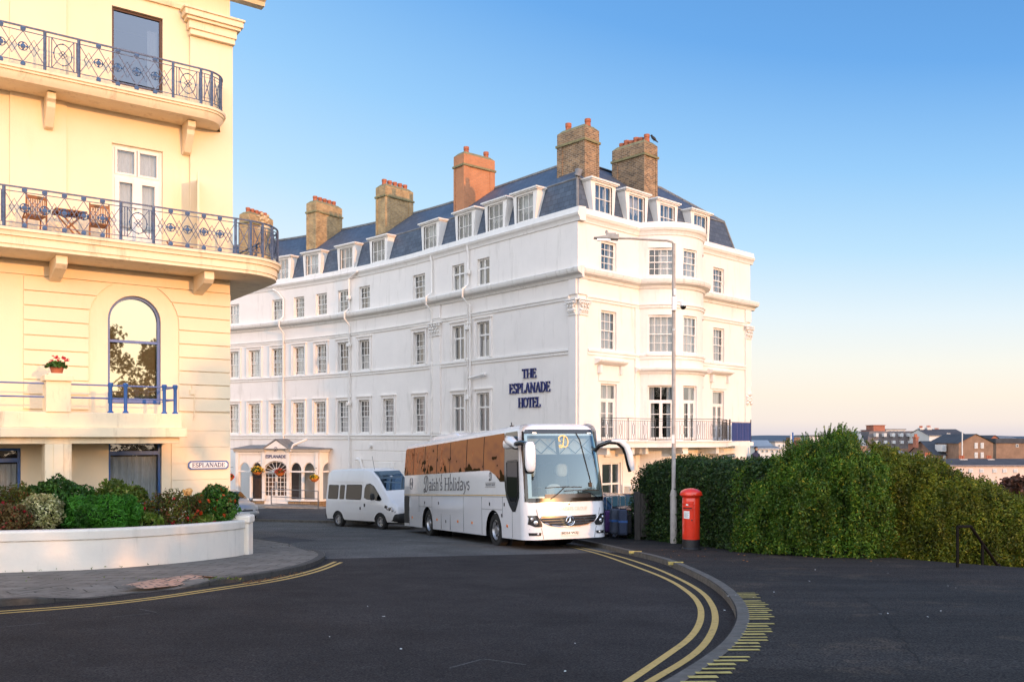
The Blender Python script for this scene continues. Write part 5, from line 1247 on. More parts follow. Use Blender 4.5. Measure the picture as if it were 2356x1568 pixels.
# ---- step and ramp with a hand rail
zr = Zg + .12
rp = thing('entrance_ramp', 'low concrete ramp and two steps in front of the glazed porch', 'ramp', PF(dc, .9, Zg)); rorg = tuple(rp.location)
mb = MB(); mb.box(dc - 1.0, dc + 2.1, .1, 1.5, Zg - .4, zr, fr=PF); mb.build('landing', M['concrete'], rp, rorg, bevel=.015)
mb = MB(); mb.prism([(dc - 1.0, Zg - .4), (dc - 1.0, zr), (-.9, Zg + .0), (-.9, Zg - .4)], .12, 1.5, PF); mb.build('slope', M['concrete'], rp, rorg)
mb = MB(); mb.box(dc - .1, dc + 2.0, 1.503, 1.9, Zg - .3, Zg + .02, fr=PF); mb.build('step', M['concrete'], rp, rorg, bevel=.015)
rl = thing('ramp_handrail', 'grey tubular handrail beside the concrete ramp of the glazed porch', 'handrail', PF(dc, 1.5, Zg)); rlo = tuple(rl.location)
a_, b_ = dc - .35, -.55
mb = MB()
for h_ in (1.0, .55, .15): mb.tube([PF(a_, 1.42, zr + h_), PF(b_, 1.42, Zg + h_ + .02)], .025, 6)
mb.build('rail', M['steel'], rl, rlo)
for u, z in ((a_, zr), (b_, Zg)): p = MB(); p.tube([PF(u, 1.42, z - .1), PF(u, 1.42, z + 1.0)], .03, 6); p.build('post', M['steel'], rl, rlo)
# ---- hanging flower baskets
M['coir'] = mat('coir basket', (.55, .17, .04), .9, var=.35, vs=14, bump=.5)
M['leaf_basket'] = leafmat('basket foliage', (.03, .07, .01), (.1, .16, .03))
M['petal_yellow'] = leafmat('yellow petals', (.75, .42, .02), (.8, .55, .06), trans=.25, clump=.2)
M['petal_red'] = leafmat('red petals', (.55, .03, .02), (.6, .1, .05), trans=.25, clump=.2)
M['petal_pink'] = leafmat('pink petals', (.65, .05, .12), (.7, .1, .08), trans=.25, clump=.2)
def leafcards(centres, normals, size, rng, asp=.5, fold=.3, jit=.9):
    """one folded leaf (two triangles' worth of quad) per centre -> arrays"""
    n = len(centres); d = rng.normal(size=(n, 3)); d = normals * (1.2 - jit) + d * jit; d /= np.linalg.norm(d, axis=1)[:, None] + 1e-9
    r = rng.normal(size=(n, 3)); s = np.cross(d, r); s /= np.linalg.norm(s, axis=1)[:, None] + 1e-9; t = np.cross(d, s)
    sz = size * rng.uniform(.6, 1.35, (n, 1)); c = centres
    v = np.stack([c - s * sz, c + t * sz * asp + d * sz * fold * .4, c + s * sz, c - t * sz * asp + d * sz * fold * .4], 1)
    return v.reshape(-1, 3)
def leafmesh(name, verts, mats, parent=None, org=(0, 0, 0), mi=None):
    n = len(verts) // 4; me = bpy.data.meshes.new(name); me.vertices.add(n * 4); me.loops.add(n * 4); me.polygons.add(n)
    me.vertices.foreach_set('co', (verts - np.array(org)[None, :]).astype(np.float32).ravel()); me.loops.foreach_set('vertex_index', np.arange(n * 4, dtype=np.int32)); me.polygons.foreach_set('loop_start', np.arange(0, n * 4, 4, dtype=np.int32))
    for m in (mats if isinstance(mats, list) else [mats]): me.materials.append(m)
    if mi is not None: me.polygons.foreach_set('material_index', np.asarray(mi, dtype=np.int32))
    me.update(); o = bpy.data.objects.new(name, me); COL.objects.link(o)
    if parent: o.parent = parent
    return o
BASK = [((561, 1123), 52.8, 'hanging basket of yellow flowers left of the porch door', 'petal_yellow', 1.25), ((628, 1096), 51.6, '', '', 0)]
def basket(p, lab, pet, sz, hang):
    t = thing('hanging_basket', lab, 'flower basket', p, 0, 'hanging baskets along the hotel porch'); o = tuple(t.location)
    mb = MB(); mb.lathe([(.02, -.24), (.14, -.2), (.24, -.1), (.27, 0)], p, 12); mb.build('basket', M['coir'], t, o, smooth=60)
    mb = MB()
    for k in range(3): a = k * 2.09; mb.tube([p + Vector((.26 * math.cos(a), .26 * math.sin(a), 0)), p + Vector((0, 0, .55))], .006, 3)
    mb.tube([p + Vector((0, 0, .55)), hang], .012, 4); mb.build('chain', M['iron'], t, o)
    d = RNG.normal(size=(220, 3)); d /= np.linalg.norm(d, axis=1)[:, None]; d[:, 2] = np.abs(d[:, 2]) * .9 - .15; c = np.array(p) + d * np.array([.3, .3, .26]) * sz * RNG.uniform(.6, 1, (220, 1))
    leafmesh('foliage', leafcards(c, d, .06, RNG), M['leaf_basket'], t, o)
    d = RNG.normal(size=(90, 3)); d /= np.linalg.norm(d, axis=1)[:, None]; d[:, 2] = np.abs(d[:, 2]) * .9 - .1; c = np.array(p) + d * np.array([.33, .33, .3]) * sz * RNG.uniform(.8, 1, (90, 1))
    leafmesh('flowers', leafcards(c, d, .055, RNG, .8), M[pet], t, o)
def pz(xd, yd, d): u = pu(xd); q = PF(u, d, 0); return Vector((q.x, q.y, EYE + (HY - yd) / FPX * q.y))
for xd, yd, lab, pet, sz in ((600, 1083, 'hanging basket thick with yellow flowers beside the left jamb of the porch door', 'petal_yellow', 1.3), (651, 1086, 'orange hanging basket with mixed red flowers right of the porch door', 'petal_red', 1.0), (730, 1099, 'hanging basket at the right corner of the glazed porch', 'petal_yellow', .9), (536, 1097, 'hanging basket at the far corner of the porch, next to the cream building', 'petal_red', .9)):
    p = pz(xd, yd, .45); basket(p, lab, pet, sz, Vector(PF(pu(xd), .05, p.z - EYE + .6)))
# ================================================================ vehicles
M['coach_white'] = mat('coach paint', (.80, .80, .81), .16, var=.015, vs=1, spec=.5, coat=.9, dirt=((.5, .49, .46), .18, 1.5))
M['van_white'] = mat('van paint', (.74, .74, .74), .3, var=.02, vs=1, spec=.5, coat=.5, dirt=((.5, .48, .44), .3, 1.6))
M['silver'] = mat('silver paint', (.42, .42, .42), .28, metal=.6, var=.04, coat=.6)
M['navy_paint'] = mat('dark blue paint', (.012, .02, .045), .22, var=.05, coat=.8)
M['bronze'] = glassmat('bronze coach glass', tint=(.03, .012, .006), refl=(.33, .165, .092), base=.72, edge=.97, wavy=1.0, ws=1.0, wd=.065)
M['windscreen'] = glassmat('windscreen', tint=(.62, .72, .72), refl=(.72, .92, 1), base=.09, edge=.85)
M['carglass'] = glassmat('car glass', tint=(.10, .11, .12), base=.025, edge=.22)
M['van_glass'] = glassmat('van windscreen', tint=(.05, .09, .14), refl=(.35, .55, .8), base=.14, edge=.8)
M['windscreen_car'] = glassmat('car windscreen', tint=(.10, .08, .06), refl=(.75, .5, .3), base=.35, edge=.9)  # warm tone of the mirrored sky is put into the glass colour
M['plastic'] = mat('black plastic', (.02, .02, .021), .55, var=.2)
M['gloss_black'] = mat('gloss black', (.008, .008, .009), .12, coat=.8)
M['lamp'] = mat('lamp lens', (.75, .77, .8), .08, metal=.75, var=.05)
M['lampdark'] = mat('lamp housing', (.03, .03, .032), .15, coat=.6)
M['amber'] = mat('amber lens', (.75, .2, .015), .3)
M['grey_text'] = mat('grey lettering', (.07, .075, .09), .4)
M['gold'] = mat('gold leaf', (.72, .5, .2), .35, metal=.4)
M['plate'] = mat('plate white', (.78, .78, .74), .4)
M['seat'] = mat('seat cloth', (.05, .055, .075), .9)
M['dash'] = mat('dashboard', (.14, .14, .14), .7)
M['rim'] = mat('steel rim', (.42, .42, .43), .35, metal=.8, var=.15)
def wheel(parent, c, r, w, side, rimr=.6, spokes=10, hub=.3):
    """axle along local y; side = +1 outer face towards +y"""
    mb = MB(); mb.lathe([(r * .62, -w / 2), (r * .93, -w / 2), (r, -w * .38), (r, w * .38), (r * .93, w / 2), (r * .62, w / 2), (r * .6, w * .3), (r * .6, -w * .3)], c, 28, axis=(0, 1, 0), caps=False); T = mb.build('wheel', M['rubber'], parent, smooth=40)
    mb = MB(); s = side; mb.lathe([(r * .62, s * w * .42), (r * .57, s * w * .45), (r * .52, s * w * .2), (r * .28, s * w * .16), (r * .24, s * w * .4), (.001, s * w * .42)], c, 24, axis=(0, 1, 0), caps=False)
    for k in range(spokes): a = 2 * PI * k / spokes; mb.lathe([(.022, s * w * .16), (.022, s * w * .34), (.001, s * w * .35)], (c[0] + r * .17 * math.cos(a) , c[1], c[2] + r * .17 * math.sin(a)), 6, axis=(0, 1, 0))
    mb.build('rim', M['rim'], T, smooth=40)
    mb = MB()
    for k in range(spokes): a = 2 * PI * (k + .5) / spokes; p = (c[0] + r * .42 * math.cos(a), c[1] + s * w * .19, c[2] + r * .42 * math.sin(a)); mb.lathe([(.035 * r / .5, -.008), (.035 * r / .5, .012)], p, 8, axis=(0, s, 0))
    mb.build('rim_holes', M['black'], T)
    return T

# ---------------- the coach: local x forward, y to its left, z up
CH = Vector((.385, -.923, 0)).normalized(); CLf = Vector((-CH.y, CH.x, 0))      # left of the coach
c_front = Vector((.46, 25.05, 0)); c_rear = c_front - CH * 12.75
Wc = 1.275; cen = c_front + CLf * Wc
axf = cen - CH * 2.7; axr = cen - CH * 8.9
zf, zr_ = gz(axf.y), gz(axr.y); pitch = math.atan2(zf - zr_, 6.2)
coach = thing('coach', 'white coach with bronze side glass and large windscreen parked at the kerb', 'coach', (axf.x, axf.y, zf))
coach.rotation_euler = (0, -pitch, math.atan2(CH.y, CH.x))
coach.scale = (1.02, 1.045, 1.025)
XF, XR = 2.75, -10.0; ZT = 3.58
def rake(z): return 0 if z < .9 else (.02 * (z - .9) / .4 if z < 1.3 else .02 + .32 * ((z - 1.3) / 2.05) ** 1.35)
def tum(z): return .0 if z < 1.2 else .115 * ((z - 1.2) / 2.2) ** 1.4
def frontx(y, z):
    t = abs(y) / Wc; return XF - rake(z) - 0.07 * t * t - .28 * (max(0, (t - .72) / .28)) ** 2.2
def roundtop(z): return 0 if z < 3.34 else .24 * (1 - math.sqrt(max(0, 1 - ((z - 3.34) / (ZT - 3.34)) ** 2)))
def sidey(z): return Wc - tum(z) - roundtop(z)
WR = .505; wheels_x = (0.2, -6.6)
def lowz(x):
    b = .30
    for wx in wheels_x:
        d = abs(x - wx)
        if d < .66: b = max(b, .44 + math.sqrt(max(0, .66 ** 2 - d * d)))
    return b
ring = []      # (kind, parameter)
xs = sorted(set([XR + .25 + i * .3 for i in range(41)] + [w_ + .66 * math.cos(PI * k / 14) for w_ in wheels_x for k in range(15)] + [XF - .55]))
xs = [x for x in xs if x <= XF - .5]
for x in xs: ring.append(('s', x, -1))
for i in range(41): t = -1 + 2 * i / 40; t = math.copysign(abs(t) ** .8, t); ring.append(('f', t, 0))
for x in reversed(xs): ring.append(('s', x, 1))
for i in range(1, 9): a = i / 9; ring.append(('r', 1 - 2 * a, 0))
def cpt(e, z):
    k, p, s_ = e; y = sidey(z)
    if k == 's': return (p, s_ * y, z)
    if k == 'f':
        yy = p * y; return (frontx(p * Wc, z) - roundtop(z) * 1.3, yy, z)
    t = abs(p); return (XR + .25 * t ** 4 + .12 * max(0, (z - 1) / 2.5) + roundtop(z) * .8, p * y, z)
zl = [1.25, 1.5, 1.62, 1.9, 2.3, 2.7, 3.05, 3.22, 3.36, 3.44, 3.52, 3.57, ZT]
mb = MB(); vs = []; nr = len(ring); K = 5
for r_ in range(K):
    for e in ring:
        lo = lowz(e[1]) if e[0] == 's' else .30; vs.append(cpt(e, lo + (1.25 - lo) * r_ / K))
for z in zl:
    for e in ring: vs.append(cpt(e, z))
nrow = K + len(zl)
fs = [(r_ * nr + i, r_ * nr + (i + 1) % nr, (r_ + 1) * nr + (i + 1) % nr, (r_ + 1) * nr + i) for r_ in range(nrow - 1) for i in range(nr)]
fs.append(tuple((nrow - 1) * nr + i for i in range(nr)))
# leave the windscreen opening clear
def in_screen(p): return p[0] > XF - 1.0 and abs(p[1]) < 1.07 and 1.45 < p[2] < 3.3
fs = [f for f in fs if len(f) > 4 or not all(in_screen(vs[i]) for i in f)]
mb.add(vs, fs); body = mb.build('body', M['coach_white'], coach, smooth=35)
mb = MB(); mb.box(XR + .4, XF - .6, -1.0, 1.0, .28, .5); mb.box(XR + .5, XF - 1.2, -1.12, 1.12, 1.0, 1.06)
for wx in wheels_x:
    for s_ in (-1, 1): mb.lathe([(.655, -.2), (.655, .2)], (wx, s_ * .7, .5), 20, axis=(0, 1, 0))
mb.build('underbody', M['black'], coach)
def sidepatch(name, pts, off, m, sgn=-1, parent=None, dz=.12, thick=None):
    """flat panel following the side wall; pts (x, z) as rows: list of (z, x0, x1)"""
    mb = MB()
    for (z0, a0, b0_), (z1, a1, b1_) in zip(pts, pts[1:]):
        n = max(1, int((z1 - z0) / dz + .5))
        for i in range(n):
            f0, f1 = i / n, (i + 1) / n; za, zb = z0 + (z1 - z0) * f0, z0 + (z1 - z0) * f1
            L0, R0, L1, R1 = a0 + (a1 - a0) * f0, b0_ + (b1_ - b0_) * f0, a0 + (a1 - a0) * f1, b0_ + (b1_ - b0_) * f1
            k = max(1, int((R0 - L0) / .6))
            for j in range(k):
                q = lambda L, R, z, j: (L + (R - L) * j / k, sgn * (sidey(z) + off), z)
                mb.quad(q(L0, R0, za, j), q(L0, R0, za, j + 1), q(L1, R1, zb, j + 1), q(L1, R1, zb, j))
    return mb.build(name, m, parent or coach, smooth=30)
# bronze glass band on both sides, dropping at the cab
for sg_ in (-1, 1):
    rows_ = [(1.80, XR + .22, 1.35), (1.9, XR + .2, .95), (2.0, XR + .18, .8), (3.02, XR + .3, 1.5), (3.08, XR + .4, 1.45)]
    rows_ = [(1.95, .75, 1.1), (2.15, .35, 1.08), (2.31, -.2, 1.06), (2.315, XR + .24, 1.06), (2.4, XR + .2, 1.06), (3.3, XR + .3, 1.0), (3.38, XR + .4, .95)]
    BW_ = sidepatch('side_window', rows_, .012, M['bronze'], sg_)
    # seams between the panes
    sm = MB()
    for x in (-8.5, -7.0, -5.5, -4.0, -2.3, -.7): sm.tube([(x, sg_ * (sidey(z) + .015), z) for z in (2.32, 2.9, 3.36)], .008, 4)
    sm.build('pane_seam', M['black'], BW_)
    # cab: black surround sweeping down, driver's window set in it
    sidepatch('cab_panel', [(1.08, 1.72, 1.95), (1.25, 1.5, 2.08), (1.5, 1.26, XF - .52), (1.8, 1.14, XF - .54), (2.2, 1.03, XF - .58), (3.32, 1.01, XF - .78), (3.38, 1.05, XF - .82)], .010, M['gloss_black'], sg_)
    CWn = sidepatch('cab_window', [(1.36, 1.62, 1.95), (1.6, 1.34, XF - .6), (2.5, 1.22, XF - .7), (2.56, 1.3, XF - .75)], .016, M['carglass'], sg_)
    fr_ = MB(); fr_.tube([(x, sg_ * (sidey(z) + .018), z) for x, z in ((1.62, 1.36), (1.95, 1.36), (XF - .6, 1.6), (XF - .7, 2.5), (1.24, 2.5), (1.34, 1.6))], .012, 4, closed=True); fr_.build('window_frame', M['black'], CWn)
    # flap lines, gold waist stripe, side lamps
    ln = MB()
    for x, z0, z1 in ((-9.0, .34, 1.5), (-7.65, .9, 1.5), (-6.0, .34, 1.5), (-4.92, .34, 2.28), (-3.92, .34, 2.28), (-2.53, .34, 1.5), (-.8, .34, 1.5), (.95, .9, 1.5), (1.69, .34, 1.5)):
        ln.tube([(x, sg_ * (sidey(z0) + .002), z0), (x, sg_ * (sidey(z1) + .002), z1)], .014 if x in (-4.92, -3.92) else .007, 4)
    for x0, x1, z in ((XR + .3, 1.3, 1.5), (-7.65, -6.0, 1.1), (-.8, .95, 1.12)):
        ln.tube([(x0, sg_ * (sidey(z) + .002), z), (x1, sg_ * (sidey(z) + .002), z)], .006, 4)
    ln.build('flap_line', M['plastic'], body)
    sidepatch('gold_stripe', [(1.53, XR + .25, 1.25), (1.56, XR + .25, 1.25)], .006, M['gold'], sg_)
    for x in (-8.6, -5.4, -3.1, -1.7, 1.3):
        lm = MB(); lm.box(x - .05, x + .05, sg_ * (sidey(.65)), sg_ * (sidey(.65) + .02), .62, .7); lm.build('side_lamp', M['amber'], coach, bevel=.008)
    for x, z in ((-6.9, 1.25), (-5.2, 1.25), (-4.4, .62), (-.1, 1.28), (1.1, 1.28), (.88, .95)): hd = MB(); hd.box(x - .03, x + .03, sg_ * sidey(.6), sg_ * (sidey(.6) + .012), z - .05, z + .05); hd.build('flap_lock', M['plastic'], body)
    gr = MB()
    for k in range(16):
        z = .45 + .065 * k; gr.box(XR + .28, XR + .95 + .04 * math.sin(k), sg_ * (sidey(z) - .02), sg_ * (sidey(z) + .012), z, z + .035)
    gr.build('louvre', M['plastic'], coach)
    bk_ = sidepatch('louvre_backing', [(.42, XR + .27, XR + .9), (1.45, XR + .27, XR + 1.0), (1.5, XR + .35, XR + .9)], .004, M['black'], sg_)
# lettering on the driver's side
CSd = lambda u, d, z: Vector((u, -(sidey(z) + d), z))
mb = MB(); script_D(mb, CSd, -6.75, 1.62, .66, .008, .075); serif(mb, "aish's Holidays", CSd, -4.15, 1.71, .44, 4.5, .008, .011); mb.build('lettering', M['grey_text'], coach)
mb = MB(); script_D(mb, CSd, -.06, 1.98, .27, .008, .08); mb.build('emblem', M['grey_text'], coach)
mb = MB(); serif(mb, "THE DAISH'S GROUP", CSd, -.06, 1.83, .075, .82, .008, .009); mb.build('lettering', M['grey_text'], coach)
for z in (1.79, 1.925): mb = MB(); mb.box(-.5, .38, -(sidey(z) + .009), -(sidey(z) + .005), z, z + .01); mb.build('rule_line', M['grey_text'], coach)
mb = MB()
for s_ in (-1, 1): mb.tube([CSd(-8.75 + s_ * .2 * math.cos(a) * .9, .01, 1.98 + .24 * math.sin(a)) for a in [(-1.1 + .22 * k) for k in range(11)]], .012, 4)
mb.build('emblem', M['grey_text'], coach); sans('45', CSd, -8.75, 1.92, .12, .18, .009, 'lettering', M['grey_text'], coach)
# front: windscreen, black lower band, grille, lamps
def frontpatch(name, rows, off, m, n=24, parent=None, dz=.08):
    mb = MB()
    for (z0, a0, b0_), (z1, a1, b1_) in zip(rows, rows[1:]):
        k = max(1, int((z1 - z0) / dz + .5))
        for i in range(k):
            f0, f1 = i / k, (i + 1) / k
            q = lambda f, j: (lambda z, y: (frontx(y * Wc / sidey(z), z) - roundtop(z) * 1.3 + off, y, z))(z0 + (z1 - z0) * f, (a0 + (a1 - a0) * f) + ((b0_ + (b1_ - b0_) * f) - (a0 + (a1 - a0) * f)) * j / n)
            for j in range(n): mb.quad(q(f0, j), q(f0, j + 1), q(f1, j + 1), q(f1, j))
    return mb.build(name, m, parent or coach, smooth=30)
frontpatch('windscreen', [(1.44, -1.15, 1.15), (1.6, -1.16, 1.16), (3.25, -1.12, 1.12), (3.36, -1.08, 1.08)], .012, M['windscreen'])
frontpatch('screen_border', [(1.34, -1.15, 1.15), (1.46, -1.15, 1.15)], .016, M['gloss_black'])
frontpatch('screen_border', [(3.28, -1.1, 1.1), (3.40, -1.05, 1.05)], .016, M['gloss_black'])
for s_ in (-1, 1): frontpatch('pillar', [(1.36, s_ * 1.19 - .035, s_ * 1.19 + .035), (3.36, s_ * 1.13 - .035, s_ * 1.13 + .035)], .02, M['gloss_black'], 3)
frontpatch('scuttle_panel', [(1.45, -.72, .72), (1.56, -.7, .7)], .02, M['lampdark'])
for s_ in (-1, 1):
    hl = frontpatch('headlight', [(.66, s_ * .92 - .1, s_ * .92 + .1), (.74, s_ * .98 - .2, s_ * .98 + .16), (.9, s_ * 1.04 - .12, s_ * 1.04 + .14), (.98, s_ * 1.08 - .1, s_ * 1.08 + .12)], .014, M['lampdark'], 8)
    mb = MB()
    for y, z, r in ((1.0, .78, .062), (1.09, .88, .05)):
        x = frontx(s_ * y, z) + .02; mb.lathe([(r, -.02), (r, .0), (r * .7, .016), (.001, .02)], (x, s_ * y, z), 12, axis=(1, s_ * .35, 0))
    mb.build('lens', M['lamp'], hl, smooth=40)
    fg = frontpatch('fog_lamp', [(.42, s_ * 1.0 - .16, s_ * 1.0 + .14), (.5, s_ * 1.0 - .17, s_ * 1.0 + .15)], .012, M['lampdark'], 6)
    mb = MB(); mb.lathe([(.035, 0), (.035, .02), (.001, .025)], (frontx(.95, .46) + .012, s_ * .95, .46), 10, axis=(1, 0, 0)); mb.build('lens', M['lamp'], fg)
gr = frontpatch('grille', [(.66, -.3, .3), (.7, -.55, .55), (.78, -.76, .76), (.88, -.86, .86), (.94, -.82, .82)], .012, M['lampdark'], 20)
mb = MB()
for z0, z1, w0, w1 in ((.70, .735, .5, .6), (.775, .81, .72, .78), (.85, .885, .8, .83)):
    n = 20
    for i in range(n):
        ya, yb = -w0 + 2 * w0 * i / n, -w0 + 2 * w0 * (i + 1) / n; yc, yd_ = -w1 + 2 * w1 * i / n, -w1 + 2 * w1 * (i + 1) / n
        mb.quad((frontx(ya, z0) + .03, ya, z0), (frontx(yb, z0) + .03, yb, z0), (frontx(yd_, z1) + .05, yd_, z1), (frontx(yc, z1) + .05, yc, z1)); mb.quad((frontx(yc, z1) + .05, yc, z1), (frontx(yd_, z1) + .05, yd_, z1), (frontx(yd_, z1) + .01, yd_, z1 + .01), (frontx(yc, z1) + .01, yc, z1 + .01))
o_ = [(frontx(y, z) + .02, y, z) for y, z in [(-.3, .655), (-.55, .69), (-.78, .78), (-.88, .885), (-.84, .95), (0, .93), (.84, .95), (.88, .885), (.78, .78), (.55, .69), (.3, .655), (0, .645)]]
mb.tube(o_, .014, 5, closed=True); mb.build('grille_bars', M['chrome'], gr)
# three-pointed star in a ring
mb = MB(); sx = frontx(0, .8) + .06; mb.tube([(sx, .125 * math.cos(2 * PI * k / 24), .8 + .125 * math.sin(2 * PI * k / 24)) for k in range(24)], .013, 6, closed=True)
for k in range(3):
    a = PI / 2 + 2 * PI * k / 3; tip = (sx, .118 * math.cos(a), .8 + .118 * math.sin(a)); l = a + 1.05; r2 = a - 1.05
    mb.add([(sx + .02, 0, .8), (sx, .032 * math.cos(l), .8 + .032 * math.sin(l)), tip, (sx, .032 * math.cos(r2), .8 + .032 * math.sin(r2))], [(0, 1, 2), (0, 2, 3)])
mb.build('emblem', M['chrome'], coach, smooth=30)
FR_ = lambda u, d, z: Vector((frontx(u, z) + d, u, z))
mb = MB(); mb.box(-.27, .27, frontx(0, .45) + .0, frontx(0, .45) + .02, .40, .51, fr=lambda u, d, z: (d, u, z)); NP = mb.build('number_plate', M['plate'], coach)
sans('BD24 WZJ', lambda u, d, z: Vector((frontx(0, .45) + .021 + d, u, z)), 0, .418, .08, .5, 0, 'lettering', M['black'], NP)
mb = MB(); serif(mb, "THE DAISH'S GROUP", FR_, 0, 1.1, .09, 1.15, .006, .01); mb.build('lettering', mat('faint gold lettering', (.62, .55, .45), .4), coach)
mb = MB(); mb.lathe([(.03, 0), (.03, .012), (.001, .015)], (frontx(0, 1.28) + .0, 0, 1.28), 10, axis=(1, 0, 0)); mb.build('badge', M['chrome'], coach)
mb = MB(); script_D(mb, lambda u, d, z: FR_(u, d, z), 0, 2.86, .38, .02, .09); mb.build('emblem', M['gold'], coach)
mb = MB()
for y in (-1.07, -.62, .62, 1.05): pass
for y in (-.85, .85): mb = MB(); mb.box(frontx(y, 3.3) - .02, frontx(y, 3.3) + .02, y - .06, y + .06, 3.28, 3.31); mb.build('marker_lamp', M['lamp'], coach)
ln = MB()
for s_ in (-1, 1): ln.tube([(frontx(y, z) + .003, y, z) for y, z in ((s_ * .98, 1.15), (s_ * .93, .95))], .006, 4); ln.tube([(frontx(y, z) + .003, y, z) for y, z in ((s_ * .84, .62), (s_ * .78, .32))], .006, 4); ln.tube([(frontx(y, z) + .003, y, z) for y, z in ((s_ * .84, .62), (s_ * 1.15, .6))], .006, 4)
ln.build('bumper_line', M['plastic'], body)
# wipers
for (y0, y1, z1) in ((-.55, .3, 1.76), (.95, -.1, 1.66)):
    mb = MB(); f_ = lambda y, z, o: (frontx(y, z) + o, y, z); my = (y0 + y1) / 2
    mb.tube([f_(y0, 1.42, .03), f_((y0 + my) / 2 * 1.0, 1.56, .05), f_(my, z1 - .03, .045)], .012, 5); mb.tube([f_(my - .55, z1 - .02, .03), f_(my, z1, .035), f_(my + .55, z1 - .02, .03)], .012, 5); mb.build('wiper', M['black'], coach)
mb = MB(); mb.tube([(frontx(y, z) + .02, y, z) for y, z in ((.42, 3.3), (.52, 3.1), (.62, 2.5), (.72, 1.95), (.74, 1.7))], .016, 5); mb.box(frontx(.72, 1.8) + .0, frontx(.72, 1.8) + .04, .66, .76, 1.74, 1.86); mb.build('screen_cable', M['black'], coach)
# mirrors
def softbox(mb, c, r, ex=.35, rot=None):
    n, m = 14, 10
    sg = lambda v, e: math.copysign(abs(v) ** e, v); vs = []
    for i in range(m + 1):
        a = -PI / 2 + PI * i / m
        for j in range(n): b = 2 * PI * j / n; p = Vector((r[0] * sg(math.cos(a), ex) * sg(math.cos(b), ex), r[1] * sg(math.cos(a), ex) * sg(math.sin(b), ex), r[2] * sg(math.sin(a), ex))); vs.append(Vector(c) + (rot @ p if rot else p))
    mb.add(vs, [(i * n + j, i * n + (j + 1) % n, (i + 1) * n + (j + 1) % n, (i + 1) * n + j) for i in range(m) for j in range(n)])
# driver's side: white arm reaching forward, head hanging from it
mb = MB(); mb.tube([(1.15, -1.16, 3.14), (1.6, -1.3, 3.14), (2.1, -1.42, 3.07), (2.5, -1.45, 2.96)], [.05, .14, .15, .1], 8); softbox(mb, (1.75, -1.33, 3.02), (.42, .1, .14), .6)
A1 = mb.build('mirror_arm', M['coach_white'], coach, smooth=50)
mb = MB(); mb.tube([(2.45, -1.44, 2.98), (2.8, -1.42, 3.0), (3.1, -1.36, 2.94)], .075, 8); mb.build('mirror_hinge', M['gloss_black'], A1, smooth=50)
mb = MB(); softbox(mb, (3.15, -1.32, 2.6), (.11, .15, .42), .55); H1 = mb.build('mirror', M['coach_white'], coach, smooth=50)
mb = MB(); softbox(mb, (3.09, -1.32, 2.58), (.09, .155, .45), .5); mb.build('mirror_back', M['gloss_black'], H1, smooth=50)
# kerb side: long black arm curling over and down
pth = [(2.1, .98, 2.55), (2.35, 1.02, 2.75), (2.55, 1.1, 2.92), (2.75, 1.3, 3.02), (2.85, 1.52, 3.0), (2.9, 1.68, 2.86), (2.92, 1.76, 2.65), (2.92, 1.82, 2.35), (2.92, 1.86, 2.15)]
mb = MB(); mb.tube([Vector(p) for p in pth], [.045, .055, .062, .066, .07, .07, .07, .066, .05], 8); H2 = mb.build('mirror_arm', M['gloss_black'], coach, smooth=60)
mb = MB(); mb.tube([Vector(p) + Vector((.06, .06, .03)) for p in pth[3:]], [.04, .075, .09, .1, .09, .05], 8); mb.build('mirror', M['coach_white'], H2, smooth=60)
# roof pod
mb = MB(); P_ = []
for i in range(11):
    x = -8.6 + 4.4 * i / 10; h = .2 * min(1, (i + .4) / 2.2) * min(1, (10.4 - i) / 1.2); w = .85 * min(1, .8 + i * .05)
    P_.append([(x, -w, ZT - .03), (x, -w * .92, ZT - .03 + h), (x, w * .92, ZT - .03 + h), (x, w, ZT - .03)])
vs = [p for r_ in P_ for p in r_]; mb.add(vs, [(i * 4 + j, i * 4 + j + 1, (i + 1) * 4 + j + 1, (i + 1) * 4 + j) for i in range(10) for j in range(3)] + [(0, 1, 2, 3), (40, 41, 42, 43)]); mb.build('roof_unit', M['coach_white'], coach, bevel=.05, smooth=40)
mb = MB(); mb.box(.6, .72, -.85, -.75, ZT - .02, ZT + .05); mb.tube([(.66, -.8, ZT), (.6, -.8, ZT + .14)], .015, 5); mb.build('aerial', M['black'], coach)
for wx in wheels_x:
    for s_ in (-1, 1): wheel(coach, (wx, s_ * (Wc - .2), WR - .01), WR, .3, s_)
# cab interior seen through the windscreen
mb = MB(); mb.box(XF - 1.3, XF - .42, -1.1, 1.1, 1.16, 1.46); mb.box(XF - .9, XF - .5, -.9, .9, 1.46, 1.52); mb.build('dashboard', M['dash'], coach, bevel=.05)
mb = MB(); mb.tube([(XF - .85 + .1 * math.sin(2 * PI * k / 20), -.55 + .24 * math.cos(2 * PI * k / 20), 1.55 + .2 * math.sin(2 * PI * k / 20)) for k in range(20)], .02, 6, closed=True); mb.build('steering_wheel', M['black'], coach)
mb = MB(); mb.box(XF - .75, XF - .7, .2, .52, 1.5, 1.76); mb.build('ticket_machine', M['plastic'], coach, bevel=.03)
for y in (-.55, .5):
    mb = MB(); softbox(mb, (XF - 1.55, y, 1.75), (.12, .25, .48), .6); softbox(mb, (XF - 1.55, y, 2.32), (.08, .15, .13), .7); mb.build('seat', M['seat'], coach, smooth=50)
for k in range(4):
    for y in (-.8, .8):
        mb = MB(); softbox(mb, (XF - 2.8 - k * .9, y, 2.0), (.1, .42, .5), .5); mb.build('seat', M['seat'], coach, smooth=50)
mb = MB()   # white covers over front seats
for y in (-.55, .5): softbox(mb, (XF - 1.5, y, 2.25), (.12, .2, .2), .7)
softbox(mb, (XF - 1.2, .1, 1.55), (.1, .28, .3), .8)
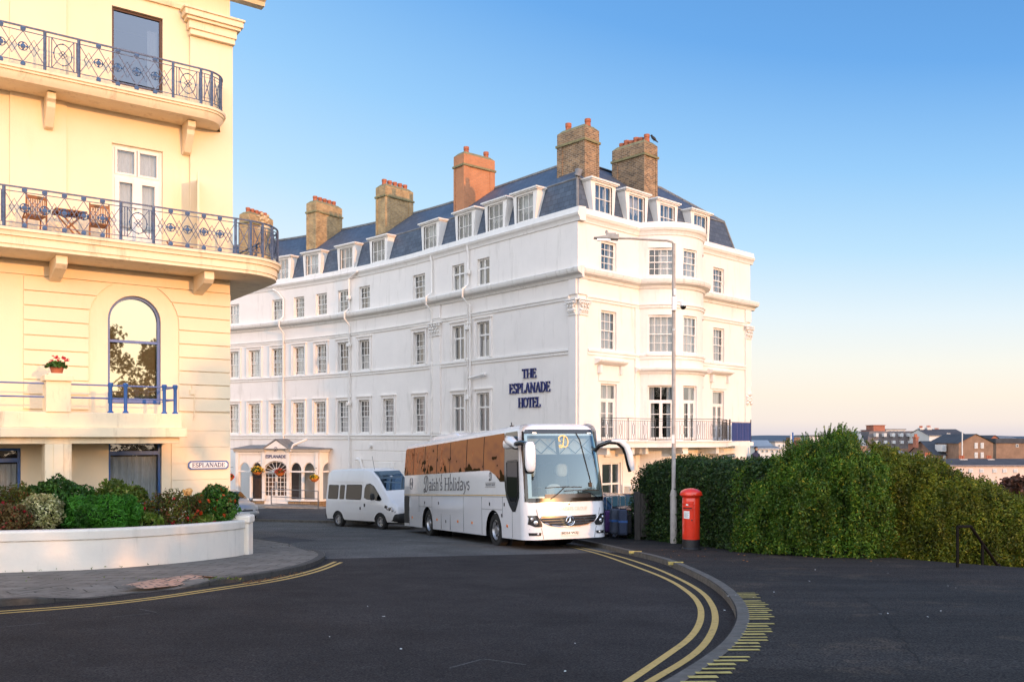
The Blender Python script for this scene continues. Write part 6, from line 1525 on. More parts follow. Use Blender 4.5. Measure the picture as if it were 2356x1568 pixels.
mb.build('seat_cover', M['curtain'], coach, smooth=50)
mb = MB(); mb.box(XF - 1.6, XF - .66, -1.1, 1.1, 3.2, 3.24); mb.build('ceiling_panel', M['dash'], coach)
for y0, y1 in ((-1.02, -.05), (.05, 1.02)):   # folding sun blinds, their scissor struts showing
    mb = MB(); mb.quad((XF - .64, y0, 2.7), (XF - .64, y1, 2.7), (XF - .74, y1, 3.16), (XF - .74, y0, 3.16)); BL_ = mb.build('sun_blind', M['blind_film'] if 'blind_film' in M else M['curtain'], coach)
    mb = MB()
    for k in range(2):
        a, b = y0 + (y1 - y0) * k / 2, y0 + (y1 - y0) * (k + 1) / 2; mb.tube([(XF - .6, a, 2.72), (XF - .68, b, 3.14)], .012, 4); mb.tube([(XF - .6, b, 2.72), (XF - .68, a, 3.14)], .012, 4)
    mb.build('strut', M['plastic'], BL_)

# ---------------- lofted bodies for van and cars
def loftcar(root, secs, m, xs_wheel, wr, arch=1.16, nlow=3, width_round=.07):
    """secs: list of (x, zbottom, zbelt, ztop, wbelt, wtop, zshoulderround); symmetric; the lower edge follows the wheel arches"""
    X = sorted(set([s[0] for s in secs] + [wx + wr * arch * math.cos(PI * k / 10) for wx in xs_wheel for k in range(11)] + [secs[0][0] + (secs[-1][0] - secs[0][0]) * i / 36 for i in range(37)]))
    def at_(x):
        for a, b in zip(secs, secs[1:]):
            if a[0] <= x <= b[0] + 1e-9:
                f = (x - a[0]) / max(1e-9, b[0] - a[0]); return [a[k] + (b[k] - a[k]) * f for k in range(6)]
        return list(secs[-1])
    def sect(x):
        _, zb, zl_, zt, wb, wt = at_(x); lo = zb
        for wx in xs_wheel:
            d = abs(x - wx)
            if d < wr * arch: lo = max(lo, wr + math.sqrt((wr * arch) ** 2 - d * d) - .02)
        r = width_round; P = [(wb - .05 if lo == zb else wb, lo), (wb, lo + (zl_ - lo) * .25), (wb + .015, lo + (zl_ - lo) * .6), (wb, zl_), (wb + (wt - wb) * .5, zl_ + (zt - r - zl_) * .5), (wt + .01, zt - r), (wt - r * .45, zt - r * .3), (wt - r * 1.3, zt), (wt * .5, zt + .02), (0, zt + .028)]
        return [(x, -y, z) for y, z in P] + [(x, y, z) for y, z in reversed(P[:-1])]
    S = [sect(x) for x in X]; k = len(S[0]); mb = MB(); mb.add([p for s_ in S for p in s_], [(i * k + j, i * k + j + 1, (i + 1) * k + j + 1, (i + 1) * k + j) for i in range(len(S) - 1) for j in range(k - 1)] + [tuple(range(k)), tuple((len(S) - 1) * k + j for j in range(k))])
    o = mb.build('body', m, root, smooth=38); return o, at_
def surf(at_, x, z, off, s_):
    _, zb, zl_, zt, wb, wt = at_(x); f = min(1, max(0, (z - zl_) / max(.05, zt - .07 - zl_))); return (x, s_ * (wb + (wt + .01 - wb) * f + off), z)
def spanel(name, root, at_, outline, off, m, s_, r=0):
    """window on the side: outline (x, z), filled and following the side"""
    mb = MB(); n = len(outline); cx_ = sum(p[0] for p in outline) / n; cz_ = sum(p[1] for p in outline) / n
    mb.add([surf(at_, x, z, off, s_) for x, z in outline] + [surf(at_, cx_, cz_, off, s_)], [(i, (i + 1) % n, n) for i in range(n)]); return mb.build(name, m, root)
def rrect(x0, x1, z0, z1, r=.07, sl=0, sr=0):
    P = []
    for cx_, cz_, a in ((x1 - r, z1 - r, 0), (x0 + r, z1 - r, 90), (x0 + r, z0 + r, 180), (x1 - r, z0 + r, 270)):
        for k in range(5): t = math.radians(a + 22.5 * k); px_, pz_ = cx_ + r * math.cos(t), cz_ + r * math.sin(t); f = (pz_ - z0) / (z1 - z0); P.append((px_ + (sr * f if px_ > (x0 + x1) / 2 else sl * f), pz_))
    return P
# ---------------- white high-roof minibus behind the coach
VH = Vector((.72, -.69, 0)).normalized(); VL = Vector((-VH.y, VH.x, 0))
vr_, vf_ = Vector((-8.05, 40.9, 0)), Vector((-5.8, 38.7, 0)); vw = .99
vc = vr_ + VL * vw; zvr, zvf = gz(vr_.y), gz(vf_.y)
van = thing('minibus', 'white high roof minibus with side windows parked behind the coach', 'minibus', (vc.x, vc.y, zvr - .04)); van.rotation_euler = (0, -math.atan2(zvf - zvr, 3.15), math.atan2(VH.y, VH.x))
vs_ = [(-1.02, .42, 1.3, 2.3, .9, .74), (-.95, .38, 1.3, 2.52, .97, .8), (-.7, .38, 1.3, 2.64, .99, .82), (.6, .36, 1.3, 2.68, .99, .83), (1.9, .36, 1.3, 2.68, .99, .83), (2.35, .36, 1.28, 2.6, .99, .8), (2.75, .36, 1.25, 2.3, .99, .77), (3.3, .36, 1.18, 1.72, .98, .8), (3.72, .36, 1.08, 1.3, .97, .84), (3.95, .36, 1.0, 1.2, .95, .85), (4.15, .36, .9, 1.06, .9, .8), (4.25, .4, .8, .92, .82, .74)]
vb, vat = loftcar(van, vs_, M['van_white'], (0, 3.15), .36, 1.2)
for s_ in (-1, 1):
    for name, o_, mm in (('side_window', rrect(-.78, -.0, 1.33, 1.93), 'carglass'), ('side_window', rrect(.14, .5, 1.33, 1.93, .06), 'carglass'), ('side_window', rrect(.66, 1.78, 1.33, 1.95), 'carglass'), ('cab_window', [(2.02, 1.42), (2.02, 1.8), (2.12, 1.97), (2.35, 2.0), (2.6, 1.9), (3.2, 1.36), (3.1, 1.3), (2.2, 1.36)], 'carglass')):
        bo_ = spanel('window_rubber', van, vat, [(x + (x - sum(p[0] for p in o_) / len(o_)) * .05, z + (z - sum(p[1] for p in o_) / len(o_)) * .09) for x, z in o_], .006, M['plastic'], s_)
        w_ = spanel(name, van, vat, o_, .012, M[mm], s_)
    cu_ = MB(); 
    for a, b in ((-.74, -.04), (.7, 1.74)): cloth(cu_, lambda u, d, z: Vector(surf(vat, u, z, d, s_)), a, b, 1.36, 1.9, -.08, .015, 6, 24)
    cu_.build('curtain', M['curtain'], van, smooth=60)
    ln = MB()
    for x, z0, z1 in ((1.92, .42, 2.05), (.58, .42, 2.02), (2.6, .95, 1.3)): ln.tube([surf(vat, x, z0, .004, s_), surf(vat, x, z1, .004, s_)], .006, 4)
    ln.tube([surf(vat, x, 1.2, .006, s_) for x in (-.9, 0, 1, 2, 2.6)], .01, 4); ln.tube([surf(vat, x, .72, .006, s_) for x in (.5, 1.2, 2, 2.6)], .012, 4); ln.tube([surf(vat, x, 2.1, .004, s_) for x in (-.9, 0, 1, 1.9)], .008, 4)
    ln.build('panel_line', M['van_white'], vb)
    hb = MB(); hb.box(2.02, 2.1, s_ * .99, s_ * 1.02, 1.0, 1.14); hb.box(1.7, 1.78, s_ * .99, s_ * 1.02, .86, .98); hb.build('door_handle', M['plastic'], van, bevel=.008)
    mr_ = MB(); softbox(mr_, (2.85, s_ * 1.16, 1.46), (.07, .1, .15), .5); mr_.build('wing_mirror', M['plastic'], van, smooth=50)
    hl_ = spanel('headlight', van, vat, [(3.42, .92), (3.5, 1.1), (3.95, 1.02), (4.17, .86), (4.12, .78), (3.75, .82)], .012, M['lampdark'], s_)
    le = MB()
    for x_, z_ in ((3.7, .95), (3.98, .89)): le.lathe([(.075, 0), (.06, .02), (.001, .03)], surf(vat, x_, z_, .008, s_), 10, axis=(.35, s_, 0))
    le.build('lens', M['lamp'], hl_)
    for wx in (0, 3.15): wheel(van, (wx, s_ * .88, .36), .36, .22, s_, .6, 6)
mb = MB(); softbox(mb, (3.95, 0, .56), (.4, .95, .2), .3); mb.build('bumper', M['plastic'], van, smooth=50)
mb = MB(); softbox(mb, (-1.0, 0, .52), (.14, .94, .13), .35); mb.build('bumper', M['plastic'], van, smooth=50)
mb = MB(); 
def vtop(x, y, off=.012): _, zb, zl_, zt, wb, wt = vat(x); return (x, y * wt * .92, zt + .02 + off)
for i in range(10):
    x0, x1 = 2.42 + .9 * i / 10, 2.42 + .9 * (i + 1) / 10
    for j in range(8): y0, y1 = -1 + 2 * j / 8, -1 + 2 * (j + 1) / 8; mb.quad(vtop(x0, y0), vtop(x1, y0), vtop(x1, y1), vtop(x0, y1))
mb.build('windscreen', M['van_glass'], van, smooth=40)
mb = MB(); mb.box(4.18, 4.26, -.5, .5, .78, .9); mb.build('grille', M['plastic'], van)
mb = MB(); mb.box(4.33, 4.36, -.26, .26, .5, .6); mb.build('number_plate', M['plate'], van)
mb = MB(); mb.tube([(2.2, -.5, 2.6), (2.05, -.52, 3.25)], .008, 4); mb.build('aerial', M['black'], van)
mb = MB(); mb.box(-.9, 3.9, -.8, .8, .3, .42); mb.build('underbody', M['black'], van)
mb = MB(); mb.box(-.8, 2.2, -.85, .85, .5, 1.25); mb.build('interior', M['dark'], van)

# ---------------- cars
def car(lab, loc, head, paint, kind='hatch', plate=None, grp=None):
    t = thing('parked_car', lab, 'car', loc, math.atan2(head[1], head[0]), grp)
    secs = [(-2.05, .35, .72, .85, .72, .6), (-1.98, .28, .85, 1.05, .84, .66), (-1.6, .25, .95, 1.38, .88, .62), (-1.0, .25, .95, 1.47, .89, .62), (.0, .25, .94, 1.49, .89, .62), (.45, .25, .93, 1.42, .89, .61), (1.0, .25, .92, 1.1, .88, .7), (1.25, .25, .90, .99, .88, .74), (1.8, .25, .8, .9, .85, .7), (2.05, .28, .7, .8, .78, .62), (2.17, .34, .6, .68, .66, .52)]
    bdy, a_ = loftcar(t, secs, paint, (-1.25, 1.3), .32, 1.17, width_round=.06)
    for s_ in (-1, 1):
        for nm, o_ in (('side_window', [(-1.5, 1.0), (-1.3, 1.33), (-.35, 1.4), (-.3, .98)]), ('side_window', [(-.2, .98), (-.25, 1.4), (.35, 1.36), (.9, 1.06), (.9, .97)])): spanel(nm, t, a_, o_, .008, M['carglass'], s_)
        hl_ = spanel('headlight', t, a_, [(1.62, .74), (1.7, .82), (2.06, .73), (2.13, .64), (2.0, .6)], .01, M['lamp'], s_)
        for wx in (-1.25, 1.3): wheel(t, (wx, s_ * .8, .32), .32, .2, s_, .6, 6)
        m_ = MB(); softbox(m_, (.8, s_ * .98, 1.02), (.07, .1, .08), .5); m_.build('wing_mirror', paint, t, smooth=50)
    mb = MB()
    tp = lambda x, y, off: (lambda q: (x, y * (q[5] - .05), q[3] + .024 + off))(a_(x))
    for i in range(6):
        x0, x1 = .5 + .52 * i / 6, .5 + .52 * (i + 1) / 6
        for j in range(6): mb.quad(tp(x0, -1 + j / 3, .01), tp(x1, -1 + j / 3, .01), tp(x1, -1 + (j + 1) / 3, .01), tp(x0, -1 + (j + 1) / 3, .01))
    mb.build('windscreen', M['windscreen_car'] if 'windscreen_car' in M else M['van_glass'], t, smooth=40)
    mb = MB()
    for i in range(5):
        x0, x1 = -1.95 + .3 * i / 5, -1.95 + .3 * (i + 1) / 5
        for j in range(6): mb.quad(tp(x0, -1 + j / 3, .01), tp(x1, -1 + j / 3, .01), tp(x1, -1 + (j + 1) / 3, .01), tp(x0, -1 + (j + 1) / 3, .01))
    mb.build('rear_window', M['carglass'], t, smooth=40)
    mb = MB(); mb.add([(2.15, -.48, .66), (2.2, -.42, .52), (2.2, .42, .52), (2.15, .48, .66)], [(0, 1, 2, 3)]); G_ = mb.build('grille', M['plastic'], t)
    mb = MB(); mb.tube([(2.16, -.5, .67), (2.21, -.43, .51), (2.21, .43, .51), (2.16, .5, .67)], .016, 5, closed=True); mb.tube([(2.2, .08 * math.cos(k * PI / 6), .6 + .05 * math.sin(k * PI / 6)) for k in range(12)], .012, 4, closed=True); mb.build('grille_frame', M['chrome'], G_)
    mb = MB(); softbox(mb, (2.05, 0, .4), (.2, .8, .14), .4); mb.build('bumper', paint, t, smooth=50)
    mb = MB(); mb.box(2.24, 2.26, -.26, .26, .36, .46); mb.build('number_plate', M['plate'], t)
    mb = MB(); mb.box(-1.8, 1.9, -.7, .7, .2, .5); mb.build('underbody', M['black'], t)
    return t
sc_ = Vector((-14.75, 45.6, 0)); sh = Vector((.66, -.75, 0)); car('silver car nosing out behind the flower bed shrubs, only its front showing', (sc_.x, sc_.y, gz(46)), sh, M['silver'])
cp = px_ground(1408, 1206, .115); cp = Vector((3.35, 31.5, 0))
car('dark blue car half hidden behind the front of the coach beside the suitcases', (cp.x, cp.y, gz(cp.y) + .115), Vector((.62, -.78, 0)), M['navy_paint'])
car('second dark blue car standing farther back, only its roof above the first', (5.6, 35.3, gz(35.3) + .115), Vector((.9, -.43, 0)), M['navy_paint'])
# ================================================================ planting
M['privet'] = leafmat('privet leaves', (.024, .072, .006), (.092, .168, .014), (.22, .22, .02), .07, trans=.3)
M['privet_dark'] = leafmat('clipped hedge leaves', (.010, .032, .006), (.034, .072, .012), (.08, .11, .02), .07, trans=.25)
M['privet_right'] = leafmat('yellow green privet leaves', (.045, .075, .006), (.14, .165, .012), (.22, .20, .02), .1, trans=.35)
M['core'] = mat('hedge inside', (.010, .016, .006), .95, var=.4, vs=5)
M['bark'] = mat('bark', (.09, .065, .045), .9, var=.4, vs=9, bump=.6, bs=25)
def hull(path, w, h, zb, nsec=13, e=.55, wob=.12, seed=0, lean=0.):
    """closed bank of growth along a front base line; returns points and normals on a grid"""
    r = np.random.default_rng(seed); P = np.array([(p[0], p[1]) for p in path], float); n = len(P); t = np.gradient(P, axis=0); t /= np.linalg.norm(t, axis=1)[:, None]; inn = np.stack([-t[:, 1], t[:, 0]], 1)
    G = np.zeros((n, nsec, 3)); ph = r.uniform(0, 6, 8)
    for i in range(n):
        for j in range(nsec):
            a = PI * j / (nsec - 1); c = math.cos(a); s = math.sin(a); d = w[i] / 2 * (1 - math.copysign(abs(c) ** e, c)); z = h[i] * abs(s) ** e
            k = wob * (math.sin(i * .9 + ph[0]) * math.sin(j * 1.1 + ph[1]) + .6 * math.sin(i * 2.1 + j * .7 + ph[2]) + .4 * math.sin(i * 4.3 - j * 2. + ph[3]))
            d += k * (-c) - lean * z; z += k * s; G[i, j] = (P[i, 0] + inn[i, 0] * d, P[i, 1] + inn[i, 1] * d, zb[i] + z)
    return G
def hullsample(G, n, rng, faces=(0, 1)):
    a, b, c, d = G[:-1, :-1], G[1:, :-1], G[1:, 1:], G[:-1, 1:]; nn = np.cross(b - a, d - a); ar = np.linalg.norm(nn, axis=2); nn = -nn / (ar[..., None] + 1e-9)
    cen = G.reshape(-1, 3).mean(0); k = rng.choice(ar.size, n, p=(ar / ar.sum()).ravel()); i, j = np.unravel_index(k, ar.shape); u, v = rng.random((n, 1)), rng.random((n, 1))
    p = (a[i, j] * (1 - u) + b[i, j] * u) * (1 - v) + (d[i, j] * (1 - u) + c[i, j] * u) * v; no = nn[i, j]
    return p, no
def hullmesh(G, name, m, parent, org):
    n, k = G.shape[:2]; mb = MB(); mb.add([tuple(p) for p in G.reshape(-1, 3)], [(i * k + j, i * k + j + 1, (i + 1) * k + j + 1, (i + 1) * k + j) for i in range(n - 1) for j in range(k - 1)] + [tuple(range(k)), tuple((n - 1) * k + j for j in range(k))]); return mb.build(name, m, parent, org, smooth=80)
def polyres(P, n): 
    q = resample([Vector(p) for p in P], .01); return [q[int(i * (len(q) - 1) / (n - 1))] for i in range(n)]
def hedge(lab, path, w, h, zb, nl, size, m, seed, shoots=0, name='hedge', inset=.14, e=.55, wob=.12, up=.35, shoot_len=(.15, .5), rough=.03):
    n = 26; P = polyres(path, n); xs_ = np.linspace(0, 1, n); I = lambda v: np.interp(xs_, np.linspace(0, 1, len(v)), v)
    w, h, zb = I(w), I(h), I(zb); G = hull(P, w, h, zb, 15, e, wob, seed); org = (P[n // 2].x, P[n // 2].y, float(zb[n // 2]))
    t = thing(name, lab, 'hedge', org); rng = np.random.default_rng(seed + 50)
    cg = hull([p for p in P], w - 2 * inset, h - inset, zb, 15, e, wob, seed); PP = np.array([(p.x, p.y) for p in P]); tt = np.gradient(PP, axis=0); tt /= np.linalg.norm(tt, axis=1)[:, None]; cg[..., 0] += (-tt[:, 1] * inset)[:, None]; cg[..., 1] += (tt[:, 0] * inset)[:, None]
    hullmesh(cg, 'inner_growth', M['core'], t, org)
    p, no = hullsample(G, nl, rng); lump = np.sin(p[:, 0] * 7.3 + seed) * np.sin(p[:, 2] * 5.1 + 1.3 * seed + p[:, 1]) + .7 * np.sin(p[:, 0] * 13.1 + p[:, 1] * 9 + seed) * np.sin(p[:, 2] * 9.7 + seed) + .5 * np.sin(p[:, 0] * 23 - p[:, 1] * 19) * np.sin(p[:, 2] * 17)
    p = p + no * rng.normal(0, .05, (nl, 1)) - no * rng.random((nl, 1)) ** 2 * .16 + no * (lump * rough)[:, None]
    no2 = no + np.array([0, 0, up]); V = leafcards(p, no2 / np.linalg.norm(no2, axis=1)[:, None], size, rng)
    if shoots:   # upright sprigs with leaves in pairs
        s, sn = hullsample(G, shoots * 4, rng); hi = sn[:, 2] > .15; s, sn = s[hi][:shoots], sn[hi][:shoots]; L_ = rng.uniform(*shoot_len, len(s)) * rng.uniform(.4, 1, len(s)); C_, N_ = [], []
        for k in range(len(s)):
            d = sn[k] * .45 + np.array([rng.normal(0, .12), rng.normal(0, .12), 1.0]); d /= np.linalg.norm(d); m_ = int(L_[k] / .028) + 3
            for q in range(m_):
                f = q / m_; a = q * 1.57 + k; o_ = np.array([math.cos(a), math.sin(a), .5]) * .035 * (1.15 - f); C_ += [s[k] + d * L_[k] * f + o_, s[k] + d * L_[k] * f + o_ * np.array([-1, -1, 1])]; N_ += [o_ / .04, o_ * np.array([-1, -1, 1]) / .04]
        N_ = np.array(N_); V = np.concatenate([V, leafcards(np.array(C_), N_ / np.linalg.norm(N_, axis=1)[:, None], size * .8, rng, .45, .3, .45)])
        k_ = shoots * 2; s, sn = hullsample(G, k_ * 2, rng); fr_ = np.abs(sn[:, 2]) < .75; s, sn = s[fr_][:k_], sn[fr_][:k_]; C_, N_ = [], []   # leafy twigs standing out of the face
        for k in range(len(s)):
            d = sn[k] * .55 + np.array([rng.normal(0, .2), rng.normal(0, .2), 1.0]); d /= np.linalg.norm(d); L2 = rng.uniform(.12, .4); m_ = int(L2 / .035) + 2
            for q in range(m_):
                f = q / m_; a = q * 1.57 + k; o_ = np.array([math.cos(a), math.sin(a), .5]) * .03 * (1.15 - f); C_ += [s[k] + d * L2 * f + o_, s[k] + d * L2 * f + o_ * np.array([-1, -1, 1])]; N_ += [o_ / .04, o_ * np.array([-1, -1, 1]) / .04]
        N_ = np.array(N_); V = np.concatenate([V, leafcards(np.array(C_), N_ / np.linalg.norm(N_, axis=1)[:, None], size * .8, rng, .45, .3, .45)])
    leafmesh('foliage', V, m, t, org)
    return t
gp = lambda Y: gz(Y) + .115
hedge('dark clipped hedge behind the pillar box and the street lamp', [(4.05, 29.6), (4.6, 28.0), (5.15, 26.0), (5.6, 24.4), (5.9, 22.8), (6.0, 22.2)], [1.7, 1.8, 1.9, 2, 2], [2.2, 2.48, 2.45, 2.3, 2.25, 2.2], [gp(29.6), gp(27.5), gp(25.3), gp(22.2)], 52000, .042, M['privet_dark'], 3, 500, shoot_len=(.08, .25), e=.38, wob=.07)
hedge('big overgrown privet hedge with upright shoots at the edge of the pavement', [(5.7, 22.9), (6.3, 21.7), (7.2, 20.75), (8.1, 20.35), (8.8, 20.6), (9.2, 21.4)], [2.6, 3.0, 3.4, 3.4, 3.0, 2.2], [2.1, 2.2, 2.42, 2.45, 2.4, 2.25], [gp(22.9), gp(21), gp(20.4), gp(21)], 115000, .033, M['privet'], 11, 3600, shoot_len=(.18, .72), wob=.17, rough=.085)
hedge('yellow green privet growing on the slope behind the step handrail', [(8.6, 21.0), (9.4, 20.7), (10.4, 20.3), (11.6, 20.1), (13.2, 20.0)], [2.6, 2.8, 2.8, 2.6, 2.4], [3.15, 2.9, 2.5, 2.1, 1.8], [gp(20.5) - .7, gp(20.3) - .8, gp(20) - .9, gp(20) - 1.0], 90000, .031, M['privet_right'], 21, 3000, shoot_len=(.14, .48), wob=.07, rough=.07)
# ---------------- garden wall, pier, soil
GW = [px_ground(x, y, .1) for x, y in [(-60, 1319), (0, 1316.5), (120, 1313), (238, 1308.5), (408, 1295), (500, 1284.5), (544, 1279), (572, 1273)]]
GWp = smoothline([Vector((-19, 11.5)), Vector((-12.6, 15.3))] + [Vector((p.x, p.y)) for p in GW[1:]], 2)
gwt = thing('garden_wall', 'low white painted garden wall curving in front of the flower bed', 'garden wall', (GWp[len(GWp) // 2].x, GWp[len(GWp) // 2].y, gp(19))); gwo = tuple(gwt.location)
def wallsweep(prof_, P, name, m):
    mb = MB(); Q = P; n = len(Q); rows_ = []
    for i, p in enumerate(Q):
        t = (Q[min(i + 1, n - 1)] - Q[max(i - 1, 0)]).normalized(); nn = Vector((-t.y, t.x)); zb = gz(p.y) + .09
        rows_.append([(p.x + nn.x * d, p.y + nn.y * d, (zb if z < 0.001 else ztop_(p) + z - 10)) for d, z in prof_])
    k = len(prof_); mb.add([q for r_ in rows_ for q in r_], [(i * k + j, i * k + (j + 1) % k, (i + 1) * k + (j + 1) % k, (i + 1) * k + j) for i in range(n - 1) for j in range(k)] + [tuple(range(k)), tuple((n - 1) * k + j for j in range(k))]); return mb.build(name, m, gwt, gwo, bevel=.012, smooth=30)
def ztop_(p): 
    return EYE + np.interp(p.y, [11.5, 16.5, 21.8], [-1.76, -1.76, -2.02])
GWf = resample(GWp, .3)
wallsweep([(0, 0), (0, 9.80), (.22, 9.80), (.22, 0)], GWf, 'wall', M['garden_wall'])
wallsweep([(-.025, 9.803), (-.03, 9.97), (-.01, 10.0), (.25, 10.0), (.26, 9.803)], GWf, 'coping', M['garden_wall'])
e_ = GWf[-1]; mb = MB(); zt = EYE - 2.13
mb.box(e_.x - .28, e_.x + .1, e_.y - .12, e_.y + .26, gz(e_.y), zt + .02); mb.build('pier', M['garden_wall'], gwt, gwo, bevel=.02)
mb = MB(); mb.box(e_.x - .32, e_.x + .14, e_.y - .16, e_.y + .3, zt + .022, zt + .225); mb.build('pier_cap', M['garden_wall'], gwt, gwo, bevel=.05)
mb = MB(); GB = [Vector((LF(u, .05, 0).x, LF(u, .05, 0).y)) for u in (12, 8, 5, 3, 1, -.4)]
q1 = polyres([(p.x, p.y) for p in GWf], 12); q2 = polyres([(p.x, p.y) for p in GB], 12)
for i in range(11): mb.quad(*[(p.x, p.y, ztop_(p) - .2) for p in (q1[i], q1[i + 1], q2[i + 1], q2[i])])
tag(mb.build('soil', M['soil']), kind='structure')
mb = MB(); mb.tube([(p.x - .02, p.y - .03, EYE + .0) for p in GWf[:1]] * 2, .001, 3) if False else None
# ---------------- shrubs in the bed
M['sh_green'] = leafmat('bright green leaves', (.022, .115, .008), (.06, .21, .015), trans=.3)
M['sh_dark'] = leafmat('dark green leaves', (.018, .065, .010), (.05, .13, .016), trans=.3)
M['sh_glossy'] = leafmat('glossy leaves', (.025, .085, .010), (.075, .17, .02), (.24, .27, .08), .08, trans=.25, rough=.35)
M['sh_mid'] = leafmat('mid green leaves', (.06, .12, .012), (.14, .20, .022), (.22, .2, .05), .1)
M['sh_varieg'] = leafmat('variegated leaves', (.16, .19, .06), (.38, .38, .17), (.5, .48, .28), .25, trans=.25)
M['sh_olive'] = leafmat('loose olive leaves', (.055, .075, .012), (.11, .125, .02), (.17, .06, .02), .15)
M['sh_red'] = leafmat('reddish stems and leaves', (.085, .065, .022), (.15, .10, .03), (.26, .035, .025), .1)
M['petal_orange'] = leafmat('orange flowers', (.55, .05, .015), (.7, .12, .02), trans=.25, clump=.1)
M['petal_dred'] = leafmat('deep red flowers', (.4, .015, .03), (.5, .03, .05), trans=.25, clump=.1)
M['petal_rose'] = leafmat('apricot rose', (.8, .45, .15), (.85, .55, .22), trans=.3, clump=.1)
M['rust'] = leafmat('faded flower heads', (.22, .06, .03), (.3, .09, .05), trans=.2, clump=.1)
def shrub(lab, cat, xd, yt, yb, wd, Y, m, n, size, seed, flowers=None, fl=(0, .04), loose=0., name='shrub', shape=(1, .8, 1), spiky=0.):
    """xd centre column, yt/yb top and bottom rows, wd width in photograph pixels at distance Y"""
    rng = np.random.default_rng(seed); s = Y / FPX; cx_ = (xd - CX) * s; zt = EYE + (HY - yt) * s; zb = EYE + (HY - yb) * s; rx = wd * s / 2; rz = (zt - zb) / 2; c0 = np.array([cx_, Y, (zt + zb) / 2])
    t = thing(name, lab, cat, (cx_, Y, zb)); org = (cx_, Y, zb)
    d = rng.normal(size=(n, 3)); d /= np.linalg.norm(d, axis=1)[:, None]
    lump = 1 + .17 * np.sin(d[:, 0] * 5 + seed) * np.sin(d[:, 2] * 6 + seed * 2) + .08 * np.sin(d[:, 1] * 9 + d[:, 0] * 4 + seed) + .05 * np.sin(d[:, 0] * 17 + d[:, 2] * 13)
    r = lump * (1 - rng.random(n) ** (2.5 - loose * 1.6) * (.28 + loose * .6)); dd = d.copy(); dd[:, 2] = np.sign(d[:, 2]) * np.abs(d[:, 2]) ** .8
    p = c0 + dd * np.array([rx * shape[0], rx * shape[1], rz * shape[2]]) * r[:, None]
    nd = d + np.array([0, 0, .3 + spiky]); V = leafcards(p, nd / np.linalg.norm(nd, axis=1)[:, None], size, rng, .42 if not spiky else .22, .3, .85 - .3 * spiky)
    mats = [m]; mi = np.zeros(n, int)
    if True:   # arching twigs that break the outline
        C_, N_ = [], []
        for k in range(int(30 + 30 * loose)):
            a = rng.uniform(0, 2 * PI); e_ = rng.uniform(.2, 1.2); dr_ = np.array([math.cos(a) * math.cos(e_), math.sin(a) * math.cos(e_) * .7, math.sin(e_)]); L_ = rng.uniform(.9, 1.14 + .2 * loose)
            for q in range(16): f = .55 + (L_ - .55) * q / 16; C_.append(c0 + dr_ * np.array([rx, rx, rz]) * f + rng.normal(0, .015, 3)); N_.append(dr_)
        V = np.concatenate([V, leafcards(np.array(C_), np.array(N_), size * .9, rng, .45, .3, .9)])
    leafmesh('foliage', V, m, t, org)
    mb = MB(); rr = random.Random(seed)
    for k in range(9): a = rr.uniform(0, 2 * PI); e_ = rr.uniform(.5, 1.4); tip = Vector(c0) + Vector((rx * .7 * math.cos(a) * math.cos(e_), rx * .6 * math.sin(a) * math.cos(e_), rz * .75 * math.sin(e_))); b = Vector((cx_ + .05 * math.cos(a), Y + .05 * math.sin(a), zb - .05)); mb.tube([b, b.lerp(tip, .5) + Vector((0, 0, .05)), tip], [.02, .013, .005], 5)
    mb.build('stem', M['bark'], t, org)
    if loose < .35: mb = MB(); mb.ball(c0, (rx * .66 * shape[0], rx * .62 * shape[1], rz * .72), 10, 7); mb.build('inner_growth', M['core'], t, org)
    if flowers:
        C_, N_ = [], []; k_ = fl[0]
        for k in range(k_):
            a = rng.normal(size=3); a /= np.linalg.norm(a); a[1] = -abs(a[1]) * .8; a[2] = a[2] * .8 + .1; q = c0 + a * np.array([rx, rx * .85, rz]) * rng.uniform(.92, 1.06)
            for j in range(9): o_ = rng.normal(0, 1, 3); o_ /= np.linalg.norm(o_); C_.append(q + o_ * fl[1] * .7); N_.append(o_)
        leafmesh('flowers', leafcards(np.array(C_), np.array(N_), fl[1], rng, .8, .2, .5), flowers, t, org)
    return t
shrub('dark green rounded shrub below the terrace pillar', 'shrub', 125, 1106, 1222, 150, 19.6, M['sh_dark'], 9000, .045, 1)
shrub('pale variegated yellow and cream shrub on a bare stem', 'shrub', 95, 1130, 1222, 95, 18.5, M['sh_varieg'], 4200, .032, 2, shape=(1, .8, .85))
shrub('thin olive green shrub at the edge of the bed with red fuchsia flowers', 'shrub', 25, 1112, 1225, 105, 18.9, M['sh_olive'], 2800, .034, 3, M['petal_dred'], (9, .03), .7)
shrub('reddish brown heather-like plant at the foot of the olive shrub', 'plant', 18, 1160, 1228, 100, 17.9, M['sh_red'], 4200, .034, 4, M['petal_dred'], (9, .026), .35)
shrub('bright green spiky leaved bush in the middle of the bed', 'shrub', 238, 1140, 1222, 165, 19.0, M['sh_green'], 9000, .05, 5, spiky=.5)
shrub('light green shrub with rusty flower heads in front of the curtained window', 'shrub', 275, 1110, 1215, 130, 20.6, M['sh_mid'], 5200, .05, 6, M['rust'], (7, .055), .2)
shrub('loose thin stemmed shrub with small red tips right of the basement window', 'shrub', 392, 1128, 1216, 120, 20.4, M['sh_olive'], 3000, .034, 7, M['petal_dred'], (10, .03), .75)
shrub('glossy rounded shrub with orange red flowers at the end of the bed', 'shrub', 496, 1118, 1208, 100, 21.7, M['sh_glossy'], 7000, .04, 8, M['petal_orange'], (34, .035), .1)
shrub('straggly fuchsia with dull red flowers beside the glossy shrub', 'plant', 447, 1140, 1214, 62, 20.9, M['sh_olive'], 1800, .03, 9, M['petal_orange'], (14, .03), .75)
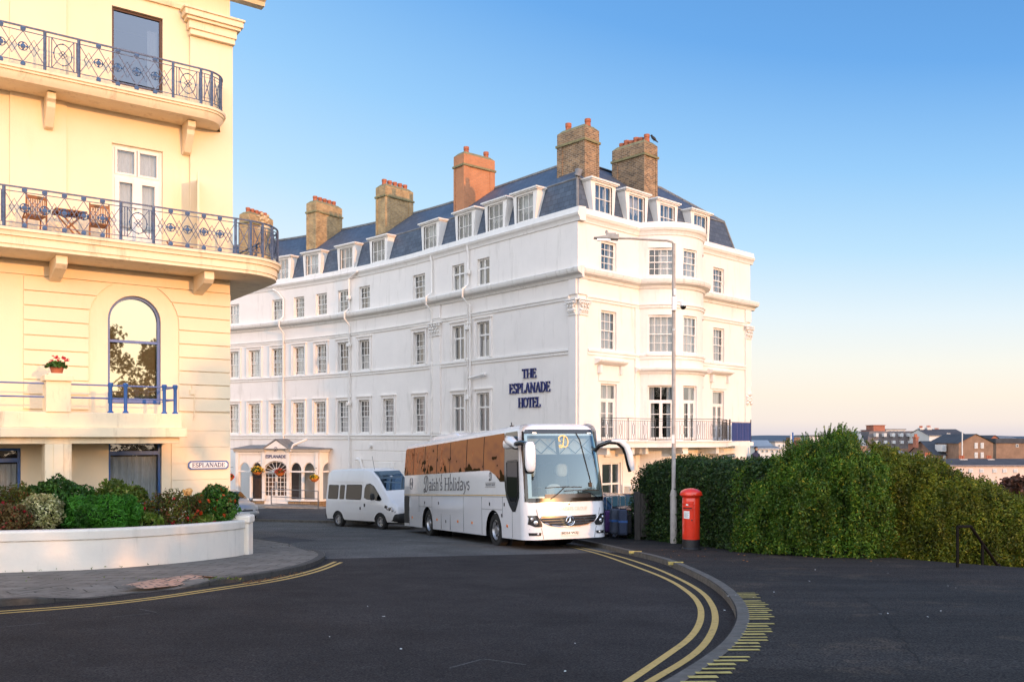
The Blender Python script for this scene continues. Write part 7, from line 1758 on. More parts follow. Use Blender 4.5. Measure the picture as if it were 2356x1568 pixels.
shrub('low broad leaved yellow green plant along the garden wall', 'plant', 335, 1180, 1222, 72, 19.6, M['sh_mid'], 900, .07, 10, None)
shrub('low yellow green plant with pink blooms close to the wall end', 'plant', 465, 1184, 1215, 55, 20.9, M['sh_mid'], 600, .06, 13, M['petal_dred'], (6, .035))
rs = at(432, 1130, 20.2); t_ = thing('rose', 'tall rose stem with one apricot yellow bloom', 'rose', (rs.x, rs.y, rs.z - .7)); mb = MB(); mb.tube([(rs.x + .05, rs.y, rs.z - .75), (rs.x, rs.y, rs.z)], .008, 5); mb.build('stem', M['sh_dark'], t_, t_.location)
d = RNG.normal(size=(50, 3)); d /= np.linalg.norm(d, axis=1)[:, None]; leafmesh('bloom', leafcards(np.array(rs) + d * .085 * RNG.uniform(.3, 1, (50, 1)), d, .055, RNG, .9, .2, .5), M['petal_rose'], t_, tuple(t_.location))
# flowers in a pot on the terrace pier
gp_ = Vector(LF(4.58, TD - .25, 1.55)); t_ = thing('geranium_pot', 'pot of red geraniums on the terrace pier', 'flower pot', gp_); o_ = tuple(gp_)
mb = MB(); mb.lathe([(.12, 0), (.16, .16), (.14, .16), (.001, .13)], gp_, 14); mb.build('pot', M['pot'], t_, o_, smooth=40)
d = RNG.normal(size=(260, 3)); d /= np.linalg.norm(d, axis=1)[:, None]; d[:, 2] = np.abs(d[:, 2]); leafmesh('foliage', leafcards(np.array(gp_) + np.array([0, 0, .15]) + d * np.array([.26, .26, .16]) * RNG.uniform(.4, 1, (260, 1)), d, .045, RNG, .7), M['sh_dark'], t_, o_)
C_, N_ = [], []
for k in range(9):
    q = np.array(gp_) + np.array([RNG.uniform(-.24, .24), RNG.uniform(-.15, .15), RNG.uniform(.28, .42)])
    for j in range(8): a = RNG.normal(size=3); a /= np.linalg.norm(a); C_.append(q + a * .03); N_.append(a)
leafmesh('flowers', leafcards(np.array(C_), np.array(N_), .03, RNG, .9, .2, .5), M['petal_pink'], t_, o_)
# ---------------- trees behind the viewpoint that shade the street (the photograph shows their shadow and reflection)
M['tree_leaf'] = leafmat('tree leaves', (.03, .06, .012), (.07, .11, .02), trans=.3)
def tree(lab, x, y, h, rad, seed, n=2600, size=.2, name='tree', low=.12, m='tree_leaf', zb=None, ry=1.):
    rng = np.random.default_rng(seed); zb = gz(y) - .2 if zb is None else zb; t = thing(name, lab, 'tree', (x, y, zb)); org = (x, y, zb); rr = random.Random(seed)
    mb = MB(); top = Vector((x + rr.uniform(-.4, .4), y, zb + h * .7)); mb.tube([(x, y, zb), (x + .1, y, zb + h * .3), top], [.05 * h * .5, .03 * h * .5, .01 * h], 8)
    ends = []
    for k in range(9):
        a = k * 2.4 + seed; f = .3 + .5 * k / 9; b = Vector((x, y, zb)).lerp(top, f); e_ = b + Vector((math.cos(a) * rad * .75, math.sin(a) * rad * .75 * ry, h * .16 * rr.uniform(.5, 1.3))); mb.tube([b, b.lerp(e_, .5) + Vector((0, 0, .15)), e_], [.014 * h * .6, .01 * h * .5, .02], 6); ends.append(e_)
    mb.build('trunk', M['bark'], t, org)
    C_ = []
    K = 34
    for k in range(K):
        a = rng.uniform(0, 2 * PI); f = rng.uniform(low, 1); rr_ = rad * math.sin(PI * min(1, .12 + f * .84)) ** .6 * rng.uniform(.35, 1); c = np.array([x + rr_ * math.cos(a), y + rr_ * math.sin(a) * ry, zb + h * f]); q = rng.normal(size=(n // K, 3)); q /= np.linalg.norm(q, axis=1)[:, None]; C_.append(c + q * rng.uniform(.5, 1, (n // K, 1)) * rad * .33)
    C_ = np.concatenate(C_); nd = rng.normal(size=C_.shape); nd /= np.linalg.norm(nd, axis=1)[:, None]; leafmesh('crown', leafcards(C_, nd, size, rng, .55), M[m], t, org); return t
for i, (q, hh, rd) in enumerate(((-10, 9.2, 3.6), (-5, 9.6, 3.4), (-.5, 9.7, 3.3), (3.6, 8.6, 3.0), (7.4, 7.7, 2.7), (11.2, 9.2, 3.0), (14.9, 8.8, 2.5))):
    tree('leafy street tree behind the viewpoint, number along the row unseen', .67 * 25 + .742 * q, -.742 * 25 + .67 * q, hh, rd, 40 + i, 3800, .19)
for k, o in enumerate([o for o in COL.objects if o.name.startswith('tree') and o.parent is None]): tag(o, 'leafy tree of the row that throws dappled shade on the street', 'tree', 'row of trees shading the street')
# ================================================================ street furniture and small things
M['red_paint'] = mat('pillar box red', (.70, .032, .010), .28, var=.08, vs=4, coat=.5, spec=.5, dirt=((.35, .05, .03), .5, 6))
M['lamp_grey'] = mat('lamp column paint', (.36, .33, .30), .6, var=.25, vs=5, dirt=((.2, .18, .15), .5, 8), bump=.15, bs=40)
# ---- pillar box
b_ = px_ground(1590, 1263, .115); px0 = thing('pillar_box', 'red cast iron pillar box with black base at the hedge', 'post box', b_, math.radians(-8)); 
mb = MB(); mb.lathe([(.255, .0), (.255, .04), (.235, .06), (.235, .28)], (0, 0, 0), 32); mb.build('base', M['iron'], px0, smooth=30)
mb = MB(); mb.lathe([(.232, .28), (.232, 1.36), (.225, 1.38)], (0, 0, 0), 40); B_ = mb.build('body', M['red_paint'], px0, smooth=30)
mb = MB(); mb.lathe([(.225, 1.37), (.235, 1.40), (.275, 1.43), (.288, 1.45), (.288, 1.52), (.28, 1.535), (.245, 1.57), (.16, 1.615), (.05, 1.635), (.001, 1.638)], (0, 0, 0), 40)
for k in range(44): a = 2 * PI * k / 44; mb.box(-.009, .009, .0, .012, 1.455, 1.485, fr=lambda u, d, z, a=a: Vector((math.cos(a) * (.286 + d) - math.sin(a) * u, math.sin(a) * (.286 + d) + math.cos(a) * u, z)))
mb.build('cap', M['red_paint'], px0, smooth=30)
CYF = lambda u, d, z: Vector(((.232 + d) * math.sin(u / .232 + A0), -(.232 + d) * math.cos(u / .232 + A0), z))
A0 = math.radians(-28)   # the door looks towards the road, turned from the viewer
def curved(mb, u0, u1, z0, z1, d0, d1, mi=0): mb.box(u0, u1, d0, d1, z0, z1, mi, CYF, n=8)
mb = MB(); curved(mb, -.17, .17, .36, 1.30, .0, .012); D_ = mb.build('door', M['red_paint'], px0, bevel=.003)
mb = MB(); curved(mb, -.13, .13, 1.13, 1.17, .012, .03); curved(mb, -.13, .13, 1.08, 1.10, .012, .035); curved(mb, -.15, -.13, 1.08, 1.25, .012, .03); curved(mb, .13, .15, 1.08, 1.25, .012, .03); curved(mb, -.15, .15, 1.23, 1.25, .012, .03); mb.build('aperture_hood', M['red_paint'], px0)
mb = MB(); curved(mb, -.12, .12, 1.10, 1.13, .010, .016); mb.build('letter_slot', M['black'], px0)
mb = MB(); curved(mb, -.1, .06, .84, 1.04, .012, .018); NP_ = mb.build('notice_plate', M['signwhite'], px0)
mb = MB()
for k in range(5): curved(mb, -.08, .04 - .02 * (k % 2), .87 + .03 * k, .877 + .03 * k, .018, .0195)
mb.build('lettering', M['grey_text'], NP_)
mb = MB(); curved(mb, -.03, .03, 1.185, 1.225, .012, .02); mb.build('collection_tab', M['signwhite'], px0)
mb = MB(); mb.lathe([(.02, 0), (.02, .015), (.001, .018)], CYF(.12, .012, .8), 8, axis=(math.sin(A0 + .5), -math.cos(A0 + .5), 0)); mb.build('lock', M['iron'], px0)
# raised cypher, as cast on the door
mb = MB(); ribbon(mb, arc(-.04, .60, .035, .045, 40, 320), .02, CYF, 1, 1, 0, 0, .012, .018); ribbon(mb, [(.03, .555), (.03, .645), (.06, .64), (.065, .61), (.03, .6), (.07, .555)], .012, CYF, 1, 1, 0, 0, .012, .018); mb.build('cypher', M['red_paint'], px0)
# ---- street lamp
b_ = px_ground(1550, 1249, .115); Yl = b_.y; zl_ = lambda yd: (HY - yd) / FPX * Yl + EYE; xl_ = lambda xd: (xd - CX) / FPX * Yl
lp = thing('street_lamp', 'tall grey street lamp with long bracket arm beside the pillar box', 'street lamp', b_); lo_ = tuple(b_)
mb = MB(); mb.tube([(b_.x, Yl, b_.z - .1), (b_.x, Yl, zl_(1135)), (b_.x, Yl, zl_(1125)), (b_.x, Yl, zl_(560))], [.105, .105, .062, .052], 14); mb.tube([(b_.x, Yl, zl_(1140)), (b_.x, Yl, zl_(1125))], [.12, .07], 14); mb.build('column', M['lamp_grey'], lp, lo_, smooth=40)
mb = MB(); mb.tube([(b_.x, Yl, zl_(575)), (b_.x, Yl, zl_(562)), (b_.x - .05, Yl, zl_(556.5)), (b_.x - .2, Yl, zl_(553.5)), (xl_(1450), Yl, zl_(548.5)), (xl_(1416), Yl, zl_(548))], .034, 8); mb.build('bracket_arm', M['lamp_grey'], lp, lo_, smooth=50)
mb = MB(); x0, x1 = xl_(1366), xl_(1423)
mb.add([(x0, Yl - .1, zl_(546)), (x0, Yl + .1, zl_(546)), (x1, Yl + .15, zl_(540)), (x1, Yl - .15, zl_(540)), (x0, Yl - .1, zl_(549)), (x0, Yl + .1, zl_(549)), (x1, Yl + .15, zl_(552)), (x1, Yl - .15, zl_(552))], [(0, 1, 2, 3), (4, 5, 6, 7), (0, 1, 5, 4), (1, 2, 6, 5), (2, 3, 7, 6), (3, 0, 4, 7)])
mb.box(xl_(1395), xl_(1417), Yl - .1, Yl + .1, zl_(545), zl_(539) + .03); H_ = mb.build('lantern', M['grey_paint'], lp, lo_, bevel=.02)
mb = MB(); mb.box(x0 + .1, x1 - .25, Yl - .09, Yl + .09, zl_(552.5) - .015, zl_(550)); mb.build('lens', M['lamp'], H_, lo_)
mb = MB(); mb.lathe([(.045, 0), (.045, .07), (.001, .1)], (xl_(1396), Yl, zl_(539) + .03), 8); mb.build('photocell', M['grey_paint'], H_, lo_)
mb = MB(); mb.box(b_.x - .08, b_.x + .0, Yl - .14, Yl - .12, zl_(1019) , zl_(1000)); mb.tube([(b_.x, Yl, zl_(1015)), (b_.x, Yl - .13, zl_(1015))], .01, 4); sgn_ = mb.build('notice_plate', M['signwhite'], lp, lo_)
mb = MB()
for z in (zl_(1140), zl_(760), zl_(1000)): mb.tube([(b_.x, Yl, z), (b_.x, Yl, z + .04)], .068, 12)
mb.build('collar', M['steel'], lp, lo_)
cc = thing('security_camera', 'white dome camera bracketed to the street lamp column', 'camera', (b_.x, Yl, zl_(705))); co_ = tuple(cc.location)
mb = MB(); mb.box(b_.x - .06, b_.x + .07, Yl - .14, Yl + .05, zl_(715), zl_(683)); mb.tube([(b_.x + .05, Yl - .05, zl_(695)), (b_.x + .26, Yl - .08, zl_(693))], .035, 8); mb.box(b_.x - .02, b_.x + .06, Yl - .1, Yl, zl_(680), zl_(665)); mb.build('housing', M['signwhite'], cc, co_, bevel=.015)
mb = MB(); c_ = (b_.x + .27, Yl - .08, zl_(702)); mb.lathe([(.001, .09), (.09, .08), (.1, 0), (.1, -.03)], c_, 14); mb.build('hood', M['signwhite'], cc, co_, smooth=40)
mb = MB(); mb.ball((c_[0], c_[1], c_[2] - .05), .092, 12, 8); mb.build('dome', M['gloss_black'], cc, co_, smooth=60)
# ---- handrail at the head of the steps
h1, h2, h3 = px_ground(2203, 1304, .115), px_ground(2247, 1298, .115), px_ground(2290, 1300, .115); Yh = h1.y
hr_ = thing('step_handrail', 'black iron handrail at the top of the steps going down by the hedge', 'handrail', h1); ho_ = tuple(h1); zt = EYE + (HY - 1211) / FPX * Yh
P0 = Vector((h1.x, Yh, zt)); P1 = at(2233, 1210, Yh + .1); P2 = at(2296, 1301, Yh + 1.3)
mb = MB(); mb.tube([P0, P1, P2, P2 + Vector((.06, .05, .02))], .032, 6); mb.build('rail', M['matt_black'], hr_, ho_)
for p, top in ((h1, zt), (Vector((P1.lerp(P2, .42).x, P1.lerp(P2, .42).y, 0)), P1.lerp(P2, .42).z), (Vector((P2.x, P2.y, 0)), P2.z)): mb = MB(); mb.tube([(p.x, p.y, gp(Yh) - .35), (p.x, p.y, top)], .03, 4); mb.build('post', M['matt_black'], hr_, ho_)
# ---- old timber post beside the clipped hedge
q = px_ground(1469, 1236, .115); q = Vector((4.05, 28.6, gp(28.6))); t_ = thing('fence_post', 'weathered grey timber post at the end of the clipped hedge', 'post', q); M['oldwood'] = mat('weathered wood', (.055, .05, .045), .9, var=.4, vs=4, stretch=(8, 8, 1), bump=.4)
mb = MB(); mb.box(q.x - .09, q.x + .09, q.y - .09, q.y + .09, q.z, q.z + 1.55); mb.build('post', M['oldwood'], t_, tuple(q), bevel=.01); mb = MB(); mb.box(q.x + .1, q.x + .9, q.y - .02, q.y + .03, q.z + .1, q.z + 1.5); mb.build('board', M['oldwood'], t_, tuple(q))
# ---- luggage on the pavement by the coach door
def fabric(n, c): M[n] = mat(n, c, .8, var=.2, vs=20, bump=.2, bs=120); return M[n]
def suitcase(lab, xd, yd, wpx, hpx, Y, m, dz=.25, strap=None, handle=0., rz=0., rot=.12, tagc=None, grp='suitcases waiting by the coach'):
    s = Y / FPX; x = (xd - CX) * s; z = EYE + (HY - yd) * s; W, H = wpx * s, hpx * s; t = thing('suitcase', lab, 'suitcase', (x, Y, z), rz, grp)
    mb = MB(); mb.box(-W / 2, W / 2, -dz / 2, dz / 2, .05, H); B = mb.build('case', m, t, bevel=min(.06, W * .15))
    mb = MB(); mb.box(-W * .4, W * .4, -dz / 2 - .03, -dz / 2 + .01, H * .12, H * .55); mb.build('pocket', m, t, bevel=.02)
    mb = MB()
    for s_ in (-1, 1): mb.lathe([(.04, -.02), (.04, .02)], (s_ * W * .36, 0, .04), 10, axis=(1, 0, 0))
    mb.build('wheel', M['rubber'], t)
    mb = MB(); mb.box(-.1, .1, -.02, .02, H, H + .035); mb.build('grip', M['black'], t, bevel=.008)
    if handle:
        mb = MB(); w2 = min(.12, W * .3); mb.tube([(-w2, .05, H), (-w2, .05, H + handle), (w2, .05, H + handle), (w2, .05, H)], .013, 6); mb.build('pull_handle', M['chrome'], t)
    if strap: mb = MB(); mb.box(-W / 2 - .006, W / 2 + .006, -dz / 2 - .036, dz / 2 + .006, H * .52, H * .6); mb.build('strap', M['blue_paint'], t)
    if tagc: mb = MB(); mb.box(-.05, .03, -dz / 2 - .05, -dz / 2 - .04, H * .8, H * .97); mb.build('luggage_tag', M['signwhite'], t)
    return t
fabric('case_navy', (.045, .06, .105)); fabric('case_purple', (.10, .04, .16)); fabric('case_black', (.012, .012, .014)); fabric('case_red', (.42, .02, .05)); fabric('case_grey', (.07, .085, .12))
suitcase('grey blue suitcase with a bright blue strap and raised pull handle', 1416, 1231, 24, 62, 29.0, M['case_grey'], .3, True, .42, .15)
suitcase('taller grey blue suitcase with a blue strap next to the black cases', 1433, 1233, 20, 62, 28.7, M['case_navy'], .3, True, .42, -.1)
suitcase('purple suitcase half hidden behind the coach corner, its pull handle up', 1402, 1226, 20, 52, 29.7, M['case_purple'], .28, False, .45, .1)
suitcase('small black suitcase between the blue case and the black holdall', 1445, 1230, 14, 46, 28.9, M['case_black'], .26)
suitcase('black soft case with a white luggage tag', 1457, 1216, 24, 40, 29.6, M['case_black'], .35, tagc=True)
Y = 29.9; s = Y / FPX; c_ = at(1447, 1182, Y); t_ = thing('red_holdall', 'bright red holdall lying on top of the black suitcases', 'bag', c_ - Vector((0, 0, .12)))
mb = MB(); softbox(mb, (0, 0, .14), (.3, .18, .14), .6); mb.build('bag', M['case_red'], t_, smooth=50); mb = MB(); mb.tube([(-.14, -.1, .24), (-.08, -.12, .36), (.08, -.12, .36), (.14, -.1, .24)], .014, 6); mb.build('handle', M['black'], t_); mb = MB(); softbox(mb, (.2, -.16, .2), (.05, .02, .04), .7); mb.build('luggage_tag', M['signwhite'], t_)
# ---- balcony chairs, table and statue of the cream building
def wood(root, parts):
    for nm, boxes in parts:
        mb = MB()
        for (p, q, r) in boxes: mb.tube([p, q], r, 4)
        mb.build(nm, M['teak'], root)
def chair(lab, u, d, rz):
    p = LF(u, d, 4.93); t = thing('folding_chair', lab, 'chair', p, rz, 'folding chairs on the balcony')
    mb = MB()
    for k in range(11): x = -.19 + .038 * k; mb.box(x, x + .022, .14, .16, .46, .84)
    mb.box(-.21, .21, .135, .165, .84, .92); mb.box(-.21, .21, .135, .165, .42, .46); mb.build('backrest', M['teak'], t, bevel=.006)
    mb = MB()
    for k in range(8): y = -.24 + .05 * k; mb.box(-.2, .2, y, y + .035, .42, .44)
    mb.build('seat', M['teak'], t)
    for s_ in (-1, 1):
        mb = MB(); mb.tube([(s_ * .22, .2, 0), (s_ * .22, .15, .95)], .024, 4); mb.build('leg', M['teak'], t); mb = MB(); mb.tube([(s_ * .2, -.26, 0), (s_ * .2, -.2, .43), (s_ * .2, .1, .6)], .02, 4); mb.build('leg', M['teak'], t)
        mb = MB(); mb.box(s_ * .23 - .025, s_ * .23 + .025, -.26, .18, .62, .65); mb.build('armrest', M['teak'], t)
    return t
lrz = math.atan2(-.581, -.814)
chair('folding teak chair partly behind the railing post at the picture edge', 5.0, .75, lrz + .15); chair('folding teak chair right of the small table on the balcony', 3.55, .72, lrz - .1 + PI * 0)
p = LF(4.22, .75, 4.93); t_ = thing('folding_table', 'small folding teak table between the two balcony chairs', 'table', p, lrz)
mb = MB()
for k in range(7): mb.box(-.36, .36, -.25 + .072 * k, -.19 + .072 * k, .66, .685)
mb.box(-.36, .36, -.255, -.235, .60, .66); mb.build('table_top', M['teak'], t_)
for s_ in (-1, 1):
    mb = MB(); mb.tube([(-.3, s_ * .2, 0), (.3, s_ * .2, .65)], .024, 4); mb.tube([(.3, s_ * .17, 0), (-.3, s_ * .17, .65)], .024, 4); mb.build('leg_pair', M['teak'], t_)
p = LF(1.55, .7, 4.93); t_ = thing('low_stool', 'low brown folded seat near the open shutter on the balcony', 'stool', p, lrz); mb = MB(); mb.box(-.3, .2, -.15, .15, .12, .16); mb.build('seat', M['teak'], t_); 
for x in (-.26, .16): mb = MB(); mb.box(x, x + .04, -.14, .14, 0, .12); mb.build('leg', M['teak'], t_)
mb = MB(); mb.tube([(.2, -.12, .05), (.32, -.12, .3)], .02, 4); mb.tube([(.2, .12, .05), (.32, .12, .3)], .02, 4); mb.build('backrest', M['teak'], t_)
# carved stone lion-like finial figure on its block
sp = LF(-.78, .62, 4.93); t_ = thing('stone_statue', 'weathered carved stone figure on a block at the balcony end', 'statue', sp)
mb = MB(); mb.box(-.22, .22, -.2, .2, 0.04, .1); mb.box(-.17, .17, -.16, .16, .1, .26); mb.build('plinth', M['stone'], t_, bevel=.015)
mb = MB(); mb.lathe([(.17, .26), (.13, .34), (.1, .44), (.12, .55), (.2, .7), (.24, .85), (.2, .98), (.12, 1.04), (.1, 1.1)], (0, 0, 0), 14); softbox(mb, (-.02, -.02, 1.2), (.12, .13, .15), .8)
for k in range(16): a = k * 2.4; mb.ball((-.02 + .12 * math.cos(a), -.02 + .12 * math.sin(a), 1.08 + .018 * k), .05, 6, 4)
mb.ball((-.16, -.05, 1.31), (.08, .05, .035), 6, 4); mb.ball((.02, -.15, 1.2), (.05, .07, .05), 6, 4)
mb.build('figure', M['stone'], t_, smooth=60)
# ---- jackdaw on the chimney pot
bp = at(1504, 325, 43.2); t_ = thing('bird', 'black bird perched on the chimney beside the pots', 'bird', bp); mb = MB(); softbox(mb, (0, 0, .14), (.16, .07, .075), .9, Matrix.Rotation(.75, 3, 'Y')); mb.ball((-.1, 0, .27), .055, 8, 6); mb.tube([(-.14, 0, .27), (-.2, 0, .26)], [.02, .004], 5); mb.tube([(.08, 0, .06), (.22, 0, -.06)], [.05, .02], 5); mb.tube([(0, .02, .1), (0, .02, 0)], .008, 4); mb.tube([(0, -.02, .1), (0, -.02, 0)], .008, 4); mb.build('body', M['black'], t_, smooth=60)
# ---- walker beyond the hotel corner
def person(lab, p, rz, coat, legs):
    t = thing('person', lab, 'person', p, rz); V = [(0, 0, .95), (0, 0, 1.15), (0, 0, 1.38), (0, 0, 1.5), (0, -.02, 1.62), (0, -.02, 1.74), (-.1, 0, .9), (-.11, -.03, .5), (-.1, .02, .06), (-.1, -.12, .03), (.1, 0, .9), (.11, .06, .5), (.1, .16, .08), (.1, .06, .03), (-.2, 0, 1.42), (-.26, .03, 1.14), (-.24, -.1, .92), (.2, 0, 1.42), (.26, -.03, 1.14), (.24, -.12, .94)]
    E = [(0, 1), (1, 2), (2, 3), (3, 4), (4, 5), (0, 6), (6, 7), (7, 8), (8, 9), (0, 10), (10, 11), (11, 12), (12, 13), (2, 14), (14, 15), (15, 16), (2, 17), (17, 18), (18, 19)]
    R = [.16, .15, .17, .06, .085, .07, .09, .065, .045, .04, .09, .065, .045, .04, .07, .05, .04, .07, .05, .04]
    me = bpy.data.meshes.new('body'); me.from_pydata(V, E, []); o = bpy.data.objects.new('body', me); COL.objects.link(o); o.parent = t
    sk = o.modifiers.new('Skin', 'SKIN'); o.modifiers.new('Sub', 'SUBSURF').render_levels = 1
    for i, r in enumerate(R): me.skin_vertices[0].data[i].radius = (r, r * .8)
    me.skin_vertices[0].data[0].use_root = True
    me.materials.append(coat); me.materials.append(legs)
    mb = MB(); mb.ball((0, 0, 1.74), (.1, .11, .09), 10, 6); mb.build('hair', M['black'], t, smooth=60)
    mb = MB(); mb.box(-.1, .1, -.12, -.08, 1.6, 1.7) if False else mb.ball((0, -.05, 1.68), (.075, .07, .09), 10, 6); mb.build('face', mat('skin', (.5, .3, .2), .6), t, smooth=60)
    mb = MB(); mb.lathe([(.19, .55), (.2, .8), (.17, .96)], (0, 0, 0), 12); mb.build('trousers', legs, t, smooth=60)
    return t
fabric('coat_navy', (.02, .025, .06)); fabric('jeans', (.03, .03, .04))
pp_ = at(1739, 1030, 47.2); person('person in a dark jacket standing beyond the far corner of the hotel', (pp_.x, pp_.y, pp_.z - 1.74), .4, M['coat_navy'], M['jeans'])
# ---- scraps of paper and leaves on the tarmac
rr = random.Random(3); M['paper'] = mat('paper scraps', (.55, .55, .52), .8); M['leaf_dry'] = mat('dry leaves', (.22, .1, .03), .9)
mb = MB()
for k in range(24):
    xd, yd = (rr.uniform(1650, 2200), rr.uniform(1290, 1420)) if k < 18 else (rr.uniform(150, 1350), rr.uniform(1390, 1560)); p = px_ground(xd, yd, .12 if k < 18 else .01); a = rr.uniform(0, 3); L_ = rr.uniform(.008, .022); w_ = rr.uniform(.005, .012); dx, dy = Vector((math.cos(a), math.sin(a), 0)) * L_, Vector((-math.sin(a), math.cos(a), 0)) * w_; mb.quad(p - dx - dy, p + dx - dy, p + dx + dy + Vector((0, 0, .004)), p - dx + dy)
tag(mb.build('litter', M['paper']), kind='stuff')
mb = MB()
for k in range(120):
    f = rr.random(); xd, yd = (560 + 140 * f + rr.uniform(-15, 15), 1341 - 25 * f + rr.uniform(-3, 2)) if k < 60 else (rr.uniform(1500, 2050), 1262 + rr.uniform(0, 30)); p = px_ground(xd, yd, .012 if k < 60 else .122); a = rr.uniform(0, 3); L_ = rr.uniform(.015, .04); dx, dy = Vector((math.cos(a), math.sin(a), .01)) * L_, Vector((-math.sin(a), math.cos(a), 0)) * L_ * .6; mb.quad(p - dx, p - dy, p + dx, p + dy + Vector((0, 0, .01)))
tag(mb.build('leaves', M['leaf_dry']), kind='stuff')
# weeds along the kerb and in the pavers
C_, N_ = [], []
for k in range(420):
    if k < 200: i = rr.random(); q = px_ground(1590 + 40 * i + rr.uniform(-6, 6), 1558 - 20 * i + rr.uniform(-8, 8), .03)
    else: q = px_ground(rr.choice((rr.uniform(480, 560), rr.uniform(60, 560))), 1330 + rr.uniform(0, 6), .1) if k < 300 else Vector((*GWf[rr.randrange(len(GWf) - 1)], 0))
    if k >= 300: q = Vector((q.x + rr.uniform(-.06, 0), q.y - rr.uniform(.02, .08), gp(q.y)))
    C_.append(np.array(q) + np.array([0, 0, rr.uniform(0, .04)])); N_.append([rr.uniform(-.4, .4), rr.uniform(-.4, .4), 1])
tag(leafmesh('weeds', leafcards(np.array(C_), np.array(N_), .02, RNG, .5, .3, .7), M['sh_mid']), kind='stuff')
# faint old lines burnt off the road surface, and a trench patch
M['ghost'] = asphalt('scar in asphalt', (.075, .073, .072), .4)
for pts in (((258, 1420), (362, 1409)), ((322, 1401), (362, 1409)), ((0, 1443), (140, 1430)), ((1034, 1537), (1112, 1516)), ((1112, 1516), (1250, 1535))):
    a, b = [px_ground(x, y) for x, y in pts]; paintline([a.to_2d(), b.to_2d()], .03, .0075, M['ghost'], 'road_scar')
pt_ = [px_ground(x, y, .005) for x, y in ((585, 1240), (640, 1232), (730, 1242), (660, 1250))]; mb = MB(); mb.poly(pt_); tag(mb.build('road_patch', M['hotel_pave']), kind='structure')
# ================================================================ land, sea and the town beyond
def terr(X, Y):
    """ground outside the street: falls away to the valley on the right, rises to far hills"""
    base = gz(min(max(Y, -30), 60)) - .35
    edge = 9.2 + max(0, (20 - Y)) * .7 if Y < 21 else 9.2
    if Y > 30: edge = 14 + (Y - 30) * .2
    f = min(1, max(0, (X - edge) / 3.0)); z = base - 1.1 * f - max(0, min(1, (X - edge - 3) / 55)) * 13
    g = min(1, max(0, (Y - 75) / 60)); z = z * (1 - g) + (-13) * g
    return z
xs_ = sorted(set([-2500, -900, -300, -120, -60, -30, -15] + [i * 1.0 for i in range(0, 40)] + [45, 55, 70, 90, 120, 160, 220, 320, 500, 900, 1600, 3000])); ys_ = sorted(set([-900, -300, -100, -50] + [i * 2.0 - 30 for i in range(60)] + [100, 115, 130, 160, 200, 260, 400, 700, 1200, 2200, 3800]))
mb = MB(); mb.add([(x, y, terr(x, y)) for y in ys_ for x in xs_], [(i * len(xs_) + j, i * len(xs_) + j + 1, (i + 1) * len(xs_) + j + 1, (i + 1) * len(xs_) + j) for i in range(len(ys_) - 1) for j in range(len(xs_) - 1)])
M['grass'] = mat('grass bank', (.05, .065, .02), .95, var=.4, vs=.3); tag(mb.build('terrain', M['grass'], smooth=80), kind='structure')
M['hill'] = mat('distant hill', (.10, .13, .16), 1, var=.2, vs=.004, spec=0)  # blue of the distant haze is put into the hill's colour
mb = MB(); n = 60; P = []
for i in range(n + 1): xd = 1100 + 1500 * i / n; h = 1004.5 + 2.2 * math.sin(i * .35) + 1.2 * math.sin(i * .9) + (2.5 if xd < 1760 else 0); P.append((at(xd, h, 3300), xd))
for (a, _), (b, __) in zip(P, P[1:]): mb.quad(a, b, b + Vector((0, 900, 4)), a + Vector((0, 900, 4))); mb.quad(a, b, Vector((b.x, 3000, -14)), Vector((a.x, 3000, -14)))
tag(mb.build('hills', M['hill'], smooth=80), kind='structure')
M['t_brick'] = mat('town brick', (.24, .15, .10), .9, var=.25, vs=.8); M['t_red'] = mat('town red brick', (.34, .13, .08), .9, var=.2, vs=.8); M['t_white'] = mat('town render', (.62, .60, .57), .8, var=.06, vs=.3); M['t_pink'] = mat('pink render', (.66, .50, .42), .8, var=.05, vs=.3)
M['t_slate'] = mat('town slate', (.055, .058, .066), .95, var=.25, vs=.8); M['t_grey'] = mat('town grey roof', (.16, .17, .18), .7, var=.2, vs=.8); M['t_lead'] = mat('town lead', (.22, .27, .31), .6, var=.15, vs=.5); M['t_mansard'] = mat('brown tile', (.13, .11, .105), .8, var=.25, vs=1.2); M['t_glass'] = mat('town window', (.10, .12, .14), .12, spec=.6); M['t_pane'] = mat('curtained window', (.45, .47, .48), .25, spec=.5)
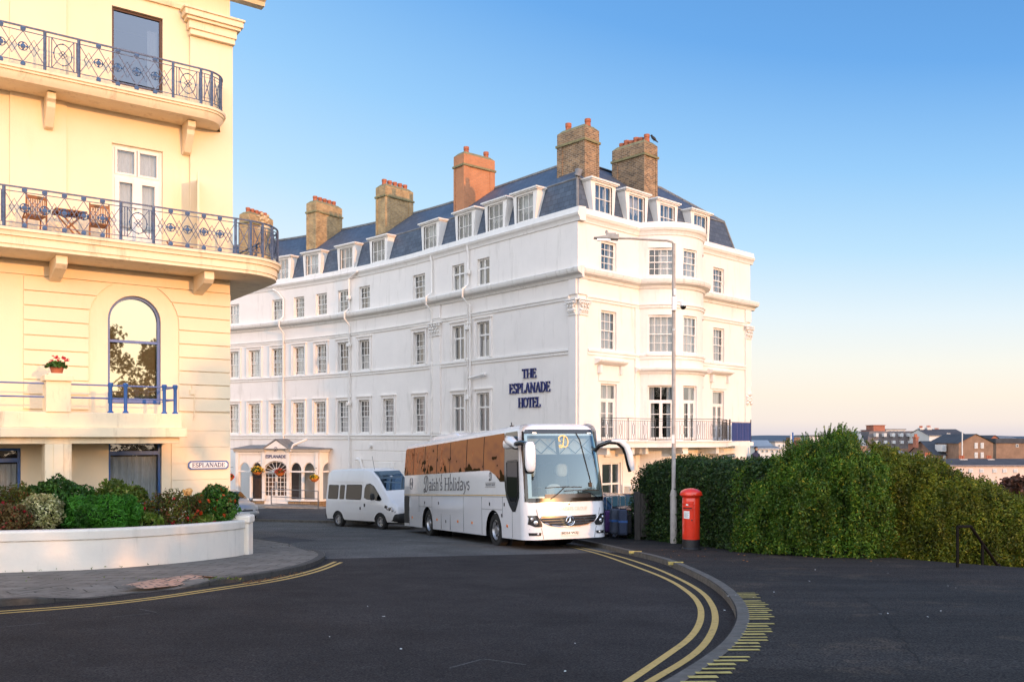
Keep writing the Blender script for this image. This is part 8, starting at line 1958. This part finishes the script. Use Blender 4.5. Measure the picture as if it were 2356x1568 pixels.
def house(lab, x0, x1, yt, ye, yb, Y, wallm, roofm, dep=9., wins=(), roof='gable', chim=(), cat='house', name='house', gable_to='side', winm='t_glass', skew=0.):
    """front wall x0..x1 at distance Y between eaves row ye and base row yb; ridge at row yt"""
    s = Y / FPX; X0, X1 = (x0 - CX) * s, (x1 - CX) * s; z = lambda yd: EYE + (HY - yd) * s; ze, zt, zb = z(ye), z(yt), min(z(yb), -9.0); t = thing(name, lab, cat, ((X0 + X1) / 2, Y, zb)); org = tuple(t.location); T = lambda u, d, zz: Vector((X0 + u, Y + skew * u - d, zz)); W = X1 - X0
    mb = MB(); mb.box(0, W, -dep, 0, zb, ze, fr=T)
    if roof == 'gable' and gable_to == 'front': mb.prism([(0, ze), (W, ze), (W / 2, zt)], -dep, 0, T)
    mb.build('wall', M[wallm], t, org)
    mb = MB(); o_ = .25
    if roof == 'gable' and gable_to == 'side':
        for a, b in ((o_, zt), ): mb.quad(T(-o_, o_, ze - .1), T(W + o_, o_, ze - .1), T(W + o_, -dep / 2, zt), T(-o_, -dep / 2, zt)); mb.quad(T(-o_, -dep - o_, ze - .1), T(W + o_, -dep - o_, ze - .1), T(W + o_, -dep / 2, zt), T(-o_, -dep / 2, zt)); mb.add([T(0, 0, ze), T(0, -dep, ze), T(0, -dep / 2, zt - .05)], [(0, 1, 2)], 1); mb.add([T(W, 0, ze), T(W, -dep, ze), T(W, -dep / 2, zt - .05)], [(0, 1, 2)], 1)
    elif roof == 'gable':
        mb.quad(T(-o_, o_, ze - .1), T(W / 2, o_, zt + .05), T(W / 2, -dep, zt + .05), T(-o_, -dep, ze - .1)); mb.quad(T(W + o_, o_, ze - .1), T(W / 2, o_, zt + .05), T(W / 2, -dep, zt + .05), T(W + o_, -dep, ze - .1))
    elif roof == 'mansard':
        i_ = (zt - ze) * .35; mb.quad(T(0, 0.05, ze), T(W, .05, ze), T(W - i_, -i_, zt), T(i_, -i_, zt)); mb.quad(T(0, .05, ze), T(0, -dep, ze), T(i_, -dep + i_, zt), T(i_, -i_, zt)); mb.quad(T(W, .05, ze), T(W, -dep, ze), T(W - i_, -dep + i_, zt), T(W - i_, -i_, zt)); mb.quad(T(i_, -i_, zt), T(W - i_, -i_, zt), T(W - i_, -dep + i_, zt), T(i_, -dep + i_, zt))
    else: mb.box(-.2, W + .2, -dep - .2, .2, ze + .003, zt, fr=T)
    R_ = mb.build('roof', [M[roofm], M[wallm]], t, org)
    for (xa, xb, ya, yb_, *k) in wins:
        slope = k and k[0] == 'd'; mb = MB(); a, b = (xa - x0) * s, (xb - x0) * s; za, zb_ = z(ya), z(yb_); d0 = .04 if not slope else .3
        mb.box(a, b, .0 if not slope else -2.0, d0 + .06, zb_, za, fr=T); w_ = mb.build('dormer' if slope else 'window', M['t_white'], t, org)
        mb = MB(); e_ = (b - a) * .14; mb.quad(T(a + e_, d0 + .08, zb_ + e_), T(b - e_, d0 + .08, zb_ + e_), T(b - e_, d0 + .08, za - e_), T(a + e_, d0 + .08, za - e_)); mb.build('pane', M[winm], w_, org)
    for (xa, xb, ya, yb_, mm) in chim:
        mb = MB(); a, b = (xa - x0) * s, (xb - x0) * s; mb.box(a, b, -dep / 2 - .6, -dep / 2 + .6, z(yb_), z(ya) - .25, fr=T); mb.box(a - .1, b + .1, -dep / 2 - .7, -dep / 2 + .7, z(ya) - .25, z(ya), fr=T); c_ = mb.build('chimney', M[mm], t, org)
        for q in range(3): p = MB(); u = a + (b - a) * (q + .5) / 3; p.lathe([(.14, 0), (.12, .5)], T(u, -dep / 2, z(ya)), 6); p.build('chimney_pot', M['pot'], c_, org)
    return t
W2 = lambda xs, y0, y1, w, *k: [(x, x + w, y0, y1, *k) for x in xs]
house('long pink rendered terrace with slate roof below the privet', 2165, 2420, 1056, 1070, 1135, 118, 't_pink', 't_slate', 8, W2([2205, 2229, 2254, 2284, 2307, 2332], 1078, 1087, 9, ) + W2([2208, 2232, 2255, 2282, 2310, 2338], 1104, 1116, 10), chim=((2160, 2172, 1050, 1072, 't_pink'), (2240, 2254, 1057, 1072, 't_white'), (2306, 2318, 1057, 1072, 't_white')), winm='t_pane', cat='terrace', name='terrace')
house('white gabled end house with a porch roof, left of the pink terrace', 2143, 2165, 1052, 1068, 1120, 121, 't_white', 't_slate', 8, W2([2148, 2156], 1080, 1090, 5), gable_to='front')
house('tall brown brick house with a gable and four sash windows', 2206, 2285, 998, 1018, 1090, 150, 't_brick', 't_slate', 11, W2([2242, 2256], 1018, 1031, 7) + W2([2242, 2256], 1040, 1053, 7), gable_to='front', winm='t_pane')
house('slate roofed house with pale blue dormers leaning on the brown brick gable', 2150, 2206, 1014, 1045, 1090, 154, 't_brick', 't_slate', 10, W2([2164, 2184], 1022, 1038, 11, 'd') + W2([2170, 2188], 1046, 1060, 5), winm='t_pane', chim=((2134, 2140, 1004, 1030, 't_red'),))
house('big mansard roofed hotel block with two rows of small dormers', 1992, 2160, 991, 1031, 1090, 225, 't_brick', 't_mansard', 18, W2([2014, 2033, 2052, 2071, 2090, 2111], 996, 1004, 6, 'd') + W2([2014, 2034, 2053, 2072, 2091, 2112], 1013, 1020, 6, 'd'), 'mansard', cat='hotel', name='apartment_block', winm='t_pane')
house('lead blue mansard wing at the end of the large hotel block', 1966, 1994, 992, 1025, 1090, 222, 't_brick', 't_lead', 14, (), 'mansard', cat='hotel', name='apartment_block')
house('square red brick lift tower on the mansard hotel roof', 2010, 2036, 977, 978, 1010, 236, 't_red', 't_red', 5, (), 'flat', cat='tower', name='brick_tower')
house('low brick block at the foot of the lift tower', 1998, 2010, 988, 989, 1010, 238, 't_red', 't_grey', 5, (), 'flat', cat='building', name='brick_block')
house('pale rooftop plant room with a row of square openings', 2038, 2083, 986, 988, 1000, 240, 't_white', 't_grey', 4, W2([2046, 2054, 2062, 2070, 2077], 990, 994, 4), 'flat', cat='building', name='rooftop_block')
house('low red brick house between the mansard hotel and the blue dormers', 2129, 2160, 1019, 1020.5, 1060, 185, 't_red', 't_grey', 8, (), 'flat')
house('jumble of slate roofs with two pale chimneys on the skyline', 2138, 2225, 986, 1001, 1060, 215, 't_white', 't_slate', 12, W2([2178], 996, 1004, 8), chim=((2141, 2149, 983, 996, 't_white'), (2158, 2168, 982, 996, 't_white'), (2177, 2187, 988, 1000, 't_pink')))
house('low white house with a black window under the mansard hotel', 2096, 2116, 1041, 1043, 1090, 160, 't_white', 't_grey', 8, W2([2099, 2107], 1046, 1053, 5), 'flat')
house('row of white houses with slate roofs just above the hedge', 2084, 2150, 1047, 1056, 1100, 140, 't_white', 't_slate', 8, W2([2096, 2108, 2122, 2136], 1059, 1068, 6))
house('cream house with grey hipped roof left of the white row', 2030, 2088, 1033, 1045, 1100, 150, 't_white', 't_grey', 9, ())
house('dark brown brick block with a flat slate roof at the right end', 2292, 2420, 1008, 1019, 1090, 165, 't_brick', 't_slate', 12, W2([2337], 1021, 1028, 6), 'flat')
house('small orange brick gable behind the brown house', 2277, 2300, 1001, 1010, 1050, 190, 't_red', 't_slate', 8, (), gable_to='front', chim=((2299, 2304, 1006, 1020, 't_red'),))
house('pale house with a grey roof on the far right skyline', 2305, 2345, 1003, 1010, 1040, 260, 't_white', 't_grey', 10, (), chim=())
house('small cream house squeezed under the orange gable', 2277, 2300, 1016, 1020, 1070, 170, 't_pink', 't_slate', 7, W2([2287], 1025, 1032, 6))
house('long flat white building beyond the privet shoots', 1862, 1995, 1000, 1004, 1060, 290, 't_white', 't_grey', 14, W2([1895, 1915, 1935, 1955, 1972], 1008, 1013, 12), 'flat', cat='building', name='office_block')
house('slate blue roofed building right beside the hotel corner', 1733, 1783, 1012, 1032, 1060, 175, 't_white', 't_lead', 12, (), cat='building')
house('distant pale house front next to the blue roof', 1784, 1814, 1014, 1017, 1060, 180, 't_white', 't_grey', 10, W2([1790, 1800], 1022, 1027, 5), 'flat')
house('low white terrace of far houses under the blue roof', 1745, 1800, 1026, 1031, 1060, 130, 't_white', 't_grey', 8, W2([1752, 1762, 1774, 1786], 1034, 1040, 5))
house('square grey brown tower block on the far skyline', 1828, 1842, 1005, 1006, 1060, 260, 't_brick', 't_grey', 8, (), 'flat', cat='tower', name='tower')
house('low brown roof stretching right of the far tower', 1842, 1868, 1014, 1018, 1060, 240, 't_red', 't_slate', 9, ())
for xd, yt, lab, m_ in ((1824, 994, 'thin blue mast at the far tower', 'blue_paint'), (1820, 998, 'pale lattice mast beside the blue mast', 't_white'), (2214, 992, 'white flagpole in front of the brown brick house', 't_white')):
    Y = 145 if xd > 2000 else 200; p = at(xd, yt, Y); t_ = thing('mast' if xd < 2000 else 'flagpole', lab, 'mast', (p.x, p.y, -9)); mb = MB(); mb.tube([(p.x, p.y, -9), (p.x, p.y, p.z)], .18 if xd < 2000 else .1, 6)
    if xd == 1820:
        for k in range(8): mb.tube([(p.x - .3, p.y, p.z - k * .5), (p.x + .3, p.y, p.z - k * .5 - .4)], .05, 4)
    mb.build('pole', M[m_], t_, tuple(t_.location))
M['dark_tree'] = leafmat('far dark leaves', (.02, .03, .015), (.045, .05, .02)); M['rust_tree'] = leafmat('rust coloured leaves', (.06, .03, .02), (.12, .05, .03))
def ftree(lab, xd, yt, Y, rad, seed, m): p = at(xd, yt, Y); zb = terr(p.x, p.y) - .3; h = p.z - zb; tree(lab, p.x, p.y, h, rad, seed, 1800, .28, m=m, zb=zb, low=max(.2, 1 - 2.4 * rad / h))
ftree('dark round tree in front of the long white building', 1970, 1008, 250, 4.2, 70, 'dark_tree'); ftree('rust brown bush below the pink terrace', 2318, 1100, 100, 2.2, 71, 'rust_tree'); ftree('second rust brown bush at the right end under the terrace', 2352, 1103, 96, 2.0, 72, 'rust_tree'); ftree('dark tree at the foot of the mansard hotel', 1945, 1012, 245, 3.4, 73, 'dark_tree')
